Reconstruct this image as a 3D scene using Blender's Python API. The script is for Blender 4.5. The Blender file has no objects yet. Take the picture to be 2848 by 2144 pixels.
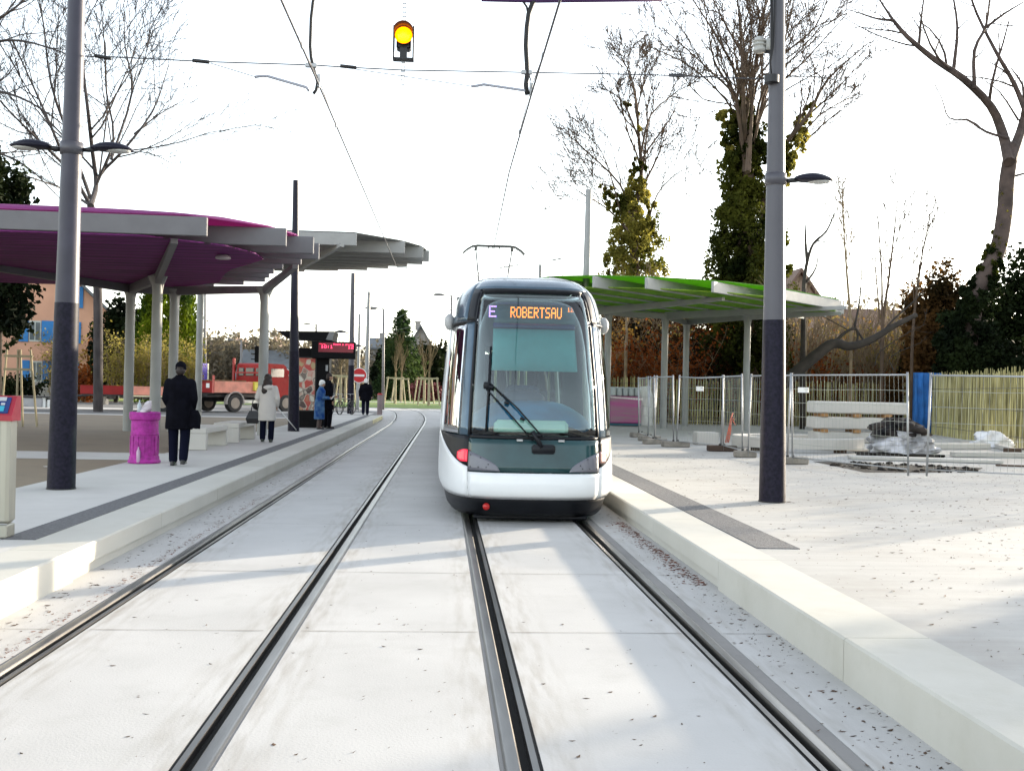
import bpy, math, random
import numpy as np
from mathutils import Matrix, Vector
R_ = math.radians
SC = bpy.context.scene
# ------------------------------------------------------------------ camera, sky, sun, exposure
FPX, CX, CY, CH, ROLL = 2950., 1424., 1072., 1.75, .022
yw = np.array([1229-CX, -(1076-CY), -FPX]); yw /= np.linalg.norm(yw)
zw = np.array([math.sin(ROLL), math.cos(ROLL), 0.]); zw -= yw*zw.dot(yw); zw /= np.linalg.norm(zw)
xw = np.cross(yw, zw)
CM = np.stack([xw, yw, zw]); CC = np.array([0, 0, CH])
cam = bpy.data.cameras.new('camera'); cam.sensor_width = 36; cam.lens = 36*FPX/2848; cam.clip_end = 3000; cam.clip_start = .1
camo = bpy.data.objects.new('camera', cam); SC.collection.objects.link(camo)
m4 = Matrix([list(CM[0])+[0], list(CM[1])+[0], list(CM[2])+[CH], [0, 0, 0, 1]])
camo.matrix_world = m4; SC.camera = camo
SUN_AZ, SUN_EL = 36., 10.        # azimuth from +X towards +Y
wd = bpy.data.worlds.new('World'); SC.world = wd; wd.use_nodes = True
sk = wd.node_tree.nodes.new('ShaderNodeTexSky'); sk.sky_type = 'NISHITA'; sk.sun_disc = False
sk.sun_elevation = R_(SUN_EL); sk.sun_rotation = R_(90-SUN_AZ); sk.air_density = 1.0; sk.dust_density = .7; sk.ozone_density = 1.
hs = wd.node_tree.nodes.new('ShaderNodeHueSaturation'); hs.inputs['Saturation'].default_value = .42     # thin white haze over a clear sky
wd.node_tree.links.new(sk.outputs[0], hs.inputs['Color']); wd.node_tree.links.new(hs.outputs[0], wd.node_tree.nodes['Background'].inputs[0])
wd.node_tree.nodes['Background'].inputs[1].default_value = .15
sl = bpy.data.lights.new('sun', 'SUN'); sl.energy = 2.5; sl.angle = R_(.9); sl.color = (1, .86, .66)
so = bpy.data.objects.new('sun', sl); SC.collection.objects.link(so)
sd = Vector((math.cos(R_(SUN_AZ))*math.cos(R_(SUN_EL)), math.sin(R_(SUN_AZ))*math.cos(R_(SUN_EL)), math.sin(R_(SUN_EL))))
so.rotation_euler = sd.to_track_quat('Z', 'Y').to_euler(); so.location = (30, 30, 30)
SC.view_settings.view_transform = 'Standard'; SC.view_settings.look = 'None'; SC.view_settings.gamma = 1
SC.view_settings.exposure = 2.2
SC.render.engine = 'CYCLES'
# ------------------------------------------------------------------ helpers
K = 2848/2212
def _ray(dx, dy): return CM @ np.array([dx*K-CX, -(dy*K-CY), -FPX])
def G(dx, dy, z=.27):                      # point of the ground plane z seen at that place of the photo
    d = _ray(dx, dy); return CC+d*((z-CH)/d[2])
def W(dx, dy, Y):                          # point at depth Y
    d = _ray(dx, dy); return CC+d*(Y/d[1])
def rng(s): return random.Random(s)
MATS = {}
def mat(name, col, rough=.7, metal=0., var=.12, scale=3., bump=0., bscale=None, col2=None, stretch=None, emit=0, spec=.5, world=False, detail=6.):
    if name in MATS: return MATS[name]
    m = bpy.data.materials.new(name); m.use_nodes = True; nt = m.node_tree; b = nt.nodes['Principled BSDF']
    b.inputs['Roughness'].default_value = rough; b.inputs['Metallic'].default_value = metal
    b.inputs['Specular IOR Level'].default_value = spec
    L = nt.links.new
    tc = nt.nodes.new('ShaderNodeNewGeometry' if world else 'ShaderNodeTexCoord')
    mp = nt.nodes.new('ShaderNodeMapping'); L(tc.outputs['Position' if world else 'Object'], mp.inputs[0])
    if stretch: mp.inputs['Scale'].default_value = stretch
    n = nt.nodes.new('ShaderNodeTexNoise'); n.inputs['Scale'].default_value = scale; n.inputs['Detail'].default_value = detail
    L(mp.outputs[0], n.inputs[0])
    cr = nt.nodes.new('ShaderNodeValToRGB'); L(n.outputs[0], cr.inputs[0])
    c2 = col2 or tuple(min(1, c*(1+var)) for c in col); c1 = col if col2 else tuple(c*(1-var) for c in col)
    cr.color_ramp.elements[0].position = .35; cr.color_ramp.elements[1].position = .65
    cr.color_ramp.elements[0].color = (*c1, 1); cr.color_ramp.elements[1].color = (*c2, 1)
    L(cr.outputs[0], b.inputs['Base Color'])
    if bump:
        n2 = nt.nodes.new('ShaderNodeTexNoise'); n2.inputs['Scale'].default_value = bscale or scale*8; n2.inputs['Detail'].default_value = 4
        L(mp.outputs[0], n2.inputs[0]); bp = nt.nodes.new('ShaderNodeBump'); bp.inputs['Strength'].default_value = bump; bp.inputs['Distance'].default_value = .02
        L(n2.outputs[0], bp.inputs['Height']); L(bp.outputs[0], b.inputs['Normal'])
    if emit:
        b.inputs['Emission Color'].default_value = (*col, 1); b.inputs['Emission Strength'].default_value = emit
    MATS[name] = m; return m
def glassmat(name, tint, refl=.08):
    m = bpy.data.materials.new(name); m.use_nodes = True; nt = m.node_tree; nt.nodes.remove(nt.nodes['Principled BSDF'])
    o = nt.nodes['Material Output']; t = nt.nodes.new('ShaderNodeBsdfTransparent'); t.inputs[0].default_value = (*tint, 1)
    g = nt.nodes.new('ShaderNodeBsdfGlossy'); g.inputs['Roughness'].default_value = .02
    fr = nt.nodes.new('ShaderNodeFresnel'); fr.inputs[0].default_value = 1.5
    ad = nt.nodes.new('ShaderNodeMath'); ad.operation = 'ADD'; ad.inputs[1].default_value = refl; ad.use_clamp = True
    mx = nt.nodes.new('ShaderNodeMixShader'); nt.links.new(fr.outputs[0], ad.inputs[0]); nt.links.new(ad.outputs[0], mx.inputs[0])
    nt.links.new(t.outputs[0], mx.inputs[1]); nt.links.new(g.outputs[0], mx.inputs[2]); nt.links.new(mx.outputs[0], o.inputs[0]); MATS[name] = m; return m

def tag(o, label=None, cat=None, group=None, kind=None):
    if label: o['label'] = label
    if cat: o['category'] = cat
    if group: o['group'] = group
    if kind: o['kind'] = kind
    return o
def thing(name, label, cat, loc=(0, 0, 0), group=None):
    o = bpy.data.objects.new(name, None); o.empty_display_size = .2; SC.collection.objects.link(o)
    o.location = [float(v) for v in loc]; o['_l'] = list(o.location)[:]
    return tag(o, label, cat, group)
def at(loc=(0, 0, 0), yaw=0.): return Matrix.Translation(Vector([float(v) for v in loc])) @ Matrix.Rotation(yaw, 4, 'Z')
def copy_thing(root, loc, rz=0, label=None, sc=None):
    r = root.copy(); SC.collection.objects.link(r); r.location = [float(v) for v in loc]; r.rotation_euler = (0, 0, rz)
    if sc: r.scale = sc if isinstance(sc, tuple) else (sc,)*3
    if label: r['label'] = label
    for ch in list(root.children):
        c = ch.copy(); SC.collection.objects.link(c); c.parent = r; c.matrix_parent_inverse = ch.matrix_parent_inverse.copy()
        for g in list(ch.children):
            d = g.copy(); SC.collection.objects.link(d); d.parent = c; d.matrix_parent_inverse = g.matrix_parent_inverse.copy()
    return r
class MB:
    def __init__(s, M=None): s.V = []; s.F = []; s.M = M
    def add(s, vs, fs):
        n = len(s.V)
        if s.M is not None: vs = [tuple(s.M @ Vector([float(c) for c in v])) for v in vs]
        s.V.extend([tuple(float(c) for c in v) for v in vs]); s.F.extend([tuple(i+n for i in f) for f in fs]); return s
    def box(s, c, d, bev=0., rz=0., ry=0., rx=0.):
        x, y, z = d[0]/2, d[1]/2, d[2]/2
        if bev > 0:
            b = min(bev, .49*min(d)); vs = []
            for zz, i in ((-z, b), (-z+b, 0), (z-b, 0), (z, b)):
                X, Y = x-i, y-i
                bb = b if i == 0 else b*.6
                vs += [(-X+bb, -Y, zz), (X-bb, -Y, zz), (X, -Y+bb, zz), (X, Y-bb, zz), (X-bb, Y, zz), (-X+bb, Y, zz), (-X, Y-bb, zz), (-X, -Y+bb, zz)]
            fs = [tuple(range(7, -1, -1)), tuple(range(24, 32))]
            for k in range(3):
                for j in range(8): fs.append((k*8+j, k*8+(j+1) % 8, k*8+8+(j+1) % 8, k*8+8+j))
        else:
            vs = [(-x, -y, -z), (x, -y, -z), (x, y, -z), (-x, y, -z), (-x, -y, z), (x, -y, z), (x, y, z), (-x, y, z)]
            fs = [(3, 2, 1, 0), (4, 5, 6, 7), (0, 1, 5, 4), (1, 2, 6, 5), (2, 3, 7, 6), (3, 0, 4, 7)]
        M = Matrix.Translation(Vector([float(v) for v in c])) @ Matrix.Rotation(rz, 4, 'Z') @ Matrix.Rotation(ry, 4, 'Y') @ Matrix.Rotation(rx, 4, 'X')
        return s.add([tuple(M @ Vector(v)) for v in vs], fs)
    def tube(s, pts, rad, n=8, caps=True):
        P = [Vector([float(c) for c in p]) for p in pts]
        if not isinstance(rad, (list, tuple)): rad = [rad]*len(P)
        vs = []; fs = []; ref = None
        for i, p in enumerate(P):
            d = (P[min(i+1, len(P)-1)]-P[max(i-1, 0)]).normalized()
            if ref is None: ref = Vector((1, 0, 0)) if abs(d.x) < .9 else Vector((0, 1, 0))
            u = ref-d*ref.dot(d)
            if u.length < 1e-4: u = d.orthogonal()
            u.normalize(); ref = u; v = d.cross(u)
            for k in range(n):
                a = 2*math.pi*k/n; vs.append(tuple(p+(u*math.cos(a)+v*math.sin(a))*rad[i]))
        for i in range(len(P)-1):
            for k in range(n): fs.append((i*n+k, i*n+(k+1) % n, (i+1)*n+(k+1) % n, (i+1)*n+k))
        if caps and n > 3: fs.append(tuple(range(n-1, -1, -1))); fs.append(tuple(range((len(P)-1)*n, len(P)*n)))
        return s.add(vs, fs)
    def lathe(s, c, prof, n=20, sx=1., sy=1.):
        vs = []; fs = []
        for r, z in prof:
            for k in range(n):
                a = 2*math.pi*k/n; vs.append((c[0]+r*sx*math.cos(a), c[1]+r*sy*math.sin(a), c[2]+z))
        m = len(prof)
        for i in range(m-1):
            for k in range(n): fs.append((i*n+k, i*n+(k+1) % n, (i+1)*n+(k+1) % n, (i+1)*n+k))
        fs.append(tuple(range(n-1, -1, -1))); fs.append(tuple(range((m-1)*n, m*n)))
        return s.add(vs, fs)
    def ell(s, c, r, n=12):
        prof = [(math.sin(math.pi*(i+.01)/(n//2+.02)), -math.cos(math.pi*(i+.01)/(n//2+.02))) for i in range(n//2+1)]
        vs = []; fs = []
        for pr, pz in prof:
            for k in range(n):
                a = 2*math.pi*k/n; vs.append((c[0]+r[0]*pr*math.cos(a), c[1]+r[1]*pr*math.sin(a), c[2]+r[2]*pz))
        m = len(prof)
        for i in range(m-1):
            for k in range(n): fs.append((i*n+k, i*n+(k+1) % n, (i+1)*n+(k+1) % n, (i+1)*n+k))
        fs.append(tuple(range(n-1, -1, -1))); fs.append(tuple(range((m-1)*n, m*n)))
        return s.add(vs, fs)
    def loft(s, rings, closed=True, caps=True):
        n = len(rings[0]); vs = [p for r in rings for p in r]; fs = []
        for i in range(len(rings)-1):
            for k in range(n if closed else n-1): fs.append((i*n+k, i*n+(k+1) % n, (i+1)*n+(k+1) % n, (i+1)*n+k))
        if caps and closed: fs.append(tuple(range(n-1, -1, -1))); fs.append(tuple(range((len(rings)-1)*n, len(rings)*n)))
        return s.add(vs, fs)
    def prism(s, poly, axis, a, b):          # poly 2-D extruded along axis from a to b
        def f(p, t): return {'x': (t, p[0], p[1]), 'y': (p[0], t, p[1]), 'z': (p[0], p[1], t)}[axis]
        n = len(poly); vs = [f(p, a) for p in poly]+[f(p, b) for p in poly]
        fs = [tuple(range(n-1, -1, -1)), tuple(range(n, 2*n))]+[(k, (k+1) % n, n+(k+1) % n, n+k) for k in range(n)]
        return s.add(vs, fs)
    def build(s, name, m, parent=None, smooth=False, label=None, cat=None, group=None, kind=None):
        me = bpy.data.meshes.new(name); V = s.V
        org = Vector((0, 0, 0))
        if parent is None and V and kind != 'structure':
            A = np.array(V); mn = A.min(0); mx = A.max(0); org = Vector(((mn[0]+mx[0])/2, (mn[1]+mx[1])/2, mn[2]))
            V = [tuple(v) for v in (A-np.array(org))]
        me.from_pydata(V, [], s.F)
        me.materials.append(m)
        if smooth: me.polygons.foreach_set('use_smooth', [True]*len(me.polygons))
        me.update()
        o = bpy.data.objects.new(name, me); SC.collection.objects.link(o)
        if parent is not None:
            o.parent = parent
            if parent.type == 'EMPTY': o.matrix_parent_inverse = Matrix.Translation(-Vector(parent['_l']))
            elif parent.parent is None: o.matrix_parent_inverse = Matrix.Translation(-parent.location)
        else: o.location = org
        return tag(o, label, cat, group, kind)
def shade_auto(o, ang=40):
    me = o.data; me.polygons.foreach_set('use_smooth', [True]*len(me.polygons))
    try: me.set_sharp_from_angle(angle=R_(ang))
    except Exception: pass
    return o
# ------------------------------------------------------------------ materials
def concrete_mat(name, base, dark, stretch=(1, 1, 1), joints=None, grain=.5):
    m = mat(name, base, .85, var=.05, scale=.9, stretch=stretch, world=True, bump=.08, bscale=60)
    nt = m.node_tree; L = nt.links.new; b = nt.nodes['Principled BSDF']; geo = nt.nodes.new('ShaderNodeNewGeometry')
    src = b.inputs['Base Color'].links[0].from_socket
    def layer(src, scale, lo, hi, fac, col, st=(1, 1, 1), det=8):
        mp = nt.nodes.new('ShaderNodeMapping'); mp.inputs['Scale'].default_value = st; L(geo.outputs['Position'], mp.inputs[0])
        n = nt.nodes.new('ShaderNodeTexNoise'); n.inputs['Scale'].default_value = scale; n.inputs['Detail'].default_value = det; n.inputs['Roughness'].default_value = .65
        L(mp.outputs[0], n.inputs[0]); r = nt.nodes.new('ShaderNodeMapRange'); r.inputs[1].default_value = lo; r.inputs[2].default_value = hi
        r.inputs[4].default_value = fac; L(n.outputs[0], r.inputs[0]); mx = nt.nodes.new('ShaderNodeMix'); mx.data_type = 'RGBA'
        L(r.outputs[0], mx.inputs[0]); L(src, mx.inputs[6]); mx.inputs[7].default_value = (*col, 1); return mx.outputs[2]
    src = layer(src, .5, .5, .75, .55, dark)
    src = layer(src, 2.2, .55, .8, .5, dark, stretch)
    src = layer(src, 45, .62, .8, grain, tuple(c*.5 for c in dark))
    L(src, b.inputs['Base Color']); return m
M_BED = concrete_mat('track_concrete', (.455, .445, .43), (.35, .34, .32))
def rail_dirt(m):        # brown brake dust beside the four rails
    nt = m.node_tree; L = nt.links.new; b = nt.nodes['Principled BSDF']; geo = nt.nodes.new('ShaderNodeNewGeometry'); sp = nt.nodes.new('ShaderNodeSeparateXYZ'); L(geo.outputs['Position'], sp.inputs[0])
    tot = None
    for x0 in (-2.50, -1.07, .43, 1.90):
        a = nt.nodes.new('ShaderNodeMath'); a.operation = 'SUBTRACT'; L(sp.outputs[0], a.inputs[0]); a.inputs[1].default_value = x0
        c = nt.nodes.new('ShaderNodeMath'); c.operation = 'ABSOLUTE'; L(a.outputs[0], c.inputs[0]); r = nt.nodes.new('ShaderNodeMapRange'); r.inputs[1].default_value = .42; r.inputs[2].default_value = .10; L(c.outputs[0], r.inputs[0])
        if tot is None: tot = r.outputs[0]
        else: k = nt.nodes.new('ShaderNodeMath'); k.operation = 'ADD'; L(tot, k.inputs[0]); L(r.outputs[0], k.inputs[1]); tot = k.outputs[0]
    mp = nt.nodes.new('ShaderNodeMapping'); mp.inputs['Scale'].default_value = (9, 1.1, 1); L(geo.outputs['Position'], mp.inputs[0]); n = nt.nodes.new('ShaderNodeTexNoise'); n.inputs['Scale'].default_value = 1.6; n.inputs['Detail'].default_value = 7; L(mp.outputs[0], n.inputs[0])
    r = nt.nodes.new('ShaderNodeMapRange'); r.inputs[1].default_value = .42; r.inputs[2].default_value = .75; r.inputs[4].default_value = .6; L(n.outputs[0], r.inputs[0]); k = nt.nodes.new('ShaderNodeMath'); k.operation = 'MULTIPLY'; k.use_clamp = True; L(tot, k.inputs[0]); L(r.outputs[0], k.inputs[1])
    src = b.inputs['Base Color'].links[0].from_socket; mx = nt.nodes.new('ShaderNodeMix'); mx.data_type = 'RGBA'; L(k.outputs[0], mx.inputs[0]); L(src, mx.inputs[6]); mx.inputs[7].default_value = (.20, .165, .12, 1); L(mx.outputs[2], b.inputs['Base Color'])
rail_dirt(M_BED)
def bands(m, d, per, wid=.08, dark=.25):    # board joints every per metres along direction d
    nt = m.node_tree; L = nt.links.new; b = nt.nodes['Principled BSDF']; geo = nt.nodes.new('ShaderNodeNewGeometry'); v = nt.nodes.new('ShaderNodeVectorMath'); v.operation = 'DOT_PRODUCT'; v.inputs[1].default_value = (d[0]/per, d[1]/per, 0); L(geo.outputs['Position'], v.inputs[0])
    f = nt.nodes.new('ShaderNodeMath'); f.operation = 'FRACT'; L(v.outputs['Value'], f.inputs[0]); c = nt.nodes.new('ShaderNodeMath'); c.operation = 'LESS_THAN'; c.inputs[1].default_value = wid; L(f.outputs[0], c.inputs[0])
    src = b.inputs['Base Color'].links[0].from_socket; mx = nt.nodes.new('ShaderNodeMix'); mx.data_type = 'RGBA'; mx.blend_type = 'MULTIPLY'; L(c.outputs[0], mx.inputs[0]); L(src, mx.inputs[6]); mx.inputs[7].default_value = (dark, dark, dark, 1); L(mx.outputs[2], b.inputs['Base Color'])
M_PLAZA = concrete_mat('plaza_paving', (.385, .375, .355), (.24, .215, .185), (.35, 7, 1), grain=1.)
M_PAVE = concrete_mat('platform_paving', (.48, .465, .44), (.38, .365, .34))
M_KERB = concrete_mat('kerb_stone', (.47, .455, .41), (.38, .36, .30), grain=.25)
M_SAND = concrete_mat('sandy_gravel', (.20, .155, .105), (.12, .095, .065), grain=.9)
M_ROAD = concrete_mat('asphalt', (.15, .145, .14), (.10, .095, .09))
M_JOINT = mat('joint_filler', (.20, .19, .17), .95, world=True)
M_FILL = concrete_mat('rail_filler', (.22, .21, .20), (.11, .105, .10), grain=.9)
M_STEEL = mat('rail_steel', (.17, .165, .16), .36, 1., var=.2, scale=6, stretch=(1, .2, 1), world=True)
M_GROOVE = mat('groove_dirt', (.012, .011, .010), .95)
M_POLE = mat('pole_grey_paint', (.070, .068, .082), .45, .0, var=.05, scale=2, bump=.03, bscale=30)
M_POLED = mat('pole_dark_paint', (.010, .010, .022), .45, .0, var=.08, scale=2, bump=.03, bscale=30, spec=.22)
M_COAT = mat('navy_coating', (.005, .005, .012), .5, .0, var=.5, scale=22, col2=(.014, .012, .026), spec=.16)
M_POLE2 = mat('pole_light_grey_paint', (.25, .255, .255), .45, .2, var=.05, scale=2)
M_COL = mat('column_paint', (.27, .275, .265), .5, .0, var=.06, scale=2)
M_DARK = mat('black_metal', (.012, .012, .014), .4, .2)
M_WIRE = mat('wire_metal', (.08, .08, .09), .5, .6)
M_RUBBER = mat('black_rubber', (.012, .012, .013), .7)
M_GALV = mat('galvanised_steel', (.36, .37, .38), .45, .6, var=.1, scale=8)
M_WHITE = mat('white_plastic', (.75, .75, .73), .5, var=.03)
M_RED = mat('red_paint', (.34, .010, .008), .5, var=.08)
# ------------------------------------------------------------------ setting : track way
def path_pt(X, s):                       # lateral offset X, station s along the track
    d = .006*(max(-10, min(s, 52))-5) if X < 0 else 0.
    if s <= 52: return (X+d, s)
    th = (s-52)/100.; c = (-100*(1-math.cos(th)), 52+100*math.sin(th)); Xo = X+d
    return (c[0]+Xo*math.cos(th), c[1]+Xo*math.sin(th))
def zb(s):
    t = max(0, min(1, (s-47)/16)); return .255*t*t*(3-2*t)
ST = [-6, 0, 4, 8, 12, 18, 25, 33, 41, 47]+[48+1.5*i for i in range(60)]
def strip(prof, closed=False, sts=ST, zoff=0.):  # cross section (X, z) swept along the track
    mb = MB(); rings = []
    for s in sts:
        r = []
        for X, z in prof:
            x, y = path_pt(X, s); r.append((x, y, zb(s)+z+zoff))
        rings.append(r)
    n = len(prof); vs = [p for r in rings for p in r]; fs = []
    for i in range(len(rings)-1):
        for k in range(n if closed else n-1): fs.append((i*n+k, i*n+(k+1) % n, (i+1)*n+(k+1) % n, (i+1)*n+k))
    mb.add(vs, fs); return mb
rails = [(-2.54, 1, 'left'), (-1.115, -1, 'left'), (.43, 1, 'right'), (1.86, -1, 'right')]  # groove centre, side of groove
# far ground: one sheet to the horizon with the track way left open
gb = MB()
xs = [-1500, -3.6, 2.85, 1500]; ys = [-300, -6, 130, 2500]
def gq(x0, x1, y0, y1, z, mb): mb.add([(x0, y0, z), (x1, y0, z), (x1, y1, z), (x0, y1, z)], [(0, 1, 2, 3)])
gq(-1500, 1500, -300, 2500, -.6, gb)
gb.build('ground', M_ROAD, kind='structure')
bb = MB()
edges = [-3.3, -2.74, -2.44, -1.24, -.97, .27, .54, 1.70, 2.03, 2.6]
# the bed is one sheet under everything, the slabs lie on it
sb = strip([(-3.6, -.075), (2.9, -.075)]); sb.build('track_bed', M_FILL, kind='structure')
slab = MB()
for a, b in ((-3.25, -2.667), (-2.463, -1.192), (-.993, .303), (.507, 1.783), (2.062, 2.58)):
    m_ = strip([(a, -.05), (a, 0), (b, 0), (b, -.05)]); slab.add(m_.V, m_.F)
slab.build('track_slabs', M_BED, kind='structure')
jb = MB()
for y in [2.6, 7.6, 10.0, 13.4, 16.8, 20.2, 23.6, 27, 30.4, 33.8, 37.2, 40.6, 44]:
    for a, b in ((-2.42, -1.22), (-.96, .295), (.515, 1.775), (-3.1, -2.70), (2.08, 2.46)):
        n = 8; r = rng(int(y*10)); vs = []
        for i in range(n+1):
            x = a+(b-a)*i/n; w = .0025+.0035*r.random(); vs += [(x, y-w, .004), (x, y+w, .004)]
        jb.add(vs, [(2*i, 2*i+2, 2*i+3, 2*i+1) for i in range(n)])
jb.build('slab_joints', M_JOINT, kind='structure')
names = ['outer rail of the left track beside the left kerb', 'inner rail of the left track between the two tracks', 'left rail of the track under the tram', 'right rail under the tram nearest the right kerb']
for (X, sd_, w_), lb in zip(rails, names):
    t = thing('grooved_rail', 'steel '+lb, 'rail', (X, 0, 0), 'grooved tram rails')
    s = sd_
    head = strip([(X-s*.145, -.06), (X-s*.10, .004), (X-s*.085, .008), (X-s*.035, .008), (X-s*.026, -.004), (X-s*.024, -.06)] if s > 0 else [(X+.024, -.06), (X+.026, -.004), (X+.035, .008), (X+.085, .008), (X+.10, .004), (X+.145, -.06)])
    ho = head.build('rail_head', M_STEEL, t); shade_auto(ho, 50)
    gm = strip([(X-.026, 0), (X+.026, 0)]); k_ = 0
    for s_ in ST:
        for q in (0, 1): x_, y_, z_ = gm.V[k_]; gm.V[k_] = (x_, y_, z_+(-.048 if s_ < 50 else .0062)); k_ += 1
    gm.build('groove', M_GROOVE, t)
    l0, l1 = (X+.026, X+.058) if s > 0 else (X-.058, X-.026)
    lo = strip([(l0, -.06), (l0, .003), (l1, .003), (l1, -.06)]).build('guard_lip', M_STEEL, t)
    f0, f1 = (X-.125, X-.088) if s > 0 else (X+.088, X+(.20 if X > 1 else .12))
    strip([(f0, -.02), (f0, -.003), (f1, -.003), (f1, -.02)]).build('filler_strip', M_FILL, t)
    g0, g1 = (X+.059, X+.075) if s > 0 else (X-.075, X-.059)
    strip([(g0, -.02), (g0, -.006), (g1, -.006), (g1, -.02)]).build('filler_strip', M_GROOVE, t)
# platforms
PS = [-6, 2, 9.4, 15, 20, 25, 30, 35, 40, 45, 50, 53]
def kerb(side):
    mb = MB()
    X0 = -3.17 if side < 0 else 2.49
    o = -1 if side < 0 else 1
    def P(X, s, z):
        x, y = path_pt(X, s); return (x, y, z)
    joints = [-6, -2.6, .4, 3.5, 6.35, 9.3]+[9.3+2.92*i for i in range(1, 16)]
    for i in range(len(joints)-1):
        a, b = joints[i]+.004, joints[i+1]-.004
        if side < 0 and i == 4: b = 9.386
        if side < 0 and i == 5: a = 9.394
        def ring(s, prof): return [P(X0+o*x, s, z) for x, z in prof]
        if b < 9.5: prof = [(0, -.07), (0, .255), (.015, .27), (.54, .27), (.54, -.07)]
        else: prof = [(0, .095), (0, .255), (.015, .27), (.54, .27), (.54, .095)]
        if o < 0: prof = prof[::-1]
        mb.loft([ring(a, prof), ring(b, prof)])
        if b >= 9.5:
            prof = [(.035, -.07), (.035, .09), (.5, .09), (.5, -.07)]
            if o < 0: prof = prof[::-1]
            mb.loft([ring(a-.004, prof), ring(b+.004, prof)])
    mb.build('kerb', M_KERB, kind='structure')
    st = MB(); w0, w1 = (.56, .98) if side > 0 else (.545, .86)
    mb2 = MB(); prof = [(X0+o*w0, .262), (X0+o*w0, .274), (X0+o*w1, .274), (X0+o*w1, .262)]
    if o < 0: prof = prof[::-1]
    S = [10.0, 15, 20, 25, 30, 35, 40, 45, 52]
    mb2.loft([[P(X, s, z) for X, z in prof] for s in S])
    mb2.build('tactile_strip', mat('tactile_paving', (.115, .115, .12), .8, var=.25, scale=22, bump=1., bscale=60, world=True, stretch=(1, 1, 1)), kind='structure')
kerb(-1); kerb(1)
mb = MB()                                  # left platform paving
sts = [-6, 5, 15, 25, 35, 45, 53]
mb.add([p for s in sts for p in ((path_pt(-5.75, s)[0], s, .266), (path_pt(-3.70, s)[0], s, .266))], [(2*i, 2*i+1, 2*i+3, 2*i+2) for i in range(len(sts)-1)])
mb.build('platform', M_PAVE, kind='structure')
mb = MB(); gq(-60, -5.4, -6, 47, .258, mb); mb.build('sandy_square', M_SAND, kind='structure')
mb = MB(); gq(3.0, 60, -6, 52, .266, mb); mb.build('plaza', M_PLAZA, kind='structure')
mb = MB(); gq(-400, -3.3, 47, 64, .2555, mb); gq(2.6, 400, 52, 64, .2555, mb); gq(-400, -5.0, 46.8, 47, .26, mb)
gq(-400, 400, 64, 300, .2565, mb)
# (the curve runs over the road sheet: rails and slabs stand a few mm proud of it)
mb2 = MB(); mb2.V = mb.V; mb2.F = mb.F; mb2.build('road', M_ROAD, kind='structure')
mb = MB()                                  # light paved band round the benches, edge strip of the square
for s0, s1, x0, x1 in ((20.2, 22.2, -9.5, -5.5), (45.8, 46.9, -30, -4.2)):
    gq(x0, x1, s0, s1, .263, mb)
mb.build('pavement', M_PAVE, kind='structure')
mb = MB(); gq(-60, -3.6, 54, 57.5, .262, mb); mb.build('pavement', M_PAVE, kind='structure')
mb = MB()                                  # paved surface of the curve
rs = [48+2*i for i in range(40)]
mb = strip([(-4.2, .004), (3.4, .004)], sts=[53+1.5*i for i in range(55)]); mb.build('track_curve', M_BED, kind='structure')
mb = MB()
for p, z in (([(-14, 72), (5, 71), (30, 73), (60, 80), (60, 112), (-40, 112), (-30, 78)], .275),):
    mb.add([(x, y, z) for x, y in p], [tuple(range(len(p)))])
mb.build('grass_verge', mat('mown_grass', (.10, .17, .02), .9, scale=1.2, col2=(.16, .22, .03), world=True, bump=.6, bscale=25), kind='structure')
mb = MB(); gq(-30, 40, 95, 97.5, .285, mb); mb.build('path', M_PAVE, kind='structure')
mb = MB(); gq(11, 400, 49.5, 300, .28, mb); gq(22, 400, 20, 49.5, .28, mb); mb.build('woodland_floor', mat('leaf_litter_soil', (.05, .032, .018), .95, scale=2, col2=(.11, .06, .03), world=True), kind='structure')
# excavation in the plaza
mb = MB()
hole = [(8.5, 23.4), (8.3, 21.6), (8.25, 20.05), (10.9, 20.9), (11.3, 22.3), (9.6, 23.3)]
def fan(mb, pts, z, h=0.): mb.add([(x, y, z) for x, y in pts], [tuple(range(len(pts)))])
fan(mb, [(8.3, 23.2), (8.25, 20.15), (9.5, 20.3), (11.0, 21.1), (11.6, 22.0), (10.2, 22.6), (9.3, 23.0)], .272)
mb.build('dug_earth', mat('dug_soil', (.006, .004, .003), .95, scale=5, col2=(.022, .015, .008), world=True, bump=1, bscale=14), kind='structure')
mb = MB(); r = rng(4)
for i in range(120):
    a = r.random()*6.28; x = 9.7+1.5*math.cos(a)*r.random()**.3; y = 21.7+1.3*math.sin(a)*r.random()**.3
    q = .02+.07*r.random()**3; mb.ell((x, y, .275), (q*1.3, q, q*.7), 6)
mb.build('soil_clods', MATS['dug_soil'], label='crumbled dark soil clods around the dug patch behind the mesh fence', cat='soil', kind='stuff')
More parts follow.
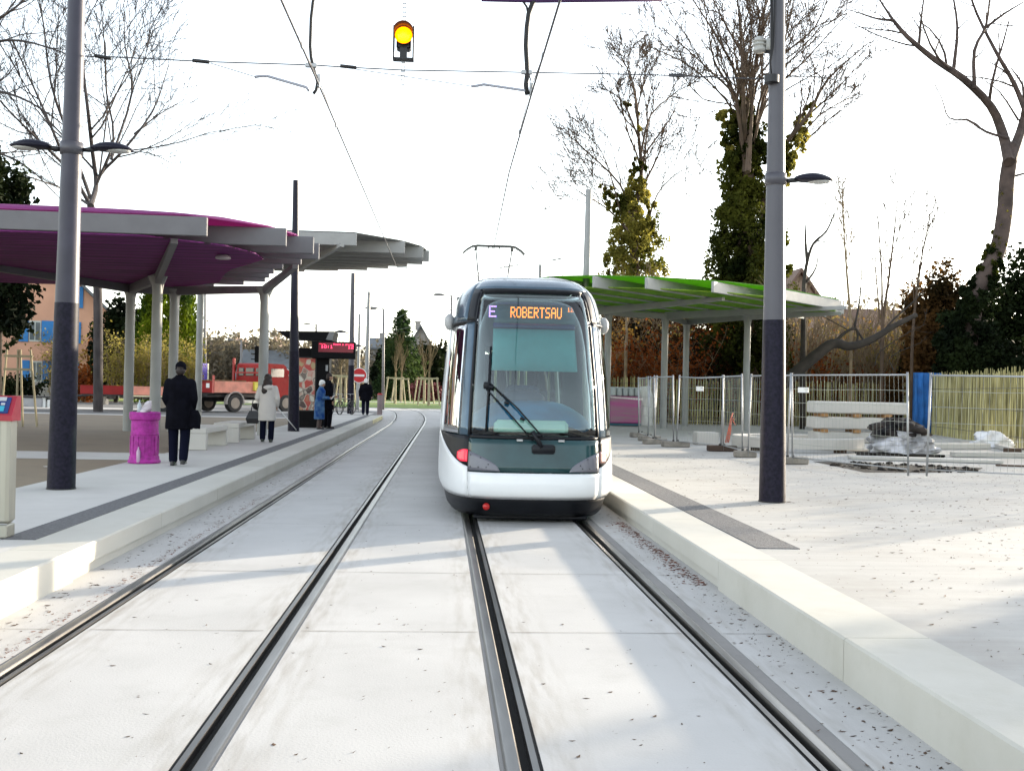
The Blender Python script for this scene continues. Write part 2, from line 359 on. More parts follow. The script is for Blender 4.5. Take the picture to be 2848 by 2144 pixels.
# ------------------------------------------------------------------ poles, lamps, overhead line
def lamp_head(parent, x, y, z, sx, L=.52):      # shell + lens, pointing along sx
    mb = MB(); rings = []
    for i in range(9):
        t = i/8; w = .155*math.sin(math.pi*min(1, .12+.88*t*.93))**.6+.008; h = .10*math.sin(math.pi*min(.97, .1+.87*t))**.7
        rings.append([(x+sx*(.13+L*t), y+w*math.cos(a), z+.0+(h*math.sin(a) if math.sin(a) > 0 else .3*h*math.sin(a))) for a in [2*math.pi*k/12 for k in range(12)]])
    if sx < 0: rings = rings[::-1]
    mb.loft(rings); o = mb.build('lamp_head', M_POLED, parent, True)
    m2 = MB(); m2.ell((x+sx*(.16+L*.58), y, z-.015), (L*.33, .12, .035), 14); m2.build('lens', mat('lamp_lens', (.5, .5, .48), .15), o, True)
    a = MB(); a.tube([(x, y, z-.02), (x+sx*.08, y, z-.015), (x+sx*.2, y, z+.0)], [.028, .035, .03], 8); a.build('bracket', M_DARK, parent, True)
def tram_pole(base, top, r0, r1, label, m=M_POLE, lamps=(), collar=False, group='overhead line poles'):
    t = thing('tram_pole', label, 'pole', base, group)
    b = Vector([float(v) for v in base]); T = Vector([float(v) for v in top])
    mb = MB(); n = 14
    mb.tube([b+(T-b)*(i/8) for i in range(9)], [r0+(r1-r0)*i/8 for i in range(9)], 32)
    mb.build('shaft', m, t, False); shade_auto(SC.collection.objects[-1], 50)
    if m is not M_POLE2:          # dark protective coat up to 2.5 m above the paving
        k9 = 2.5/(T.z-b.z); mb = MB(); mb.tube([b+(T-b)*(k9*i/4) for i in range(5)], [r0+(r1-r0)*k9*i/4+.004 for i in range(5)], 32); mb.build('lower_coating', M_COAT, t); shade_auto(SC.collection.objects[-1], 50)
    mb = MB(); mb.tube([b+Vector((0, 0, -.01)), b+Vector((0, 0, .012))], r0+.012, 24); mb.build('base_joint', M_DARK, t)
    for zl, sx in lamps:
        k = (zl-b.z)/(T.z-b.z); p = b+(T-b)*k; rr = r0+(r1-r0)*k
        c = MB(); c.tube([p+Vector((0, 0, -.09)), p+Vector((0, 0, .07))], rr+.02, 24)
        c.build('collar', M_POLE, t, True) if zl != getattr(tram_pole, '_z', None) else None; tram_pole._z = zl
        lamp_head(t, p.x+sx*(rr+.02), p.y, p.z, sx)
    tram_pole._z = None
    return t
bl = G(132, 1055); tl = W(166, -20, bl[1])
br = G(1668, 1083); tr = W(1680, -20, br[1])
def ext(b, t, k): b = np.array(b); t = np.array(t); return b+(t-b)*k
PL = tram_pole(bl, ext(bl, tl, 1.12), .178, .10, 'thick dark grey pole on the left platform carrying two lamps', mat('pole_blue_grey', (.035, .033, .052), .42, spec=.4), lamps=((4.86, -1), (4.86, 1)))
PR = tram_pole(br, ext(br, tr, 1.12), .178, .085, 'thick grey pole on the right platform with one lamp and a white insulator box', lamps=((4.72, 1),))
# insulator box + cables on the right pole
p = np.array(W(1645, 97, br[1])); mb = MB()
mb.lathe((p[0]-.03, p[1], p[2]-.10), [(.05, 0), (.085, .0), (.085, .05), (.07, .055), (.07, .08), (.095, .085), (.095, .10), (.07, .105), (.07, .13), (.095, .135), (.095, .15), (.06, .16), (.05, .2), (.02, .21)], 18)
mb.box((p[0]+.10, p[1], p[2]), (.10, .12, .16), .01)
mb.build('surge_arrester', mat('arrester_plastic', (.42, .42, .40), .5), PR, True)
mb = MB(); mb.box((p[0]+.15, p[1], p[2]+.03), (.20, .05, .03)); mb.box((p[0]+.15, p[1], p[2]-.1), (.20, .05, .03)); mb.box((p[0]+.2, p[1], p[2]-.02), (.03, .08, .3)); mb.build('bracket', M_DARK, PR)
c = MB()
for j, dxx in enumerate((0, 6, -4)):
    pts = [W(1668+dxx, -20, br[1]-.12), W(1669+dxx*.7, 40, br[1]-.14), W(1668+dxx*.5, 100, br[1]-.16), W(1664, 135, br[1]-.16), W(1668, 178, br[1]-.15)]
    c.tube(pts, .012, 6)
c.build('feeder_cable', M_RUBBER, PR, True)
mb = MB(); q = np.array(W(1667, 172, br[1]-.1)); mb.tube([q+np.array([0, 0, -.05]), q+np.array([0, 0, .05])], .10, 20); mb.build('clamp', M_DARK, PR)
# further poles
def base_pole(dx, dy, dtx, dty, r0, r1, label, m=M_POLE, z=.27, lamps=(), Y=None):
    b = np.array(G(dx, dy, z)) if Y is None else np.array(W(dx, dy, Y)); 
    if Y is not None: b[2] = z
    return tram_pole(b, W(dtx, dty, b[1]), r0, r1, label, m, lamps), b
P2, b2 = base_pole(634, 931, 639, 390, .175, .085, 'grey pole in front of the black advertising kiosk, piercing past the canopy edge', M_POLED)
P3, b3 = base_pole(757, 893, 763, 590, .17, .11, 'grey pole right of the red departure display, top hidden by the pale canopy')
tt = W(763, 440, b3[1])
P4, b4 = base_pole(790, 887, 797, 630, .15, .09, 'slender grey pole behind the walking white-haired man', m=M_POLE2)
P5, b5 = base_pole(772, 884, 777, 678, .11, .07, 'short thin grey pole just left of the walking man, farthest of the left row', m=M_POLE2)
P6, b6 = base_pole(0, 0, 1272, 410, .15, .10, 'grey pole rising behind the tram roof on the right', m=M_POLE2, Y=36.) if 0 else (None, None)
for dx, dty, Y, r, lb in ((1270, 410, 35., .16, 'grey pole rising beside the right edge of the tram roof'), (1165, 572, 62., .15, 'short grey pole top showing above the middle of the tram roof')):
    b = np.array(W(dx-1, 800, Y)); b[2] = .27; b[0] -= 0.0
    tp = W(dx+2, dty, Y); b[0] = tp[0]-.05
    tram_pole(b, tp, r, r*.62, lb, M_POLE2)
def street_lamp(dx, dybase, dytop, reach, label, side=-1, Y=None, r=.06, dark=True):
    b = np.array(G(dx, dybase)) if Y is None else np.array(W(dx, 860, Y)); b[2] = .27
    tp = np.array(W(dx+ (0 if Y else 2), dytop, b[1]))
    t = thing('street_lamp', label, 'street lamp', b, 'street lamps along the road')
    m = mat('lamp_post_paint', (.16, .15, .15), .5); r = max(r, b[1]*.0012)
    mb = MB(); mb.tube([b, (b+tp)/2, tp], [r*1.2, r, r*.75], 10); mb.build('post', m, t, True)
    mb = MB(); e = tp+np.array([side*reach, 0, .02]); mb.tube([tp+np.array([0, 0, -.03]), tp+np.array([side*reach*.5, 0, .03]), e], .035, 6); mb.build('arm', m, t, True)
    mb = MB(); mb.ell(e+np.array([side*.25, 0, 0]), (.42, .17, .10), 10); mb.build('lamp_head', m, t, True)
    return t
street_lamp(827, 885, 667, .5, 'street lamp on a tall post beyond the left platform end')
street_lamp(443, 862, 618, 1.3, 'tall street lamp between the cypress and the far houses', Y=80.)
street_lamp(975, 862, 638, .6, 'street lamp showing just left of the tram roof', Y=72.)
street_lamp(683, 862, 700, .7, 'small distant street lamp above the kiosk roof', Y=110.)
street_lamp(521, 862, 735, .9, 'distant street lamp in front of the grey slate roof', Y=120.)
for i, (dx, dy, b, lb) in enumerate(((757, 718, b3, 'round'), (790, 748, b4, 'round'))):  # small lamps on the poles
    q = np.array(W(dx, dy, b[1])); lamp_head(P3 if i == 0 else P4, q[0]-.12, q[1], q[2], -1, .55)
# overhead wires
def wire(name, pts, r, label, cat='wire', group=None, m=None, n=6, smooth=True):
    mb = MB(); mb.tube(pts, r, n); return mb.build(name, m or M_WIRE, None, smooth, label, cat, group)
def cwire(X, pts):
    return pts
WZ = 5.82
w1 = [path_pt(-1.83, s)+(WZ+zb(s)+.03*math.sin(s),) for s in (-2, 5, 10, 14.6, 20, 26, 32, 38, 44, 50, 55, 60, 65, 70, 76, 84, 92, 100)]
w2 = [path_pt(1.145+.25*math.exp(-((s-30)/7)**2), s)+(WZ+zb(s),) for s in (-2, 5, 10, 14.6, 20, 30, 40, 50, 55, 60, 65, 70, 76, 84, 92, 100)]
wire('contact_wire', w1, .014, 'overhead contact wire above the empty left track', 'wire', 'contact wires')
wire('contact_wire', w2, .014, 'overhead contact wire leading down to the tram pantograph', 'wire', 'contact wires')
YP = float(bl[1])
A = np.array(W(183, 122, YP)); B = np.array(W(1665, 172, float(br[1])))
def on(dx, dy, Y=YP): return np.array(W(dx, dy, Y))
sp = thing('span_wire', 'cross span wire strung between the two thick platform poles over the tracks', 'wire', (0, YP, 6))
mb = MB(); mb.tube([A, on(230, 123), on(450, 134), on(672, 141), on(750, 146), on(870, 152), on(1138, 157), on(1400, 162), B], .009, 6); mb.build('cable', M_WIRE, sp, True)
for a_, b_ in (((416, 131), (452, 135)), ((735, 143), (770, 147)), ((205, 121), (240, 127)), ((1445, 163), (1480, 164))):
    mb = MB(); mb.tube([on(*a_), on(*b_)], .026, 8); mb.build('insulator', M_DARK, sp, True)
for q in ((672, 142), (1138, 157)): mb = MB(); mb.box(on(*q), (.16, .05, .06), .01); mb.build('hanger_clamp', M_GALV, sp)
for pts in ([(455, 137), (550, 166)], [(768, 150), (1020, 187)]): mb = MB(); mb.tube([on(*q) for q in pts], .006, 5); mb.build('stay_cable', M_WIRE, sp, True)
ra = mat('steady_arm_grey', (.34, .35, .40), .5, .2)
for pts, lb in (([(550, 167), (562, 165), (578, 165), (661, 189), (668, 197)], 'left'), ([(1018, 187), (1030, 186), (1045, 183), (1134, 196), (1139, 203)], 'right')):
    mb = MB(); mb.tube([on(*q) for q in pts], .02, 8); mb.build('steady_arm', ra, None, True, 'bent grey steady arm holding the %s contact wire below the span wire' % lb, 'steady arm', 'steady arms')
# droppers : little V shaped clamps
for X_, cx_, lab in ((-1.83, 672, 'left'), (1.145, 1138, 'right')):
    t = thing('wire_hanger', 'hanger and V shaped droppers clipping the %s contact wire to the span wire' % lab, 'wire hanger', on(cx_, 150)); mb = MB()
    x_, _ = path_pt(X_, YP); c_ = np.array([x_, YP, WZ])
    topc = on(cx_, 145)
    mb.tube([topc, topc+(c_-topc)*.5+np.array([.03, 0, 0]), c_+np.array([.0, 0, .1])], .01, 6)
    mb.tube([c_+np.array([0, 0, .1]), (path_pt(X_, YP-1.7)[0], YP-1.7, WZ+.01)], .006, 5); mb.tube([c_+np.array([0, 0, .1]), (path_pt(X_, YP+2.2)[0], YP+2.2, WZ+.01)], .006, 5)
    mb.build('droppers', M_WIRE, t, True)
    for yy in (YP-1.7, YP+2.2, YP): mb = MB(); mb.box((path_pt(X_, yy)[0], yy, WZ+.02), (.03, .09, .06), .005); mb.build('clamp', M_GALV, t)
    mb = MB(); mb.box(c_+np.array([0, 0, .1]), (.05, .05, .14), .01); mb.build('joint', M_GALV, t)
# feeder cables coming down
for pts, r, lb in (([(681, -20), (676, 6), (672, 40), (671, 70), (670, 100), (672, 125), (678, 150), (686, 178), (683, 195), (677, 203)], .022, 'black feeder cable hanging down to the left contact wire'),
                   ([(1160, -6), (1150, 8), (1142, 30), (1138, 60), (1136, 100), (1138, 135), (1139, 160), (1136, 185), (1139, 205)], .034, 'thick black feeder cable dropping to the right contact wire')):
    wire('feeder_cable', [on(*q) for q in pts], r, lb, 'cable', 'feeder cables', M_RUBBER)
wire('feeder_cable', [on(1120, -10), on(1130, 4), on(1138, 16), on(1141, 33)], .016, 'thin black cable looping in from the left to join the thick feeder cable', 'cable', None, M_RUBBER)
wire('feeder_bundle', [on(1040, -3), on(1160, 0), on(1250, -1), on(1430, -3)], .045, 'dark violet cable bundle crossing along the top edge of the view', 'cable', None, mat('violet_sheath', (.06, .02, .10), .6))
# far cross spans
for i, (x0, y0, z0, x1, z1) in enumerate(((b3[0], b3[1], 6.5, 6.5, 6.3), (b4[0], b4[1], 6.4, 7.5, 6.2), (-5.2, 95., 6.6, 8., 6.3))):
    wire('span_wire', [(x0, y0, z0), ((x0*2+x1)/3, y0, z0-.12), ((x0+x1)/2, y0, z0-.15), (x1, y0, z1)], .012, ['distant span wire nearest of three beyond the platform', 'distant span wire behind the nearest far one', 'farthest span wire over the curve'][i], 'wire', 'far span wires')
b6p = (1270*K-CX); q6 = np.array(W(1262, 560, 35.))
mb = MB(); mb.tube([q6, W(1130, 575, 36.), W(1060, 585, 37.)], .006, 5); mb.tube([W(1215, 558, 35.2), W(1190, 563, 35.4)], .022, 6); mb.tube([W(1120, 572, 36.), W(1075, 580, 36.5)], .018, 6)
mb.build('span_wire', M_WIRE, None, True, 'span wire with insulators behind the pantograph, tied to the pole beside the tram', 'wire')
mb = MB(); mb.tube([W(866, 578, 36.), W(930, 584, 36.), W(1000, 580, 36.), W(1060, 585, 37.)], .006, 5); mb.tube([W(858, 577, 36.), W(880, 578, 36.)], .018, 6)
mb.build('span_wire', M_WIRE, None, True, 'span wire with steady arm at the tip of the pale canopy', 'wire')
# signal
c_ = on(872, 77); sg = thing('tram_signal', 'hanging tram signal with one lit amber lens between the two tracks', 'signal', c_)
x, y, z = c_
mb = MB(); mb.tube([(x, y, z+.02), (x, y-.02, z+.02)], .001, 4)
mb = MB(); mb.box((x, y+.12, z-.02), (.20, .2, .30), .02); mb.build('housing', M_DARK, sg)
mb = MB()
for s in (-1, 1): mb.box((x+s*.135, y+.05, z-.10), (.02, .16, .46), .004)
mb.box((x, y+.05, z-.32), (.28, .16, .018)); mb.box((x, y+.05, z-.225), (.10, .05, .17)); mb.build('cage', M_DARK, sg)
mb = MB(); n = 24
rr = [[(x+r_*math.cos(a), yy, z+r_*math.sin(a)) for a in [2*math.pi*k/n for k in range(n)]] for r_, yy in ((.118, y+.02), (.13, y-.05), (.128, y-.05), (.113, y+.02))]
mb.loft(rr, True, False)
vz = [[(x+r_*math.cos(a), yy, z+r_*math.sin(a)) for a in [math.pi*(.05+.9*k/14) for k in range(15)]] for r_, yy in ((.133, y-.05), (.14, y-.2), (.132, y-.2), (.126, y-.05))]
mb.loft(vz, False, False); mb.build('hood', mat('signal_hood', (.14, .035, .01), .5), sg, True)
mb = MB(); mb.loft([[(x+r_*math.cos(a), yy, z+r_*math.sin(a)) for a in [2*math.pi*k/n for k in range(n)]] for r_, yy in ((.118, y+.0), (.08, y-.025), (.02, y-.035))]); mb.build('lens', mat('amber_lens', (1, .27, .0), .4, var=.1, scale=3, emit=.9), sg, True)
mb = MB()
for z0, z1 in ((z+.16, z+.95), (z-.66, z-.33)):
    for s in (-.022, .022): mb.box((x+s, y+.06, (z0+z1)/2), (.008, .01, z1-z0))
    k = z0
    while k < z1: mb.box((x, y+.06, k), (.044, .01, .014)); k += .06
mb.build('hanging_strap', M_GALV, sg)
wire('span_wire', [(bl[0]+.3, YP, z+.95), (x, YP+.06, z+.92), (br[0], YP, z+.95)], .008, 'upper span wire above the frame that carries the amber signal', 'wire')
# ------------------------------------------------------------------ canopies
def translucent(m, fac=.4, gain=1.6):
    nt = m.node_tree; L = nt.links.new; b = nt.nodes['Principled BSDF']; o = nt.nodes['Material Output']; src = b.inputs['Base Color'].links[0].from_socket
    g = nt.nodes.new('ShaderNodeMix'); g.data_type = 'RGBA'; g.blend_type = 'MULTIPLY'; g.inputs[0].default_value = 1; L(src, g.inputs[6]); g.inputs[7].default_value = (gain, gain, gain*.8, 1)
    t = nt.nodes.new('ShaderNodeBsdfTranslucent'); L(g.outputs[2], t.inputs[0]); mx = nt.nodes.new('ShaderNodeMixShader'); mx.inputs[0].default_value = fac; L(b.outputs[0], mx.inputs[1]); L(t.outputs[0], mx.inputs[2]); L(mx.outputs[0], o.inputs[0]); return m
def canopy(label, beams, z, depth, th, beam_m, under_m, top_m, arms, cols, dome=0., under=True, inset=.35, name='platform_canopy', udz=.05, colr=(.14, .13), colz=None):
    t = thing(name, label, 'canopy', ((beams[0][0]+beams[-1][2])/2, beams[0][1], .27), 'leaf shaped platform canopies')
    N = len(beams)
    for (x0, y0, x1, y1) in beams:
        mb = MB(); L = math.hypot(x1-x0, y1-y0); a = math.atan2(y1-y0, x1-x0)
        mb.box(((x0+x1)/2, (y0+y1)/2, z-depth/2), (L, th, depth), .012, rz=a); mb.build('fascia_beam', beam_m, t)
    def ptsrow(i, ins, M=12):
        x0, y0, x1, y1 = beams[i]; L = math.hypot(x1-x0, y1-y0); k0 = min(.45, ins/L)
        return [(x0+(x1-x0)*(k0+(1-2*k0)*j/M), y0+(y1-y0)*(k0+(1-2*k0)*j/M)) for j in range(M+1)]
    # top sheets (one per bay, surface pattern of joints)
    for tag_, zz, ins, m, dm in (('roof_sheet', z+.02, inset*.3, top_m, dome), ('soffit', z-depth+udz, inset, under_m, 0.)):
        if tag_ == 'soffit' and not under: continue
        mb = MB(); rows = []
        for i in range(N-1):
            for q in range(3):
                ra, rb = ptsrow(i, ins), ptsrow(i+1, ins); f = q/3
                rows.append([(a[0]*(1-f)+b[0]*f, a[1]*(1-f)+b[1]*f) for a, b in zip(ra, rb)])
        rows.append(ptsrow(N-1, ins)); nr = len(rows); M = len(rows[0])
        v = []
        for dz_ in (0, .03):
            for i, r_ in enumerate(rows):
                for j, (x, y) in enumerate(r_):
                    e = 1-((2*i/(nr-1)-1)**2); e2 = 1-((2*j/(M-1)-1)**4)
                    v.append((x, y, zz+dz_+dm*max(0, e)**.7*max(0, e2)**.8))
        f = []
        for i in range(nr-1):
            for j in range(M-1):
                a = i*M+j; f.append((a+1, a, a+M, a+M+1)); b = a+nr*M; f.append((b, b+1, b+M+1, b+M))
        ring = [(0, j) for j in range(M)]+[(i, M-1) for i in range(1, nr)]+[(nr-1, j) for j in range(M-2, -1, -1)]+[(i, 0) for i in range(nr-2, 0, -1)]
        for k in range(len(ring)):
            a = ring[k][0]*M+ring[k][1]; b = ring[(k+1) % len(ring)]; b = b[0]*M+b[1]; f.append((a, b, b+nr*M, a+nr*M))
        mb.add(v, f); mb.build(tag_, m, t, dm > 0)
    for a_, b_, h0, h1 in arms:
        mb = MB(); a_ = np.array(a_, float); b_ = np.array(b_, float); d = b_-a_; d[2] = 0; d /= np.linalg.norm(d); nrm = np.array([-d[1], d[0], 0])*.07
        mb.loft([[tuple(p+s*nrm+np.array([0, 0, q])) for s, q in ((-1, -h/2), (1, -h/2), (1, h/2), (-1, h/2))] for p, h in ((a_, h0), (b_, h1))]); mb.build('support_arm', beam_m, t)
    for (cx, cy, zt) in cols:
        mb = MB(); mb.tube([(cx, cy, .2), (cx, cy, zt)], list(colr), 20); o = mb.build('column', M_COL, t); shade_auto(o, 50)
        mb = MB(); mb.loft([[(cx+r*math.cos(a), cy+r*.5*math.sin(a), zz) for a in [2*math.pi*k/16 for k in range(16)]] for r, zz in ((.13, zt-.3), (.16, zt-.1), (.26, zt+.12))]); mb.build('column_head', M_COL, o)
    return t
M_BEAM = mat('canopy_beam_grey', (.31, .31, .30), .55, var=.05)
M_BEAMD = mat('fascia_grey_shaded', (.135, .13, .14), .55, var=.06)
M_PURP = mat('purple_soffit', (.13, .010, .13), .6, scale=1.5, stretch=(.3, 7, 1), col2=(.32, .035, .31))
translucent(M_PURP, .4, 1.5)
bands(M_PURP, (0, 1), .575, .16, .08)
M_PURPT = translucent(mat('purple_roof', (.34, .08, .28), .85, scale=1.5, var=.08), .5, 1.5)
Z1 = 4.95
rt = [-4.63, -3.27, -2.85, -2.85, -3.4, -4.0, -4.4, -4.7, -5.0, -5.8, -6.9]
bms = []
for i, x in enumerate(rt):
    Y = 20.9+1.15*i; bms.append((-17.5+abs(i-5)*.5, Y-.15, x, Y+(.12 if i < 3 else 0)))
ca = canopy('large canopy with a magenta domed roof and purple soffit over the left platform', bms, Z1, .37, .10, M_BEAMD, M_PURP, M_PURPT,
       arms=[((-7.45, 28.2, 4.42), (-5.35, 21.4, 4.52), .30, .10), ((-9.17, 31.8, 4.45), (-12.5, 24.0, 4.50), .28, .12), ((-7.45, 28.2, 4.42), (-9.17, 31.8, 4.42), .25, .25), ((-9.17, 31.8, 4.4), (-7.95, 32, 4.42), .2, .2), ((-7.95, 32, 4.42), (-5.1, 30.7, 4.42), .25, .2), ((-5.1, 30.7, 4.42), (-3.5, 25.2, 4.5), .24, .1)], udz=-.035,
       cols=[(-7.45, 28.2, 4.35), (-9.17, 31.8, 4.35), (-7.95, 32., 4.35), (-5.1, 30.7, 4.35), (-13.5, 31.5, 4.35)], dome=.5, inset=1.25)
for dx, dy in ((482, 552),):
    q = np.array(W(dx, dy, 23.6)); mb = MB(); mb.lathe((q[0], q[1], q[2]-.08), [(.02, .22), (.03, .12), (.15, .07), (.17, .02), (.15, 0)], 16); mb.build('ceiling_lamp', mat('lamp_shell', (.35, .3, .33), .3), ca, True)
M_GREYS = mat('grey_roof_slats', (.27, .275, .26), .6, var=.06)
Z2 = 6.9; s_ = (Z2-1.75)/(6.3-1.75)
g = [(32.1, -2.65), (33.6, -1.26), (34.7, -.70), (35.6, -.52), (36.5, -.75), (37.3, -1.3), (38.1, -2.0), (38.9, -2.8), (39.4, -3.9), (40.0, -5.2)]
bms = [(x*s_-9.2+abs(i-4)*.8, y*s_, x*s_, y*s_) for i, (y, x) in enumerate(g)]
canopy('pale grey canopy of stepped slats reaching out over the left track behind the magenta one', bms, Z2, .42, .09, M_BEAM, M_GREYS, M_GREYS,
       arms=[((-5.85, 42., 6.25), (-3.45, 36.0, 6.45), .34, .12), ((-5.85, 42., 6.25), (-8.9, 38., 6.4), .3, .1)], cols=[(-5.85, 42., 6.2), (-9.9, 44., 6.2)], dome=.1, under=False)
M_GRN = mat('green_soffit', (.25, .38, .03), .5, scale=2.2, col2=(.40, .52, .07), stretch=(1, 1, 1))
translucent(M_GRN, .55, 1.5)
bands(M_GRN, (.724, -.69), .43, .08, .3)
M_GRNT = translucent(mat('green_roof', (.20, .40, .08), .7, var=.08), .65, 1.4)
Z3 = 5.35; e1 = np.array([.69, .724]); e2 = np.array([.724, -.69]); c0 = np.array([9.6, 39.6])
bms = []
GU = [(4.1, -2.2, 3.6), (3.35, -4.9, 5.6), (2.1, -6.9, 6.8), (.85, -8.0, 7.4), (-.5, -8.5, 7.6), (-1.85, -8.2, 7.6), (-3.2, -7.2, 7.2), (-4.5, -5.6, 6.4), (-5.6, -3.2, 5.0)]
for v, u0, u1 in GU:
    a = c0+e1*u0+e2*v; b = c0+e1*u1+e2*v; bms.append((a[0], a[1], b[0], b[1]))
gc = [(8.98, 42.5, 4.75), (10.65, 45.9, 4.75), (12.14, 41.7, 4.75), (6.47, 41.3, 4.75)]
cg = canopy('canopy with green soffit and stepped pale fascias on the right platform behind the tram', bms, Z3, .36, .10, M_BEAM, M_GRN, M_GRNT,
       inset=.7, arms=[((5.2, 42.6, 4.82), (9.4, 35.2, 4.92), .34, .12), ((8.98, 42.5, 4.83), (14.6, 37.6, 4.95), .3, .12), ((10.65, 45.9, 4.83), (12.14, 41.7, 4.83), .26, .26), ((12.14, 41.7, 4.83), (15.4, 40.2, 4.93), .28, .12), ((6.47, 41.3, 4.8), (8.98, 42.5, 4.8), .2, .2), ((8.98, 42.5, 4.8), (10.65, 45.9, 4.8), .2, .2)], cols=gc, dome=.12, colr=(.135, .13))
q = np.array(W(1427, 637, 36.4)); mb = MB(); mb.lathe((q[0], q[1], q[2]-.08), [(.02, .24), (.03, .14), (.19, .09), (.2, .02), (.17, 0)], 16, 1.2, 1.); mb.build('ceiling_lamp', mat('lamp_shell2', (.4, .4, .38), .3), cg, True)
# ------------------------------------------------------------------ dot matrix lettering
FONT = {'A': '01110 10001 10001 11111 10001 10001 10001', 'B': '11110 10001 10001 11110 10001 10001 11110', 'E': '11111 10000 10000 11110 10000 10000 11111',
 'O': '01110 10001 10001 10001 10001 10001 01110', 'R': '11110 10001 10001 11110 10100 10010 10001', 'S': '01111 10000 10000 01110 00001 00001 11110', 'T': '11111 00100 00100 00100 00100 00100 00100',
 'U': '10001 10001 10001 10001 10001 10001 01110', '0': '01110 10001 10001 10001 10001 10001 01110', '1': '00100 01100 00100 00100 00100 00100 01110', '2': '01110 10001 00001 00110 01000 10000 11111', ':': '00000 00100 00100 00000 00100 00100 00000',
 'o': '00000 00000 01110 10001 10001 10001 01110', 'u': '00000 00000 10001 10001 10001 10011 01101', 'n': '00000 00000 11110 10001 10001 10001 10001', 'y': '00000 10001 10001 01111 00001 00001 01110',
 's': '00000 00000 01111 10000 01110 00001 11110', 'r': '00000 00000 10110 11000 10000 10000 10000', 'z': '00000 00000 11111 00010 00100 01000 11111', '-': '00000 00000 00000 11111 00000 00000 00000', ' ': '00000 00000 00000 00000 00000 00000 00000'}
def dots(mb, text, x, y, z, w, h, fy=-.004, gap=1, fill=.86):   # front faces -Y, x left, z top
    n = len(text); cols = n*5+(n-1)*gap; cw = w/cols; chh = h/7
    for k, c in enumerate(text):
        for r_, row in enumerate(FONT[c].split()):
            for q, b in enumerate(row):
                if b == '1':
                    X = x+(k*(5+gap)+q+.5)*cw; Z = z-(r_+.5)*chh
                    mb.box((X, y+fy, Z), (cw*fill, .004, chh*fill))
# ------------------------------------------------------------------ the tram
TX = 1.20
TY = -.42
ZT = [.05, .10, .33, .36, .5, .7, 1.14, 1.8, 2.4, 2.64, 2.9, 3.02, 3.12, 3.21, 3.29, 3.35, 3.39]
YT = [y+TY for y in (14.22, 14.12, 13.93, 13.86, 13.83, 13.85, 13.92, 14.08, 14.29, 14.40, 14.55, 14.64, 14.76, 14.94, 15.2, 15.6, 16.4)]
WT = [1.06, 1.12, 1.17, 1.21, 1.23, 1.23, 1.21, 1.17, 1.12, 1.10, 1.05, 1.01, .96, .89, .79, .66, .45]
TS = 17.
def S(a, z, off=0.):
    z = max(.05, min(3.39, z)); w = float(np.interp(z, ZT, WT)); y0 = float(np.interp(z, ZT, YT)); dep = TS-y0; n = 4.3
    s = 1 if a >= 0 else -1; q = abs(a)
    if q <= 1: x = w*q; y = y0+dep*(1-(max(0, 1-q**n))**(1/n))
    else: x = w; y = TS+(q-1)*10
    if off:
        e = .01
        p0 = np.array(S(a, z)); pa = np.array(S(min(q+e, 1.)*s if q < 1 else (q+e)*s, z)) - (0 if q+e <= 1 or q >= 1 else 0); pz = np.array(S(a, z+.02 if z < 3.3 else z-.02))*(1)
        da = np.array(S(s*(q+e if q >= 1 else min(1, q+e)), z))-np.array(S(s*max(0, q-e), z)); dz = np.array(S(a, min(3.39, z+.02)))-np.array(S(a, max(.05, z-.02)))
        nn = np.cross(da*s, dz); nn /= (np.linalg.norm(nn)+1e-9); nn *= (1 if nn[1] < 0 or nn[0]*s > 0 else -1)
        if nn[0]*s < -.01: nn = -nn
        return tuple(p0+nn*off)
    return (TX+s*x, y, z)
def alist(a0, a1, n=14):
    out = []; 
    def g(a):    # parameter that crowds towards |a|=1
        s = 1 if a >= 0 else -1; q = abs(a); return s*(1-(max(0, 1-q))**.5) if q <= 1 else s*q
    def gi(t):
        s = 1 if t >= 0 else -1; q = abs(t); return s*(1-(1-q)**2) if q <= 1 else s*q
    g0, g1 = g(a0), g(a1); return [gi(g0+(g1-g0)*i/n) for i in range(n+1)]
def patch(mb, a0, a1, z0, z1, off=0., na=14, nz=8, thick=.03, als=None):
    al = als or alist(a0, a1, na); f0 = z0 if callable(z0) else (lambda a: z0); f1 = z1 if callable(z1) else (lambda a: z1)
    R = []
    for o in (off, off-thick):
        for i in range(nz+1):
            R.append([S(a, f0(a)+(f1(a)-f0(a))*i/nz, o) for a in al])
    n = len(al); vs = [p for r in R for p in r]; fs = []; B = (nz+1)*n
    for i in range(nz):
        for j in range(n-1):
            a = i*n+j; fs.append((a, a+1, a+n+1, a+n)); fs.append((B+a+1, B+a, B+a+n, B+a+n+1))
    for j in range(n-1):
        fs.append((j+1, j, B+j, B+j+1)); a = nz*n+j; fs.append((a, a+1, B+a+1, B+a))
    for i in range(nz):
        a = i*n; fs.append((a, a+n, B+a+n, B+a)); a = i*n+n-1; fs.append((a+n, a, B+a, B+a+n))
    return mb.add(vs, fs)
tram = thing('tram', 'white tram with a huge teal windscreen and amber display stopped at the right platform', 'tram', (TX, 14, 0))
T_WH = mat('tram_white_paint', (.72, .73, .74), .22, var=.02)
T_SIL = mat('tram_silver_paint', (.34, .35, .38), .3, .4, var=.04)
T_DK = mat('tram_dark_nose', (.012, .045, .05), .12, .0, var=.3, scale=2)
T_BK = mat('tram_black', (.006, .007, .010), .45, var=.2, spec=.25)
T_COWL = mat('tram_blue_grey_cowl', (.07, .11, .15), .15, .3, var=.15)
T_GL = glassmat('windscreen_glass', (.82, .92, .90), .05)
T_GL2 = glassmat('side_glass', (.45, .55, .50), .06)
T_RUB = M_RUBBER
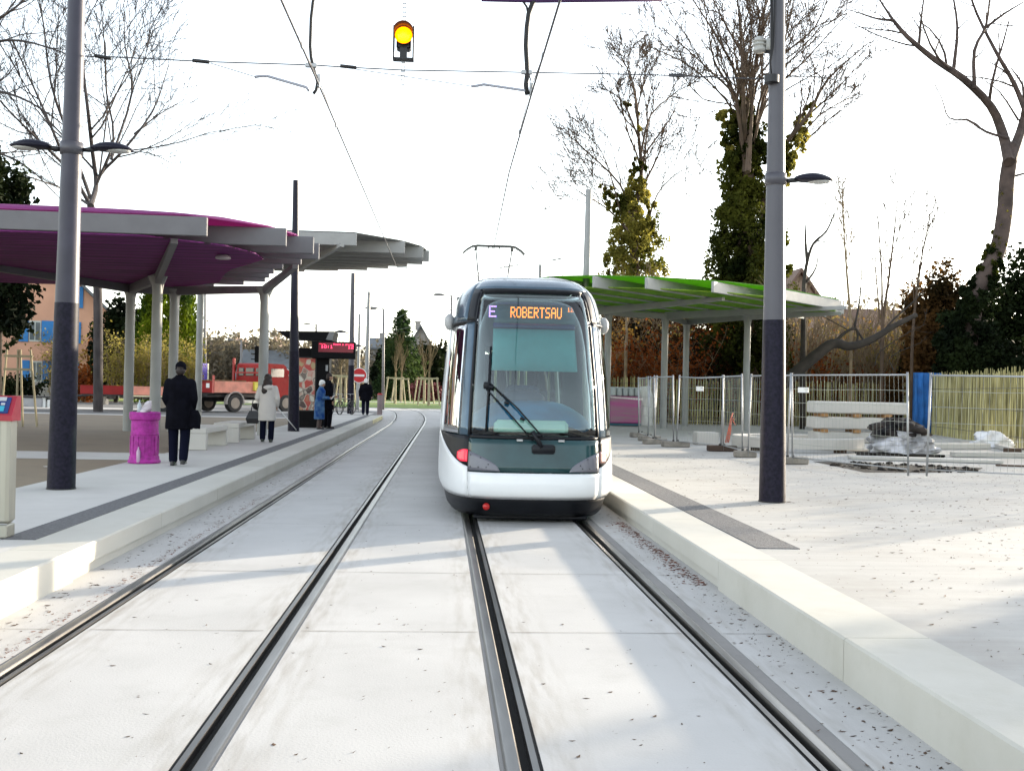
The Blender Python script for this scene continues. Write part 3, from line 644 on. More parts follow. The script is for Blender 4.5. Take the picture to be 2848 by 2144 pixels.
def zlow(a):
    q = abs(a); return .68 if q < .60 else .68+.05*min(1, (q-.6)/.1)+.40*min(1, (q-.60)/.40)**2.6
END = 1+3.0
# white bumper
mb = MB(); patch(mb, -.69, .69, .335, .675, 0, 22, 6); patch(mb, -1, -.695, .335, zlow, 0, 12, 8); patch(mb, .695, 1, .335, zlow, 0, 12, 8)
o = mb.build('bumper', T_WH, tram, True)
for s in (-1, 1):
    mb = MB(); patch(mb, s*1.001, s*END, .335, 1.13, 0, als=[s*(1.001+(END-1.001)*i/6) for i in range(7)], nz=4); mb.build('side_panel', T_WH, tram, True)
mb = MB(); patch(mb, -1, 1, .07, .325, -.015, 30, 4); patch(mb, 1, END, .1, .325, -.02, als=[1+.5*i for i in range(7)], nz=2); patch(mb, -END, -1, .1, .325, -.02, als=[-END+.5*i for i in range(7)], nz=2)
sk_ = mb.build('skirt', T_BK, tram, True)
mb = MB(); q = S(-.52, .23, .004); mb.tube([q, (q[0], q[1]-.02, q[2])], .045, 16); mb.build('reflector', mat('red_reflector', (.5, .02, .02), .3), sk_, True)
mb = MB(); mb.box((TX, 14.1, .07), (1.5, .5, .06), .02); mb.build('sweeper_plate', T_BK, tram)
# nose
mb = MB(); patch(mb, -.69, .69, .685, 1.10, 0, 24, 6); nose = mb.build('nose_panel', T_DK, tram, True)
for s in (-1, 1):
    mb = MB(); patch(mb, s*.695, s*1., lambda a: zlow(a)+.01, 1.13, 0, 12, 6); mb.build('corner_panel', T_BK, tram, True)
    # headlight cover : grey wedge
    def zt(a, s=s): t = (abs(a)-.36)/.325; return .70+.24*max(0, min(1, t))**.6
    mb = MB(); patch(mb, s*.36, s*.685, .695, zt, .006, 12, 5, .012); h = mb.build('headlight_cover', mat('headlight_grey', (.13, .13, .155), .25, var=.1), tram, True)
    mb = MB(); patch(mb, s*.38, s*.67, .705, lambda a: zt(a)-.012, .012, 12, 4, .005)
    mb = MB()
    for a_, z_ in ((.50, .74), (.58, .74), (.66, .74), (.48, .78), (.56, .86), (.66, .89)):
        q = S(s*a_, z_, .012); mb.ell(q, (.008, .008, .008), 6)
    mb.build('screws', T_BK, h)
    mb = MB(); patch(mb, s*.70, s*.80, lambda a: max(.80, zlow(a)+.03)+.25*max(0, abs(a)-.76), lambda a: .955-6*(abs(a)-.72)**2-.3*max(0, abs(a)-.78), .008, 8, 6, .02)
    mb.build('tail_light', mat('red_light_lens' if s < 0 else 'pale_red_lens', (.55, .012, .03) if s < 0 else (.16, .07, .065), .12, var=.25, scale=14, emit=(.5 if s < 0 else 0)), tram, True)
mb = MB(); patch(mb, -.69, .69, 1.105, 1.15, -.004, 24, 2); mb.build('windscreen_base_trim', T_BK, tram, True)
mb = MB()
for a in (-.16, .28): q = S(a, 1.09, .01); mb.box(q, (.08, .02, .03), .004)
mb.build('washer_nozzle', M_GALV, tram)
# windscreen
mb = MB(); patch(mb, -.684, .684, 1.155, 3.06, 0, 30, 18, .008); ws = mb.build('windscreen', T_GL, tram, True)
mb = MB()
for s in (-1, 1): patch(mb, s*.686, s*.705, 1.14, 3.06, .002, 2, 16, .05)
patch(mb, -.69, .69, 3.065, 3.10, .004, 24, 2, .04); mb.build('windscreen_frame', T_BK, tram, True)
mb = MB(); patch(mb, -.80, .80, 3.105, 3.275, 0, 24, 5); mb.build('roof_cowl', T_COWL, tram, True)
for s in (-1, 1):
    mb = MB(); patch(mb, s*.71, s*.80, 1.14, 2.63, .0, 4, 14, .05); mb.build('door_pillar', T_COWL, tram, True)
    mb = MB(); patch(mb, s*.805, s*.975, 1.15, 2.62, -.004, 10, 14, .01); mb.build('cab_side_window', T_GL2, tram, True)
    mb = MB(); patch(mb, s*.98, s*1.0, 1.14, 2.63, 0, 4, 14, .04); patch(mb, s*1.001, s*1.06, 1.14, 2.63, 0, als=[s*1.001, s*1.06], nz=6); mb.build('white_pillar', T_WH, tram, True)
    mb = MB(); patch(mb, s*.71, s*.80, 2.64, 3.10, .002, 4, 6, .04); mb.build('black_slot', T_BK, tram, True)
    mb = MB(); patch(mb, s*.81, s*1.0, 2.65, 3.26, 0, 10, 8, .04); mb.build('upper_corner_panel', T_COWL if s < 0 else mat('tram_corner_light', (.20, .23, .26), .15, .3), tram, True)
    mb = MB(); patch(mb, s*.705, s*1.0, 2.622, 2.648, .004, 12, 1, .03); mb.build('gasket', T_BK, tram, True)
    q = S(s*1., 2.68, 0); mb = MB(); mb.ell((q[0]+s*.02, 15.2, 2.68), (.075, .09, .12), 14); mb.build('side_camera_pod', mat('pod_grey', (.42, .42, .42), .4), tram, True)
    # carriage side behind the cab : windows between white posts
    for i in range(7):
        a0 = 1.07+.42*i
        mb = MB(); patch(mb, s*a0, s*(a0+.36), 1.14, 2.6, -.005, als=[s*a0, s*(a0+.18), s*(a0+.36)], nz=6, thick=.01); mb.build('side_window', T_GL2, tram)
        mb = MB(); patch(mb, s*(a0+.365), s*(a0+.415), 1.135, 2.62, 0, als=[s*(a0+.365), s*(a0+.415)], nz=6); mb.build('window_post', T_BK if i % 2 else T_WH, tram)
    mb = MB(); patch(mb, s*1.001, s*END, 2.63, 3.26, 0, als=[s*(1.001+(END-1.001)*i/6) for i in range(7)], nz=6); mb.build('roof_edge_panel', T_SIL, tram, True)
# roof
mb = MB(); rings = []
def rr_(y, off=0.):
    pts = []
    for z in (3.28, 3.32, 3.35, 3.37, 3.39):
        pts.append((float(np.interp(z, ZT, WT)), z))
    return pts
front = []
for z in (3.285, 3.31, 3.34, 3.365, 3.39):
    front.append([S(a, z) for a in alist(-1, 1, 30)])
mb.loft(front, False, False)
l = front[-1]; cen = (TX, 17., 3.395); mb.add(l+[cen], [(i, i+1, len(l)) for i in range(len(l)-1)])
for k in range(4):
    y = TS+k*10
prof = [(TX-float(np.interp(z, ZT, WT)), z) for z in (3.265, 3.31, 3.35, 3.39)]; prof += [(TX-.2, 3.41), (TX+.2, 3.41)]+[(2*TX-x, z) for x, z in prof[::-1]]
mb.loft([[(x, y, z) for x, z in prof] for y in (TS, TS+10, TS+20, TS+30)], False, False)
mb.build('roof', T_SIL, tram, True)
mb = MB(); mb.box((TX, 25, 3.5), (1.3, 5, .22), .06); mb.box((TX, 38, 3.5), (1.3, 5, .22), .06); mb.build('roof_equipment', T_SIL, tram)
mb = MB(); mb.box((TX, 32, .42), (2.3, 29.5, .06)); mb.build('floor', T_BK, tram)
for y in (17.5, 24, 31, 38, 45):
    for s in (-1, 1): mb = MB(); mb.tube([(TX+s*.68, y, .3), (TX+s*.78, y, .3)], .29, 20); mb.build('wheel', T_BK, tram)
mb = MB(); mb.box((TX, 46.95, 1.8), (2.2, .08, 2.9), .03); mb.build('rear_end', T_BK, tram)
# cab interior
mb = MB(); rings = []
for i in range(9):
    t = i/8; y = 14.35+TY+.9*t; z = 1.30+.30*math.sin(math.pi*.5*min(1, t*1.3)); w = .86-.12*t
    rings.append([(TX+w*math.sin(b)*1., y+.12*math.sin(b)**2, z-.22*abs(math.sin(b))**3) for b in [math.pi*(-.5+k/14) for k in range(15)]])
mb.loft(rings, False, False); T_BL = mat('dashboard_blue', (.012, .16, .36), .45, var=.2); mb.build('dashboard', T_BL, tram, True)
mb = MB(); mb.box((TX-.02, 14.3+TY, 1.24), (.98, .12, .2), .05); mb.box((TX+.02, 14.35+TY, 1.15), (.9, .1, .06)); mb.build('dash_console', mat('console_pale_green', (.62, .80, .74), .5, var=.04), tram)
mb = MB()
for k in range(24):
    a0, a1 = [2*math.pi*q/24 for q in (k, k+1)]
    mb.tube([(TX-.05+.2*math.cos(a0), 15.0+TY+.05*math.sin(a0), 1.62+.13*math.sin(a0)), (TX-.05+.2*math.cos(a1), 15.0+TY+.05*math.sin(a1), 1.62+.13*math.sin(a1))], .018, 6)
mb.ell((TX-.08, 15.05+TY, 1.6), (.32, .12, .14), 14); mb.build('steering_console', mat('console_dark_blue', (.006, .014, .06), .5), tram, True)
mb = MB(); mb.box((TX-.05, 15.6+TY, 1.45), (.5, .12, .7), .06); mb.box((TX-.05, 15.45+TY, 1.1), (.5, .45, .12), .05); mb.build('driver_seat', mat('seat_blue', (.01, .03, .10), .8), tram)
mb = MB(); patch(mb, -.52, .55, 2.03, 2.60, -.14, 20, 4, .006); mb.build('sun_blind', mat('teal_blind', (.10, .34, .37), .9, var=.06, scale=5), tram, True)
mb = MB(); patch(mb, -.52, .55, 2.61, 2.68, -.12, 20, 2, .03); patch(mb, -.52, .55, 2.965, 2.99, -.12, 20, 2, .03); mb.build('display_surround', mat('surround_navy', (.006, .01, .10), .4), tram, True)
mb = MB(); patch(mb, -.52, .62, 2.685, 2.95, -.14, 20, 3, .03); disp = mb.build('destination_display', mat('display_back', (.018, .055, .075), .35), tram, True)
def onb(sx, sy): return W((1180+sx/2.031)/K, (660+sy/2.031)/K, 14.72+TY)
def text_on(mb, text, x0, x1, y0, y1, gap=1, Y=14.595+TY):
    a = np.array(W((1180+x0/2.031)/K, (660+y0/2.031)/K, Y)); b = np.array(W((1180+x1/2.031)/K, (660+y1/2.031)/K, Y)); zt_ = (a[2]); dots(mb, text, a[0], Y, zt_, b[0]-a[0], a[2]-b[2]-.004, gap=gap)
mb = MB(); text_on(mb, 'ROBERTSAU', 488, 776, 392, 462); mb.build('destination_text', mat('amber_led', (1, .22, .02), .5, var=.05, emit=1.0), disp)
mb = MB(); text_on(mb, 'E', 366, 407, 385, 453); mb.build('line_letter', mat('violet_led', (.45, .22, .9), .5, var=.05, emit=.9), disp)
mb = MB(); text_on(mb, '12', 808, 843, 398, 424); mb.build('departure_minutes', MATS['amber_led'], disp)
# cab back wall and saloon posts
mb = MB(); mb.box((TX, 16.2, 2.75), (2.0, .05, .75)); mb.box((TX-.75, 16.2, 1.5), (.4, .05, 2.1)); mb.box((TX+.8, 16.2, 1.5), (.3, .05, 2.1)); mb.build('cab_partition', mat('partition_grey', (.03, .05, .07), .6), tram)
mb = MB()
for x, y in ((.62, 16.6), (.9, 18.), (1.25, 17.4), (1.5, 19), (1.72, 17.), (1.35, 21), (.75, 22)): mb.tube([(x, y, .45), (x, y, 3.2)], .018, 8)
mb.build('grab_poles', mat('grab_pole_yellow', (.45, .42, .25), .35), tram, True)
mb = MB()
for y in range(18, 46, 2):
    for s in (-1, 1): mb.box((TX+s*.75, y, 1.05), (.8, .1, .75), .05); mb.box((TX+s*.75, y+.25, .85), (.8, .45, .08), .03)
mb.build('passenger_seats', mat('seat_fabric', (.03, .07, .12), .8), tram)
# seam down the windscreen reflection cable is not built; wipers
mb = MB()
a_ = [S(-.50, 1.80, .03), S(-.51, 1.17, .03)]
mb.tube([S(-.50, 2.28, .03), S(-.505, 1.7, .035), S(-.51, 1.18, .03)], .014, 6); mb.build('wiper_blade', T_BK, tram, True)
mb = MB()
for dz_ in (-.02, .03): mb.tube([S(-.53+dz_, 1.78+dz_, .05), S(-.25+dz_*2, 1.45+dz_, .07), S(.02+dz_*2, 1.10+dz_, .04)], .011, 6)
for k in (0, 1, 2, 3): mb.tube([S(-.50+.17*k, 1.76-.20*k, .055), S(-.455+.17*k, 1.74-.20*k, .06)], .022, 6)
mb.box(S(-.52, 1.77, .05), (.08, .04, .09), .01)
mb.tube([S(-.03, 1.20, .05), S(.07, 1.0, .03)], .03, 8); mb.box(S(.09, .98, .02), (.3, .05, .12), .03); mb.build('wiper_arm', T_BK, tram, True)
# seams of the front panels
mb = MB()
for s in (-1, 1): patch(mb, s*.690, s*.6945, .335, 1.12, -.004, 1, 6, .01)
mb.build('panel_seam', T_BK, tram)
# pantograph
pg = MB(); y = 30.3; TX0 = TX; TX = TX+.20; x0_, x1_ = TX-.48, TX+.48; zt_ = 5.80
bx = 1.9; 
for s in (-1, 1):
    pg.tube([(TX+s*.30, y+1.0, 3.5), (TX+s*.34, y+.4, 4.3), (TX+s*.52, y, zt_-.08)], [.03, .026, .018], 8)
    pg.tube([(TX+s*.32, y+.9, 3.6), (TX+s*.56, y+.05, zt_-.1)], .010, 6)
pg.tube([(TX-.3, y+1, 3.55), (TX+.3, y+1, 3.55)], .03, 8)
pg.build('pantograph_frame', M_WIRE, tram, True)
pg = MB()
for dy in (-.12, .12):
    pg.tube([(TX-.88, y+dy, zt_-.22), (TX-.78, y+dy, zt_-.12), (TX-.62, y+dy, zt_-.02), (TX-.5, y+dy, zt_)]+[(TX+.5, y+dy, zt_), (TX+.62, y+dy, zt_-.02), (TX+.78, y+dy, zt_-.12), (TX+.88, y+dy, zt_-.22)], .02, 8)
    pg.box((TX, y+dy, zt_+.005), (1.0, .05, .035), .01)
for s in (-1, 1):
    pg.box((TX+s*.52, y, zt_-.07), (.08, .26, .1), .01)
for s in (-.15, 0, .15): pg.box((TX+s, y, zt_-.04), (.04, .04, .08))
pg.build('collector_head', mat('pantograph_grey', (.10, .10, .09), .5), tram); TX = TX0
# ------------------------------------------------------------------ platform furniture
# ticket machine
b = G(20, 1165); mx, my = b[0]-.29, b[1]+.14
t = thing('ticket_machine', 'steel ticket machine with a sloping red top and blue screen at the left edge', 'ticket machine', (mx, my, .27))
ST_ = mat('brushed_steel', (.36, .35, .30), .42, .55, var=.06, stretch=(1, 1, .1), scale=9)
mb = MB(at((mx, my, .27), .04) @ Matrix.Scale(.6, 4, Vector((0, 1, 0)))); mb.box((0, 0, .62), (.50, .34, .98), .03); mb.box((0, -.01, .065), (.49, .35, .12), .01); mb.build('cabinet', ST_, t)
mb = MB(at((mx, my, .27), .04) @ Matrix.Scale(.6, 4, Vector((0, 1, 0)))); mb.box((.155, -.178, .6), (.012, .012, .95)); mb.box((0, -.178, .135), (.49, .012, .008)); mb.build('door_trim', M_GALV, t)
mb = MB(at((mx, my, .27), .04) @ Matrix.Scale(.6, 4, Vector((0, 1, 0)))); mb.prism([(-.20, 1.08), (-.20, 1.13), (.02, 1.31), (.19, 1.31), (.19, 1.08)], 'x', -.27, .27); mb.build('top_housing', mat('machine_red', (.30, .012, .03), .3), t)
sl_ = math.atan2(.18, .22)
mb = MB(at((mx, my, .27), .04) @ Matrix.Scale(.6, 4, Vector((0, 1, 0)))); mb.box((.03, -.10, 1.222), (.40, .22, .012), rx=sl_); scr = mb.build('screen', mat('screen_blue', (.01, .03, .14), .15), t)
mb = MB(at((mx, my, .27), .04) @ Matrix.Scale(.6, 4, Vector((0, 1, 0)))); mb.box((.12, -.045, 1.28), (.14, .05, .008), rx=sl_)
for i in range(3): mb.box((.05+.06*i, -.10, 1.233), (.035, .025, .012), rx=sl_)
mb.build('buttons', mat('button_grey', (.4, .42, .45), .4), scr)
mb = MB(at((mx, my, .27), .04) @ Matrix.Scale(.6, 4, Vector((0, 1, 0)))); mb.box((.04, -.15, 1.192), (.30, .07, .008), rx=sl_); mb.build('display_label', mat('label_cyan', (.03, .30, .42), .3), scr)
mb = MB(at((mx, my, .27), .04) @ Matrix.Scale(.6, 4, Vector((0, 1, 0)))); mb.box((.09, -.176, .92), (.10, .01, .13)); mb.build('notice', mat('notice_magenta', (.4, .02, .12), .5, scale=12, col2=(.2, .25, .4)), t)
# litter bin
b = G(301, 1002); bx_, by_ = b[0], b[1]+.3
t = thing('litter_bin', 'magenta round litter bin with rims standing behind the thick left pole', 'litter bin', (bx_, by_, .27))
M_PK = mat('bin_magenta', (.34, .018, .25), .7, var=.22, scale=14)
mb = MB(); mb.lathe((bx_, by_, .27), [(.27, 0), (.285, .01), (.285, .04), (.262, .07), (.258, .12), (.245, .13), (.238, .5), (.248, .51), (.248, .53), (.238, .54), (.235, .76), (.262, .78), (.27, .83), (.27, .9), (.255, .915), (.19, .90), (.19, .75)], 28); o = mb.build('body', M_PK, t); shade_auto(o, 30)
mb = MB()
for k in range(14):
    a = 2*math.pi*k/14; mb.box((bx_+.246*math.cos(a), by_+.246*math.sin(a), .27+.32), (.012, .03, .34), .004, rz=a)
mb.build('ribs', M_PK, t)
mb = MB(); mb.lathe((bx_-.03, by_-.262, .29), [(.03, 0), (.035, .04), (.035, .2), (.012, .25), (.012, .28)], 10); mb.build('bottle', mat('bottle_plastic', (.45, .30, .42), .2), None, True, 'empty plastic bottle standing against the foot of the magenta bin', 'bottle')
mb = MB(); mb.lathe((bx_-.09, by_-.05, 1.17), [(.035, 0), (.038, .03), (.037, .14), (.012, .19), (.013, .23)], 12); mb.build('bottle', mat('bottle_clear', (.42, .48, .50), .15), None, True, 'clear bottle standing upright on top of the magenta bin', 'bottle')
mb = MB(); r = rng(3); rings = []
for i in range(7):
    tt_ = i/6; rings.append([(bx_+.02+.13*math.cos(a)*(.5+r.random()*.7)*(1-tt_*.7)+.1*tt_-.05, by_+.12*math.sin(a)*(.5+r.random()*.7)*(1-tt_*.7), 1.165+.22*tt_) for a in [2*math.pi*k/10 for k in range(10)]])
mb.loft(rings); mb.build('plastic_bag', mat('bag_white', (.6, .55, .58), .35), None, True, 'crumpled white plastic bag stuffed on top of the magenta bin', 'bag')
mb = MB(); q = G(110, 1008); r = rng(8); mb.add([(q[0]+.12*math.cos(a)*(.6+.6*r.random()), q[1]+.12*math.sin(a), .268+.02*r.random()) for a in [k for k in range(6)]], [(0, 1, 2), (0, 2, 3), (0, 3, 4), (0, 4, 5)]); mb.build('paper_scrap', M_WHITE, None, False, 'small white paper scrap lying on the sandy square', 'litter')
# stone benches
M_ST = concrete_mat('bench_stone', (.50, .48, .44), (.42, .40, .37), grain=.2)
def bench(x, y, yaw, label):
    t = thing('stone_bench', label, 'bench', (x, y, .27), 'concrete benches along the platform'); M = at((x, y, .27), yaw)
    mb = MB(M); mb.box((0, 0, .42), (.62, 2.0, .12), .012); mb.build('seat', M_ST, t)
    for yy in (-.93, .93): mb = MB(M); mb.box((0, yy, .179), (.62, .14, .358), .012); mb.build('leg', M_ST, t)
bench(-5.33, 24.3, -.03, 'nearer pale stone bench just right of the person in black')
bench(-5.22, 27.4, -.03, 'farther pale stone bench left of the woman in the cream coat')
bench(-5.9, 21.8, 1.5, 'low stone bench turned sideways behind the person in black') if 0 else None
# kiosk with poster and departure display
ky = 36.4; kL, kR = W(627, 800, ky)[0], W(711, 800, ky)[0]; kx = (kL+kR)/2
t = thing('advertising_kiosk', 'black advertising kiosk with flat roof and bright poster just behind a grey pole', 'kiosk', (kx, ky, .27))
M_KB = mat('kiosk_black', (.004, .004, .005), .6, spec=.12)
mb = MB(); mb.box((kx, ky+.35, .27+1.35), (kR-kL, .7, 2.7), .02); mb.build('cabinet', M_KB, t)
kp = [W(a, b_, ky-.3) for a, b_ in ((598, 715), (621, 731), (718, 737), (722, 716))]
mb = MB(); mb.prism([(q[0], q[2]) for q in kp], 'y', ky-.3, ky+1.2); mb.build('roof', M_KB, t)
mb = MB(); mb.prism([(kp[3][0]+.004, kp[3][2]-.02), (kp[2][0]+.004, kp[2][2]+.02), (kp[2][0]-.22, kp[2][2]+.05), (kp[3][0]-.16, kp[3][2]-.02)], 'y', ky-.312, ky-.304); mb.build('roof_edge', mat('kiosk_edge_grey', (.16, .16, .16), .6), t)
mb = MB(); q = W(907, 1, ky); q0 = W(706, 765, ky-.01); q1 = W(706, 795, ky-.01); mb.box((q0[0], ky-.01, q0[2]), (.09, .012, .3)); mb.box((q1[0], ky-.01, q1[2]), (.08, .012, .2)); mb.build('notice', mat('notice_pale', (.35, .36, .36), .5), t)
# poster : generic blotches of fruit-like colours
pm = mat('poster_print', (.40, .34, .14), .4); nt = pm.node_tree; L = nt.links.new
tc = nt.nodes.new('ShaderNodeTexCoord'); vo = nt.nodes.new('ShaderNodeTexVoronoi'); vo.inputs['Scale'].default_value = 5; vo.feature = 'SMOOTH_F1'; vo.inputs['Smoothness'].default_value = .6; L(tc.outputs['Object'], vo.inputs[0])
cr = nt.nodes.new('ShaderNodeValToRGB'); cr.color_ramp.interpolation = 'LINEAR'; e = cr.color_ramp.elements
e[0].color = (.42, .38, .2, 1); e[1].position = .3; e[1].color = (.45, .03, .03, 1)
for p_, c_2 in ((.45, (.55, .5, .4)), (.58, (.06, .03, .03)), (.68, (.5, .45, .38)), (.78, (.25, .08, .05)), (.88, (.6, .58, .5))): n_ = e.new(p_); n_.color = (*c_2, 1)
sp_ = nt.nodes.new('ShaderNodeSeparateColor'); L(vo.outputs['Color'], sp_.inputs[0]); L(sp_.outputs[0], cr.inputs[0]); L(cr.outputs[0], nt.nodes['Principled BSDF'].inputs['Base Color'])
nt.nodes['Principled BSDF'].inputs['Emission Strength'].default_value = .0; L(cr.outputs[0], nt.nodes['Principled BSDF'].inputs['Emission Color'])
p0 = W(641, 773, ky); p1 = W(679, 886, ky); px_, pz_ = (p0[0]+p1[0])/2, (p0[2]+p1[2])/2; pw, ph_ = p1[0]-p0[0], p0[2]-p1[2]
mb = MB(); mb.box((px_, ky-.007, pz_), (pw, .012, ph_)); mb.build('poster', pm, t)
mb = MB()
for x_ in (-pw/2-.02, pw/2+.02): mb.box((px_+x_, ky-.012, pz_), (.04, .02, ph_+.08))
for z_ in (-ph_/2-.02, ph_/2+.02): mb.box((px_, ky-.012, pz_+z_), (pw, .02, .04))
mb.build('poster_frame', M_DARK, t)
sx0, sy_ = W(686, 750, 36.1)[0], 36.1
ds = thing('departure_display', 'black departure display with glowing red dot matrix lines beside the kiosk', 'display', (sx0+.6, sy_, 2.2))
za, zb_ = W(720, 738, sy_)[2], W(720, 771, sy_)[2]; x1_ = W(768, 750, sy_)[0]
mb = MB(); mb.box(((sx0+x1_)/2-.1, sy_+.15, (za+zb_)/2-.03), (x1_-sx0+.2, .3, za-zb_+.06), .02); mb.build('housing', M_KB, ds)
mb = MB(); mb.box(((sx0+x1_)/2-.02, sy_-.003, (za+zb_)/2+.06), (x1_-sx0-.10, .006, (za-zb_)*.62)); mb.build('led_panel', mat('led_panel_red', (.06, .0, .006), .3, emit=.35), ds)
M_LR = mat('red_led', (1, .04, .12), .5, var=.02, emit=1.3)
w = x1_-sx0
for nm, tx_, a, b_, c_3, h_ in (('route_mark', '--', .05, .2, .12, .09), ('clock_digits', '10:1', .09, .40, .24, .2), ('message_line', 'Rouny s orronz', .42, .95, .12, .11), ('minutes_digits', '12', .80, .95, .26, .18)):
    mb = MB(); dots(mb, tx_, sx0+a*w, sy_-.006, za-c_3*(za-zb_), (b_-a)*w, h_*(za-zb_)*1.0, fill=.9); mb.build(nm, M_LR, ds)
# no entry signs, bollard, traffic signal, bicycles
def noentry(dx, dy, Y, label):
    c = np.array(W(dx, dy, Y)); t = thing('no_entry_sign', label, 'road sign', (c[0], c[1], .27), 'no entry signs')
    mb = MB(); mb.tube([(c[0], Y+.05, .27), (c[0], Y+.05, c[2]+.35)], .035, 8); mb.build('post', M_GALV, t)
    for nm, r_, yy, m in (('rim', .43, 0, M_WHITE), ('disc', .39, -.012, mat('sign_red', (.5, .01, .015), .4))):
        mb = MB(); mb.loft([[(c[0]+r_*math.cos(a), c[1]+q, c[2]+r_*math.sin(a)) for a in [2*math.pi*k/28 for k in range(28)]] for q in (yy, yy-.01)]); mb.build(nm, m, t)
    mb = MB(); mb.box((c[0], c[1]-.028, c[2]), (.58, .01, .12)); mb.build('bar', M_WHITE, t)
noentry(776, 811, 60., 'red and white no entry sign left of the walking white-haired man')
noentry(614, 812, 60., 'red and white no entry sign partly hidden behind the woman and pole')
b = G(820, 896); mb = MB(); mb.tube([(b[0], b[1], .27), (b[0], b[1], 1.28)], .13, 16); bo = mb.build('bollard', mat('bollard_pink_grey', (.26, .20, .20), .6), None, False, 'thick pinkish grey bollard at the far end of the left platform', 'bollard'); shade_auto(bo, 50)
mb = MB(); mb.lathe((b[0], b[1], 1.28), [(.14, 0), (.14, .04), (.09, .08)], 16); mb.build('cap', M_RED, bo)
mb = MB(); q = G(850, 893)
for i in range(9): mb.box((path_pt(-3.17, 46+i*.75)[0]+.0, 46+i*.75, .19), (.05, .35, .17), .01)
mb.build('kerb_studs', mat('stud_cream', (.75, .68, .38), .5), None, False, 'row of cream raised studs lit on the far end of the left kerb', 'kerb marker')
c = np.array(W(716, 800, 64.)); c = np.array([W(555, 785, 75.)[0], 75., .27])
t = thing('traffic_light', 'black traffic light seen from behind above the red truck cab', 'traffic light', c)
mb = MB(); mb.tube([(c[0]+.5, 75, .27), (c[0]+.5, 75, 4.3)], .09, 10); mb.build('post', M_GALV, t)
mb = MB(); mb.box((c[0], 75, 3.75), (.3, .3, 1.15), .04)
for k in range(3): mb.box((c[0]-.25, 75, 4.15-.38*k), (.3, .26, .06))
mb.build('housing', M_KB, t); mb = MB(); mb.box((c[0]+.25, 75, 3.7), (.14, .2, 1.1)); mb.build('backplate', M_WHITE, t)
def bicycle(x, y, yaw, label):
    t = thing('bicycle', label, 'bicycle', (x, y, .27), 'bicycles parked by the pole'); M = at((x, y, .27), yaw)
    for xx in (-.52, .52):
        mb = MB(M); n = 20; mb.tube([(xx+.33*math.cos(a), 0, .34+.33*math.sin(a)) for a in [2*math.pi*k/n for k in range(n+1)]], .018, 6)
        w_ = mb.build('wheel', M_RUBBER, t, True); mb = MB(M)
        for k in range(8): a = 2*math.pi*k/8; mb.tube([(xx, 0, .34), (xx+.32*math.cos(a), 0, .34+.32*math.sin(a))], .004, 3)
        mb.build('spokes', M_GALV, w_)
    mb = MB(M)
    for p in ([(-.52, 0, .34), (-.1, 0, .33), (-.2, 0, .82)], [(-.52, 0, .34), (-.18, 0, .75), (.36, 0, .78)], [(-.1, 0, .33), (.37, 0, .7)], [(.52, 0, .34), (.34, 0, .95)]): mb.tube(p, .018, 6)
    mb.build('frame', M_DARK, t, True)
    mb = MB(M); mb.tube([(.34, 0, .95), (.36, 0, 1.02)], .015, 6); mb.tube([(.28, -.27, 1.03), (.37, 0, 1.02), (.28, .27, 1.03)], .014, 6); mb.build('handlebar', M_GALV, t, True)
    mb = MB(M); mb.ell((-.23, 0, .88), (.14, .07, .035), 8); mb.build('saddle', M_RUBBER, t, True)
b = G(733, 896); bicycle(b[0]-.2, b[1], 1.25, 'bicycle parked right behind the man in the dark suit'); bicycle(b[0]+.25, b[1]+.7, 1.05, 'second bicycle standing nearest the grey pole')
# ------------------------------------------------------------------ truck and trailer
def wheel(M, x, y, r, parent, w=.26, hub=(.30, .27, .24)):
    mb = MB(M); mb.tube([(x, y-w/2, r), (x, y+w/2, r)], r, 24); o = mb.build('wheel', M_RUBBER, parent); shade_auto(o, 50)
    mb = MB(M)
    for s in (-1, 1): mb.lathe((0, 0, 0), [(0, 0), (0, 0)], 3) if 0 else mb.tube([(x, y+s*(w/2), r), (x, y+s*(w/2+.012), r)], r*.62, 18)
    mb.build('rim', mat('truck_rim', (.30, .25, .20), .6), o)
    return o
ang = R_(57)
tx, ty = -11.95, 53.0
t = thing('flatbed_truck', 'red flatbed truck with low drop sides and double cab parked behind the benches', 'truck', (tx, ty, .27)); M = at((tx, ty, .27), ang) @ Matrix.Scale(1.12, 4, Vector((1, 0, 0)))
M_SIDE = mat('sunlit_red_side', (.72, .27, .19), .5, scale=2.5, var=.15)  # red boards with the sunlight on them put into a paler colour
# local x = forward, y: -1 side faces the camera
mb = MB(M); mb.box((1.9, 0, .82), (4.2, 1.7, .16)); mb.box((3.3, 0, .62), (5.6, .8, .2)); mb.build('chassis', M_DARK, t)
mb = MB(M); mb.box((1.45, 0, .95), (2.95, 2.0, .06)); mb.build('load_floor', M_DARK, t)
for s, m in ((-1, M_SIDE), (1, M_RED)): mb = MB(M); mb.box((1.45, s*1.02, 1.24), (2.9, .04, .56), .008); mb.build('side_board', m, t)
mb = MB(M); mb.box((-.03, 0, 1.24), (.04, 2.06, .58), .008); tg = mb.build('tailgate', mat('tailgate_red', (.26, .008, .008), .5, spec=.25), t)
mb = MB(M); mb.box((-.056, -.72, 1.30), (.012, .22, .22)); mb.build('badge', M_WHITE, tg)
mb = MB(M)
for k, (yy, zz, w_) in enumerate(((.55, 1.36, .5), (.45, 1.27, .34), (.7, 1.2, .16))): mb.box((-.054, yy-.3, zz), (.008, w_, .035))
mb.build('lettering', mat('pale_lettering', (.6, .4, .35), .6), tg)
for x_, h_ in ((-.02, .85), (2.95, .75)): mb = MB(M); mb.box((x_, -1.05, .95+h_/2), (.08, .07, h_)); mb.build('corner_post', mat('post_red', (.55, .10, .08), .4), t)
mb = MB(M)
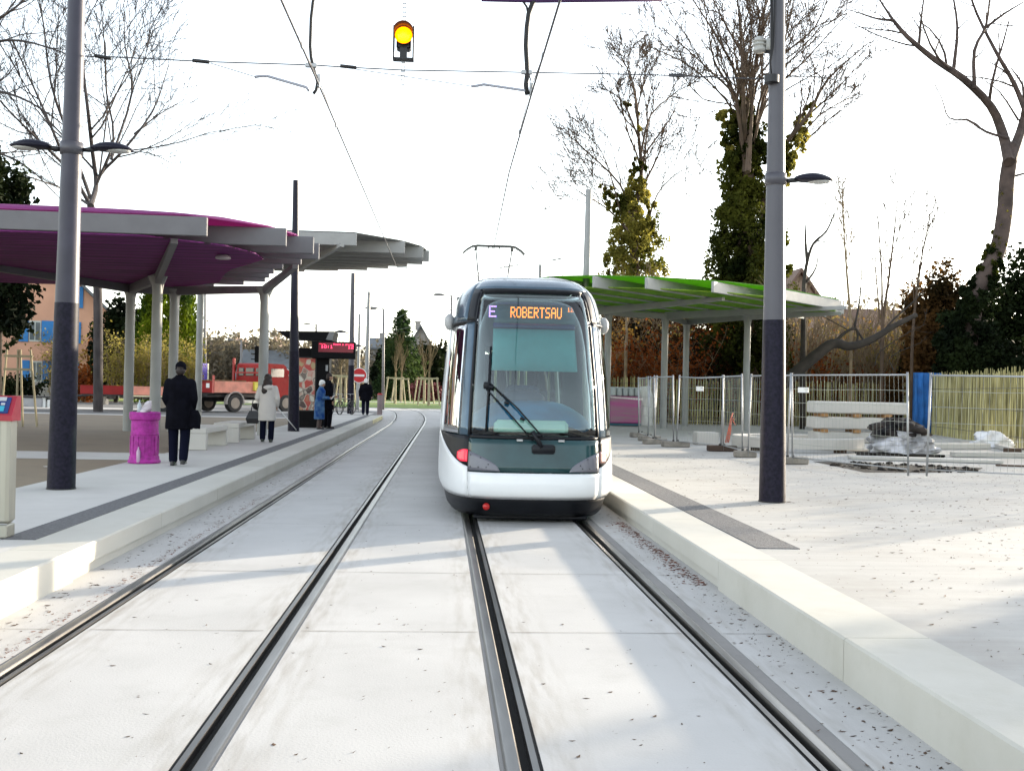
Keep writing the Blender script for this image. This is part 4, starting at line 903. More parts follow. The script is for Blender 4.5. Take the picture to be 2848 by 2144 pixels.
for s in (-1, 1): mb.box((3.05, s*.95, 1.95), (.10, .14, 1.6), .02)
mb.box((3.05, 0, 2.0), (.06, 1.8, .08)); mb.build('headboard_frame', M_RED, t)
mb = MB(M)   # cab
prof = [(3.2, .75), (3.2, 1.75), (3.28, 2.42), (3.4, 2.5), (4.55, 2.48), (4.75, 2.36), (5.05, 1.55), (5.9, 1.38), (6.02, 1.2), (6.02, .7), (5.75, .62), (3.4, .62)]
mb.prism([(x, z) for x, z in prof], 'y', -.95, .95); mb.build('cab', mat('cab_red', (.33, .008, .006), .5, spec=.25), t)
mb = MB(M)
for y0_, y1_ in ((-.78, -.42), (-.28, .28), (.42, .78)): mb.box((3.235, (y0_+y1_)/2, 2.04), (.12, y1_-y0_, .42), .03)
mb.build('rear_window', mat('truck_glass', (.10, .11, .10), .08), t)
for s in (-1, 1):
    mb = MB(M); mb.box((4.15, s*.945, 2.02), (.9, .03, .44), .01); mb.build('side_window', MATS['truck_glass'], t)
mb = MB(M); mb.prism([(4.78, 2.34), (4.80, 2.34), (5.07, 1.60), (5.05, 1.60)], 'y', -.85, .85); mb.build('windscreen', MATS['truck_glass'], t)
for s in (-1, 1):
    mb = MB(M); mb.box((6.03, s*.7, 1.1), (.03, .3, .2), .01); mb.build('headlight', M_WHITE, t)
    mb = MB(M); mb.box((4.95, s*1.15, 2.0), (.08, .2, .36), .02); mb.tube([(4.95, s*.95, 1.9), (4.95, s*1.1, 1.9)], .02, 6); mb.build('wing_mirror', mat('mirror_bright', (.8, .8, .82), .1, .8), t)
    mb = MB(M); mb.box((2.45, s*.98, .55), (1.5, .05, .16), .01) if s > 0 else mb.box((2.75, s*.98, .52), (1.55, .05, .16), .01); mb.build('side_guard', mat('guard_pale', (.75, .72, .62), .5), t)
    mb = MB(M); rings = []
    for rr2 in (.50, .56): rings.append([(1.35+rr2*math.cos(a), s*.86, .48+rr2*math.sin(a)) for a in [math.pi*(-.05+1.1*k/12) for k in range(13)]])
    for rr2 in (.56, .50): rings.append([(1.35+rr2*math.cos(a), s*1.06, .48+rr2*math.sin(a)) for a in [math.pi*(-.05+1.1*k/12) for k in range(13)]])
    mb.loft(rings+[rings[0]], False, False); mb.build('mudguard', mat('mudguard_grey', (.4, .36, .33), .6), t)
    wheel(M, 1.35, s*.9, .44, t); wheel(M, 4.75, s*.86, .44, t)
mb = MB(M); mb.box((2.75, -.9, 1.30), (.62, .5, .45), .02); mb.build('yellow_box', mat('box_yellow', (.70, .60, .08), .5), None, False, 'yellow box on the truck load bed behind the cab', 'box')
mb = MB(M); 
for k in range(3): mb.box((1.1, -.5+.3*k, 1.56), (2.6, .24, .05))
mb.build('wooden_planks', mat('plank_brown', (.22, .13, .06), .8), None, False, 'brown planks lying on the red truck bed', 'planks', kind=None)
mb = MB(M); mb.box((.9, .6, 1.9), (.3, .05, 1.0)); wp = mb.build('warning_panel', mat('panel_violet', (.08, .05, .40), .5), t)
mb = MB(M); mb.box((1.08, .6, 1.9), (.1, .05, 1.0)); mb.build('panel_edge', mat('panel_yellowish', (.8, .78, .5), .5), wp)
# trailer
tx2, ty2 = -17.3, 53.4; ang2 = -.05
t = thing('flatbed_trailer', 'long low red trailer loaded with potted bushes parked left of the truck', 'trailer', (tx2, ty2, .27)); M = at((tx2, ty2, .27), ang2)
mb = MB(M); mb.box((2.6, 0, .75), (5.2, 1.9, .10)); mb.build('deck', M_DARK, t)
mb = MB(M); mb.box((1.05, -.98, .98), (2.2, .04, .42), .01); mb.build('side_board', MATS['tailgate_red'], t); mb = MB(M); mb.box((2.6, .98, .98), (5.2, .04, .42), .01); mb.build('side_board', MATS['tailgate_red'], t)
for a, b_ in ((2.22, 3.3), (3.36, 5.1)):
    mb = MB(M); mb.box(((a+b_)/2, -.98, .98), (b_-a, .04, .42), .01); mb.build('side_board', M_SIDE, t)  # sunlit stretch of the deck side, brightened by colour
mb = MB(M); mb.box((3.6, -.99, .72), (3.0, .05, .07)); mb.build('edge_rail', mat('rail_pale_yellow', (.7, .62, .4), .5), t)
for x_ in (3.9, 4.75):
    for s in (-1, 1): wheel(M, x_, s*.82, .40, t, .22)
mb = MB(M); mb.tube([(0, 0, .7), (-1.2, 0, .6)], .05, 8); mb.box((.6, 0, .45), (.3, 1.2, .4)); mb.build('drawbar', M_DARK, t)
# small white car and cart by the house
def car(x, y, yaw, label, col):
    t = thing('parked_car', label, 'car', (x, y, .27), None); M = at((x, y, .27), yaw); prof = [(-2, .35), (-2.05, .8), (-1.85, .98), (-1.5, 1.02), (-1.0, 1.42), (.3, 1.45), (.95, 1.02), (1.8, .9), (2.0, .7), (2.0, .35)]
    mb = MB(M); rings = []
    for yy, k in ((-.84, .93), (-.8, 1), (.8, 1), (.84, .93)): rings.append([(px*k if abs(px) > 1.5 else px, yy, .35+(pz-.35)*(k if pz > .9 else 1)) for px, pz in prof])
    mb.loft(rings); mb.build('body', col, t)
    mb = MB(M)
    for s in (-1, 1): mb.prism([(-1.35, 1.05), (-.95, 1.36), (.25, 1.38), (.78, 1.05)], 'y', s*.842-.004, s*.842+.004)
    mb.build('window', MATS['truck_glass'], t)
    for x_ in (-1.25, 1.25):
        for s in (-1, 1): wheel(M, x_, s*.76, .31, t, .18)
car(-8.9, 63.5, .35, 'white car behind the red truck cab and the no entry sign', mat('car_white', (.7, .7, .7), .2))
b = G(68, 886)
t = thing('garden_cart', 'grey cart with white boxes standing in front of the orange house', 'cart', (b[0], b[1], .27)); M = at((b[0], b[1], .27), 0)
mb = MB(M); mb.box((0, .5, .62), (2.0, 1.0, .06)); mb.box((.6, .5, .5), (.9, .6, .1)); mb.build('deck', M_DARK, t)
mb = MB(M); mb.box((-.15, .3, .35), (1.2, .5, .42), .03); mb.build('crate', mat('crate_grey', (.36, .35, .36), .6), t)
mb = MB(M); mb.box((.50, .25, .38), (.16, .3, .5), .01); mb.box((.72, .25, .32), (.12, .3, .36), .01); mb.build('white_board', M_WHITE, t)
for x_ in (-.7, 1.1): mb = MB(M); mb.tube([(x_, .1, .25), (x_, .2, .25)], .25, 16); mb.build('wheel', M_RUBBER, t)
# ------------------------------------------------------------------ right plaza things
def fence_panel(p, q, label, lean=(0, 0), H=1.86, sag=0.):
    p = np.array([p[0], p[1], .30]); q = np.array([q[0], q[1], .30]); d = q-p; L = np.linalg.norm(d); d /= L
    t = thing('mesh_fence_panel', label, 'fence panel', (p+q)/2, 'temporary mesh fence panels')
    up = np.array([lean[0], lean[1], 1.])
    def F(u, v): return p+d*u+up*v
    for u in (.0, L): mb = MB(); mb.tube([F(u, 0), F(u, H+.05)], .021, 8); mb.build('post', M_GALV, t, True)
    mb = MB(); mb.tube([F(0, H), F(L/2, H-sag), F(L, H)], .017, 8); mb.build('rail', M_GALV, t, True); mb = MB(); mb.tube([F(0, .12), F(L, .12)], .014, 6); mb.build('rail', M_GALV, t, True)
    mb = MB(); n = int(L/.11); r = rng(int(L*100))
    for i in range(1, n):
        u = L*i/n; mb.tube([F(u, .12), F(u+.012*math.sin(i*1.3), .8), F(u+.01*math.sin(i), 1.3), F(u, H-sag*math.sin(math.pi*i/n))], .0027, 3, False)
    for k in range(7):
        v = .12+(H-.12)*k/6.; mb.tube([F(0, v), F(L/3, v-.01), F(2*L/3, v+.008), F(L, v)], .0042, 3, False)
    mb.build('wire_mesh', mat('mesh_wire', (.30, .32, .30), .5, .4), t)
    return t, F
def fblock(x, y, yaw, label, m=None, L=.75):
    t = thing('fence_foot', label, 'fence foot', (x, y, .27), 'concrete feet of the mesh fence')
    mb = MB(at((x, y, .27), yaw)); mb.box((0, 0, .075), (L, .24, .15), .02); mb.build('block', m or mat('foot_concrete', (.24, .22, .19), .9, scale=6, var=.2, bump=.5, bscale=30), t)
    mb = MB(at((x, y, .27), yaw)); mb.tube([(-.06, 0, .15), (-.06, 0, .19)], .03, 8); mb.tube([(.06, 0, .15), (.06, 0, .19)], .03, 8); mb.build('socket', M_DARK, t)
FB = [(6.45, 34.0), (6.27, 31.6), (6.05, 29.7), (6.33, 28.3), (7.15, 26.6), (7.08, 24.3), (7.45, 22.2)]
FL = ['farthest concrete foot of the mesh fence beside the tram', 'concrete foot second from the far end of the fence', 'concrete foot of the fence below the first canopy column', 'light concrete foot left of the wide wavy panel', 'dark foot under the orange ribbon', 'short pale foot in front of the stone ring', 'concrete foot just right of the thick right pole']
M_FD = mat('foot_dark', (.06, .04, .03), .9)
for i, ((x, y), lb) in enumerate(zip(FB, FL)): fblock(x, y, .05 if i > 2 else .5, lb, M_FD if i in (4,) else None, .5 if i == 5 else .75)
seg = [((6.40, 34.0), (6.25, 31.6), 'farthest narrow fence panel, closest to the magenta pallet'), ((6.22, 31.6), (6.05, 29.8), 'narrow fence panel second from the far end'), ((6.05, 29.7), (6.30, 28.4), 'fence panel crossing in front of the first green canopy column'),
       ((6.36, 28.3), (7.12, 26.6), 'wide wavy fence panel left of the orange ribbon'), ((7.16, 26.5), (7.05, 24.4), 'fence panel between the orange ribbon and the stone ring'), ((7.12, 24.2), (7.42, 22.3), 'fence panel partly hidden by the thick right pole'),
       ((7.47, 22.1), (8.62, 19.05), 'fence panel with a white notice in front of the stacked stone slabs'), ((8.97, 19.05), (11.9, 17.4), 'nearest fence panel running out of the right edge')]
for i, (a, b_, lb) in enumerate(seg):
    t, F = fence_panel(a, b_, lb, lean=((.02, 0) if i % 2 else (-.03, 0.0)), sag=.03 if i == 3 else 0.)
    if i in (3, 6):
        mb = MB(); c = F(.35 if i == 6 else .9, 1.55); mb.box((c[0], c[1]-.02, c[2]), (.22, .012, .11) if i == 6 else (.2, .012, .12), rz=-.6); mb.build('notice_plate', M_WHITE, t)
mb = MB(); r = rng(5); c = np.array([7.18, 26.4, .5])
for k in range(3): mb.tube([c+np.array([.04*k, 0, 0]), c+np.array([.06+.03*k, -.03, .3]), c+np.array([.13, -.02*k, .62]), c+np.array([.16+.04*k, -.05, .75-.15*k])], .016, 5)
mb.build('barrier_ribbon', mat('ribbon_orange', (.6, .10, .04), .6), None, True, 'orange and white ribbon tied to the fence posts over the dark foot', 'ribbon')
mb = MB(); a = np.array(W(1312, 857, 43.5)); b_ = np.array(W(1390, 863, 36.)); n = 16
for k in range(n): p0 = a+(b_-a)*(k/n); p1 = a+(b_-a)*((k+.55)/n); mb.tube([p0, p1], .035, 5)
mb.build('barrier_tape', mat('tape_white', (.7, .6, .58), .6), None, False, 'red and white barrier tape stretched before the magenta pallet', 'tape')
# stone ring
rx_, ry_ = 9.55, 27.9
mb = MB(); n = 48
rings = [[(rx_+1.75*k_*math.cos(a), ry_+1.5*k_*math.sin(a), z) for a in [2*math.pi*j/n for j in range(n)]] for k_, z in ((1., .36), (1., .62), (.985, .64), (.86, .64), (.84, .62), (.84, .36))]
mb.loft(rings+[rings[0]], True, False); o = mb.build('stone_ring', M_ST, None, False, 'large oval stone ring lying flat behind the mesh fence', 'stone ring'); shade_auto(o, 35)
mb = MB()
for a in (.6, 2.2, 3.7, 5.2): mb.box((rx_+1.55*math.cos(a), ry_+1.33*math.sin(a), .315), (.3, .12, .09))
mb.build('support_blocks', mat('timber_dark', (.07, .045, .03), .9), o)
mb = MB(); mb.box((7.55, 29.9, .45), (.62, .6, .36), .02); mb.build('stone_block', M_ST, None, False, 'small pale stone block left of the oval ring', 'stone block')
# stacked slabs
for k, (x0, x1, z0, h) in enumerate(((10.05, 12.15, .47, .30), (10.0, 12.5, .85, .32), (10.0, 12.6, 1.27, .32))):
    mb = MB(at(((x0+x1)/2, 28.2, 0), .03)); mb.box((0, 0, z0+h/2), (x1-x0, .7, h), .03); mb.build('stone_slab', M_ST, None, False, ['bottom slab of the stack of pale stone benches behind the fence', 'middle slab of the stack of pale stone benches behind the fence', 'top slab of the stack of pale stone benches behind the fence'][k], 'stone slab', 'stacked stone slabs')
    for j, dx_ in enumerate((.25, 1.15, 2.0)):
        mb = MB(); mb.box((x0+dx_, 28.1, z0-.05), (.2, .6, .085)); mb.build('spacer_block', mat('spacer_wood', (.30, .16, .06), .8), None, False, ['%s wooden spacer under the %s slab' % (('left', 'middle', 'right')[j], ('bottom', 'middle', 'top')[k])][0], 'spacer', 'wooden spacers between the slabs')
# tarpaulin heap on a pallet
r = rng(12); cx_, cy_ = 11.35, 25.6
def crumple(mb, cx, cy, z0, rx, ry, h, seed, top=.4, n=30, m=12, amp=.16):
    r = rng(seed); ph = [r.random()*6 for _ in range(10)]; rings = []
    for i in range(m+1):
        t = i/m; k = (1-(1-top)*t**2.2); rr = []
        for j in range(n):
            a = 2*math.pi*j/n; w = 1+amp*(math.sin(3*a+ph[0]+4*t)+.6*math.sin(5*a+ph[1]-6*t)+.5*math.sin(9*a+ph[2]+9*t)+.7*(r.random()-.5))
            rr.append((cx+rx*k*w*math.cos(a), cy+ry*k*w*math.sin(a), z0+h*t+.25*amp*h*math.sin(4*a+ph[3])*t+.04*(r.random()-.5)))
        rings.append(rr)
    mb.loft(rings)
t = thing('tarpaulin_heap', 'heap of goods on a pallet under a torn black and white tarpaulin', 'tarpaulin heap', (cx_, cy_, .27))
mb = MB(); mb.box((cx_, cy_, .33), (1.9, .9, .05)); [mb.box((cx_+d_, cy_, .31), (.14, .9, .09)) for d_ in (-.85, 0, .85)]; mb.build('pallet', mat('pallet_dark', (.03, .025, .02), .9), t)
mb = MB(); crumple(mb, cx_, cy_, .37, .78, .5, .52, 3, .75); mb.build('white_wrap', mat('wrap_pale', (.55, .55, .58), .5, scale=3, col2=(.12, .12, .12)), t, False)
mb = MB(); crumple(mb, cx_-.02, cy_, .80, .66, .48, .42, 9, .35, amp=.22); mb.build('black_sheet', mat('sheet_black', (.005, .005, .006), .7, scale=3.5, col2=(.05, .04, .035), spec=.15), t)
b = G(2052, 950); mb = MB(); crumple(mb, b[0]-1.2, b[1]-5, .28, .52, .36, .46, 21, .45, amp=.3); mb.build('white_sack', mat('sack_white', (.70, .70, .72), .5), None, True, 'puffy white plastic sack lying at the foot of the paling fence', 'sack')
# planks and slabs on the ground
for i, (p, q, w_, h_, m, lb) in enumerate((((17.6, 33.5), (15.6, 27.5), .14, .12, M_ST, 'long pale timber beside the paling fence, right edge'), ((12.8, 29.3), (16.0, 30.3), .5, .16, M_ST, 'broad pale slab lying behind the tarpaulin heap'),
        ((12.9, 26.0), (16.6, 26.4), .25, .12, M_ST, 'narrow pale slab right of the tarpaulin heap'), ((15.2, 27.6), (16.4, 27.8), .3, .16, MATS['timber_dark'], 'dark short timber at the right edge'), ((12.2, 22.6), (13.8, 22.2), .05, .04, MATS['timber_dark'], 'thin dark stick on the plaza'), ((9.6, 24.4), (12.9, 23.7), .5, .07, M_ST, 'low pale board in front of the tarpaulin heap'))):
    a = np.array(p); b_ = np.array(q); d = b_-a; mb = MB(); mb.box(((a[0]+b_[0])/2, (a[1]+b_[1])/2, .275+h_/2), (float(np.hypot(*d)), w_, h_), .008, rz=math.atan2(d[1], d[0])); mb.build('timber' if i in (0, 3, 4) else 'slab', m, None, False, lb, 'timber' if i in (0, 3, 4) else 'slab')
# magenta pallet
t = thing('wrapped_pallet', 'pallet of goods in magenta film with pale bags on top beside the tram', 'pallet', (7.8, 44.6, .27))
mb = MB(); mb.box((7.75, 44.9, .95), (1.35, 1.1, 1.15), .05); mb.build('film_wrap', mat('magenta_film', (.42, .07, .25), .3, scale=2, col2=(.30, .16, .22), stretch=(.4, .4, 4)), t)
mb = MB(); [mb.box((7.25+.25*k, 44.9, 1.72), (.22, 1.0, .38), .04) for k in range(5)]; mb.build('pale_bags', mat('bag_pale', (.42, .46, .46), .4), t)
mb = MB(); mb.box((7.75, 44.9, .335), (1.35, 1.1, .09)); mb.build('pallet_base', mat('pallet_teal', (.02, .10, .14), .6), t)
mb = MB(); crumple(mb, 8.75, 45.2, .27, .32, .3, 1.65, 31, .7, amp=.12); mb.build('white_sheet_stack', M_WHITE, None, True, 'stack under crumpled white sheeting right of the magenta pallet', 'stack')
# blue tarpaulin on the fence
t = thing('blue_tarpaulin', 'bright blue tarpaulin hung over the paling fence with green cloth below', 'tarpaulin', (19.9, 41.5, .27))
a = np.array(W(1972, 860, 42.)); b_ = np.array(W(2030, 860, 42.3)); rings = []
for z in (2.75, 2.6, 1.8, 1.0, .3):
    rings.append([tuple(a*(1-k/14)+b_*(k/14)+np.array([0, -.25-.12*math.sin(k*1.9+z), z-a[2]])) for k in range(15)]+[tuple(a*(k/14)+b_*(1-k/14)+np.array([0, .02, z-a[2]])) for k in range(15)])
for i in range(5): rings[i] = [(x, y, (2.75, 2.6, 1.8, 1.0, .3)[i]) for x, y, z in rings[i]]
mb = MB(); mb.loft(rings[::-1]); mb.build('blue_sheet', mat('tarp_blue', (.012, .12, .38), .7, var=.2), t, True)
mb = MB(); mb.prism([(b_[0]-.25, .3), (b_[0]+.62, .3), (b_[0]-.02, 1.7), (b_[0]-.25, 1.7)], 'y', 41.9, 42.05); mb.build('green_sheet', mat('cloth_green', (.02, .30, .05), .6), t)
mb = MB(); mb.box((b_[0]-.15, 41.85, 1.65), (.32, .02, .22)); mb.box((b_[0]-.3, 41.75, 2.1), (.15, .02, .13)); mb.build('notice', M_WHITE, t)
# paling fence
def paling(pts, label, H, seed, m):
    t = thing('paling_fence', label, 'fence', (*pts[0], .27), 'chestnut paling fences'); mb = MB(); r = rng(seed); wires = []
    for (x0, y0), (x1, y1) in zip(pts[:-1], pts[1:]):
        L = math.hypot(x1-x0, y1-y0); n = int(L/.115); a = math.atan2(y1-y0, x1-x0)
        for i in range(n):
            u = (i+.3*r.random())/n; h = H*(.94+.10*r.random()); w = .016+.014*r.random(); tl = (r.random()-.5)*.08
            x, y = x0+(x1-x0)*u, y0+(y1-y0)*u; c, s = math.cos(a)*w, math.sin(a)*w; c2, s2 = math.cos(a)*tl, math.sin(a)*tl
            vs = [(x-c, y-s, .25), (x+c, y+s, .25), (x+c+c2, y+s+s2, .25+h-.06), (x+c2, y+s2, .25+h), (x-c+c2, y-s+s2, .25+h-.06)]
            nx, ny = -math.sin(a)*.02, math.cos(a)*.02; vs += [(p[0]+nx, p[1]+ny, p[2]) for p in vs]
            mb.add(vs, [(0, 1, 2, 3, 4), (9, 8, 7, 6, 5), (0, 5, 6, 1), (1, 6, 7, 2), (4, 9, 5, 0), (2, 7, 8, 3), (3, 8, 9, 4)])
        for z in (.6, 1.4, 2.1): wires.append([(x0, y0-.02, z), (x1, y1-.02, z)])
        n2 = max(2, int(L/2.5))
    mb.build('palings', m, t); mb = MB(); [mb.tube(w_, .008, 4) for w_ in wires]; mb.build('binding_wire', M_WIRE, t)
M_PAL = mat('paling_wood', (.10, .085, .025), .85, scale=1.6, stretch=(7, 7, .5), col2=(.52, .47, .22))
paling([(5.9, 47.6), (12, 48.2), (20.8, 48.6)], 'back paling fence of grey wooden stakes behind the green canopy', 2.15, 1, M_PAL)
paling([(21., 47.), (19.9, 42), (17.6, 31.5), (16.3, 25), (15., 18)], 'tall split chestnut paling fence on the right edge of the plaza', 2.45, 2, M_PAL)
# ------------------------------------------------------------------ buildings
def house(name, label, x0, x1, y0, y1, zb_, ze, zr, ridge, wall, roofm, base=.27, windows=(), chimneys=(), shutters=None, rot=0., over=.5, plinth=None, cat='house'):
    t = thing(name, label, cat, ((x0+x1)/2, (y0+y1)/2, base))
    mb = MB()
    if ridge == 'y': poly = [(x0, base), (x1, base), (x1, ze), ((x0+x1)/2, zr), (x0, ze)]; mb.prism(poly, 'y', y0, y1)
    else: poly = [(y0, base), (y1, base), (y1, ze), ((y0+y1)/2, zr), (y0, ze)]; mb.prism(poly, 'x', x0, x1)
    mb.build('wall', wall, t)
    mb = MB()
    if ridge == 'y': c, a, b, lo, hi = (x0+x1)/2, x0, x1, y0-over, y1+over
    else: c, a, b, lo, hi = (y0+y1)/2, y0, y1, x0-over, x1+over
    sl = (zr-ze)/(c-a); th = .22
    P = [(a-over, ze-over*sl+.02), (c, zr+.02), (b+over, ze-over*sl+.02), (b+over, ze-over*sl+.02+th), (c, zr+.02+th*1.3), (a-over, ze-over*sl+.02+th)]
    mb.prism(P, ridge, lo, hi); rf = mb.build('roof', roofm, t)
    for (cx, cy, h) in chimneys: mb = MB(); mb.box((cx, cy, zr-.2+h/2), (.7, .7, h)); mb.box((cx, cy, zr-.2+h), (.85, .85, .12)); mb.build('chimney', wall, rf)
    for (wx, wz, ww, wh, sh) in windows:     # on the front face y0
        mb = MB(); mb.box((wx, y0-.01, wz), (ww, .06, wh)); w = mb.build('window', mat('window_white', (.42, .45, .42), .4), t)
        mb = MB(); mb.box((wx-ww*.23, y0-.045, wz), (ww*.36, .02, wh*.84)); mb.box((wx+ww*.23, y0-.045, wz), (ww*.36, .02, wh*.84)); mb.build('pane', mat('window_pane', (.10, .12, .13), .1), w)
        for s in sh: mb = MB(); mb.box((wx+s*(ww*.5+.34), y0-.06, wz), (.62, .07, wh+.06), .01); mb.build('shutter', mat('shutter_blue', (.015, .16, .42), .5, var=.1), t)
    if rot: t.rotation_euler = (0, 0, rot); hw = (x1-x0)/2; t.location.x += hw*(1-math.cos(rot)); t.location.y -= hw*math.sin(rot)
    if plinth: mb = MB(); mb.box(((x0+x1)/2, y0-.04, base+.6), (x1-x0+.06, .1, 1.2)); mb.build('plinth', plinth, t)
    return t
M_OR = mat('orange_render', (.56, .31, .21), .9, var=.08, scale=.6, bump=.2, bscale=10)
M_TILE = mat('roof_tiles', (.17, .11, .085), .85, scale=1.5, bump=.6, bscale=6)
M_SLT = mat('slate_roof', (.12, .13, .14), .7, scale=1.5, bump=.4, bscale=6)
M_BGE = mat('beige_render', (.40, .36, .31), .9, var=.08)
M_GRY = mat('grey_render', (.30, .28, .26), .9, var=.08)
hx1 = W(193, 760, 80)[0]; sc_ = 80./2950*K
hz = lambda dy: W(100, dy, 80)[2]
sx = lambda dx: W(dx, 760, 80)[0]
house('orange_house', 'tall orange rendered house with bright blue shutters behind the dark tree on the left', hx1-14, hx1, 80, 92, .27, 5.9, 12.6, 'y', M_OR, M_SLT, over=.6, rot=R_(20),
      windows=((sx(84), hz(642), .80, 1.5, (1,)), (sx(81), hz(718), .80, 1.5, (1, -1)), (sx(79), hz(803), .80, 1.5, (1, -1)), (sx(24), hz(803), .8, 1.5, (1, -1)), (sx(20), hz(718), .8, 1.5, (1, -1))), plinth=M_GRY)
far = [(400, 470, 150, 3.0, 7.2, 'x', M_BGE, M_TILE, 'farthest low house with brown tiled roof just right of the cypress'), (468, 540, 140, 3.6, 7.4, 'y', M_BGE, M_TILE, 'brown roofed house behind the tall street lamp'),
       (518, 612, 118, 2.4, 5.2, 'x', M_GRY, M_SLT, 'long low building with blue grey slate roof behind the truck cab'), (560, 625, 165, 4.5, 8.6, 'y', M_BGE, M_TILE, 'distant gabled house peeping over the slate roof'),
       (670, 745, 150, 3.0, 6.0, 'x', M_GRY, M_TILE, 'hazy distant house seen under the departure display'), (800, 850, 140, 6.6, 7.9, 'x', M_GRY, M_SLT, 'grey house left of the spruce'),
       (866, 948, 135, 5.2, 9.3, 'y', M_GRY, M_SLT, 'grey gabled house with steep roof behind the spruce')]
for x0, x1, Y, ze, zr, rd, wm, rm, lb in far:
    a, b_ = W(x0, 800, Y)[0], W(x1, 800, Y)[0]; zz = zr
    ww = [(a+(b_-a)*f, ze*.62, .9, 1.2, ()) for f in (.2, .5, .8)]
    house('far_house', lb, a, b_, Y, Y+9, .27, ze, zr, rd, wm, rm, windows=ww, chimneys=(((a*.6+b_*.4), Y+4.5, 1.1),))
a, b_ = W(1690, 700, 72)[0], W(1790, 700, 72)[0]
house('house_behind_trees', 'pinkish tiled house gable showing through the trees right of the thick right pole', a-3, b_+2, 72, 82, .27, 4.5, 10.2, 'y', mat('pinkish_render', (.36, .27, .22), .9), M_TILE)
a, b_ = W(1930, 720, 80)[0], W(2010, 720, 80)[0]
house('house_behind_trees', 'low ridge of a tiled house between the slim trees and the brown conifer', a-4, b_+6, 80, 90, .27, 4.5, 8.6, 'x', MATS['pinkish_render'], M_TILE)
# ------------------------------------------------------------------ trees
def tube_arr(segs):      # fast many-tube builder : list of (pts, radii, n)
    V = []; F = []
    for pts, rad, n in segs:
        base = len(V); ref = None; P = pts
        for i in range(len(P)):
            a = P[min(i+1, len(P)-1)]; b = P[max(i-1, 0)]; d = (a[0]-b[0], a[1]-b[1], a[2]-b[2]); l = math.sqrt(d[0]**2+d[1]**2+d[2]**2) or 1; d = (d[0]/l, d[1]/l, d[2]/l)
            if ref is None: ref = (1, 0, 0) if abs(d[0]) < .8 else (0, 1, 0)
            k = ref[0]*d[0]+ref[1]*d[1]+ref[2]*d[2]; u = (ref[0]-d[0]*k, ref[1]-d[1]*k, ref[2]-d[2]*k); l = math.sqrt(u[0]**2+u[1]**2+u[2]**2) or 1; u = (u[0]/l, u[1]/l, u[2]/l); ref = u
            v = (d[1]*u[2]-d[2]*u[1], d[2]*u[0]-d[0]*u[2], d[0]*u[1]-d[1]*u[0]); r = rad[i]
            for q in range(n):
                c, s = math.cos(2*math.pi*q/n)*r, math.sin(2*math.pi*q/n)*r
                V.append((P[i][0]+u[0]*c+v[0]*s, P[i][1]+u[1]*c+v[1]*s, P[i][2]+u[2]*c+v[2]*s))
        for i in range(len(P)-1):
            for q in range(n): F.append((base+i*n+q, base+i*n+(q+1) % n, base+(i+1)*n+(q+1) % n, base+(i+1)*n+q))
        if n >= 6: F.append(tuple(range(base+n-1, base-1, -1))); F.append(tuple(range(base+(len(P)-1)*n, base+len(P)*n)))
    return V, F
def limb(r, p, d, L, wob=.12, up=.06, k=5):
    pts = [tuple(p)]; d = np.array(d, float); d /= np.linalg.norm(d); q = np.array(p, float)
    for i in range(k):
        d = d+np.array([r.gauss(0, wob), r.gauss(0, wob), r.gauss(0, wob)+up]); d /= np.linalg.norm(d); q = q+d*L/k; pts.append(tuple(q))
    return pts, d
def grow(r, segs, pts, r0, r1, level, maxl, cfg):
    n = 8 if r0 > .12 else 6 if r0 > .05 else 4 if r0 > .02 else 3
    rad = [r0+(r1-r0)*(i/(len(pts)-1))**.9 for i in range(len(pts))]; segs.append((pts, rad, n))
    if level >= maxl: return
    L = sum(math.dist(pts[i], pts[i+1]) for i in range(len(pts)-1)); cnt = cfg['n'][min(level, len(cfg['n'])-1)]
    for j in range(cnt):
        f = cfg.get('start', .25)+(1-cfg.get('start', .25))*(j+r.random())/cnt; f = min(f, .99)
        x = f*(len(pts)-1); i = int(x); t = x-i; a = np.array(pts[i]); b = np.array(pts[i+1]); p = a*(1-t)+b*t; d = (b-a)/np.linalg.norm(b-a)
        rnd = np.array([r.gauss(0, 1), r.gauss(0, 1), r.gauss(0, 1)]); pr = rnd-d*rnd.dot(d); pr /= np.linalg.norm(pr)
        an = R_(cfg.get('ang', 38)+r.gauss(0, 9)); nd = d*math.cos(an)+pr*math.sin(an); nd[2] += cfg.get('lift', .15)
        l2 = L*cfg.get('ratio', .55)*(1.15-.6*f)*(.7+.6*r.random()); rr = max(cfg.get('rmin', .006), (r0+(r1-r0)*f)*cfg.get('rr', .6))
        cp, _ = limb(r, p, nd, l2, cfg.get('wob', .13), cfg.get('up', .05), 5 if level < 2 else 3 if level > 2 else 4)
        grow(r, segs, cp, rr, max(cfg.get('rmin', .006)*.7, rr*.35), level+1, maxl, cfg)
def mesh_from(name, V, F, m, parent=None, **kw):
    mb = MB(); mb.V = V; mb.F = F; return mb.build(name, m, parent, **kw)
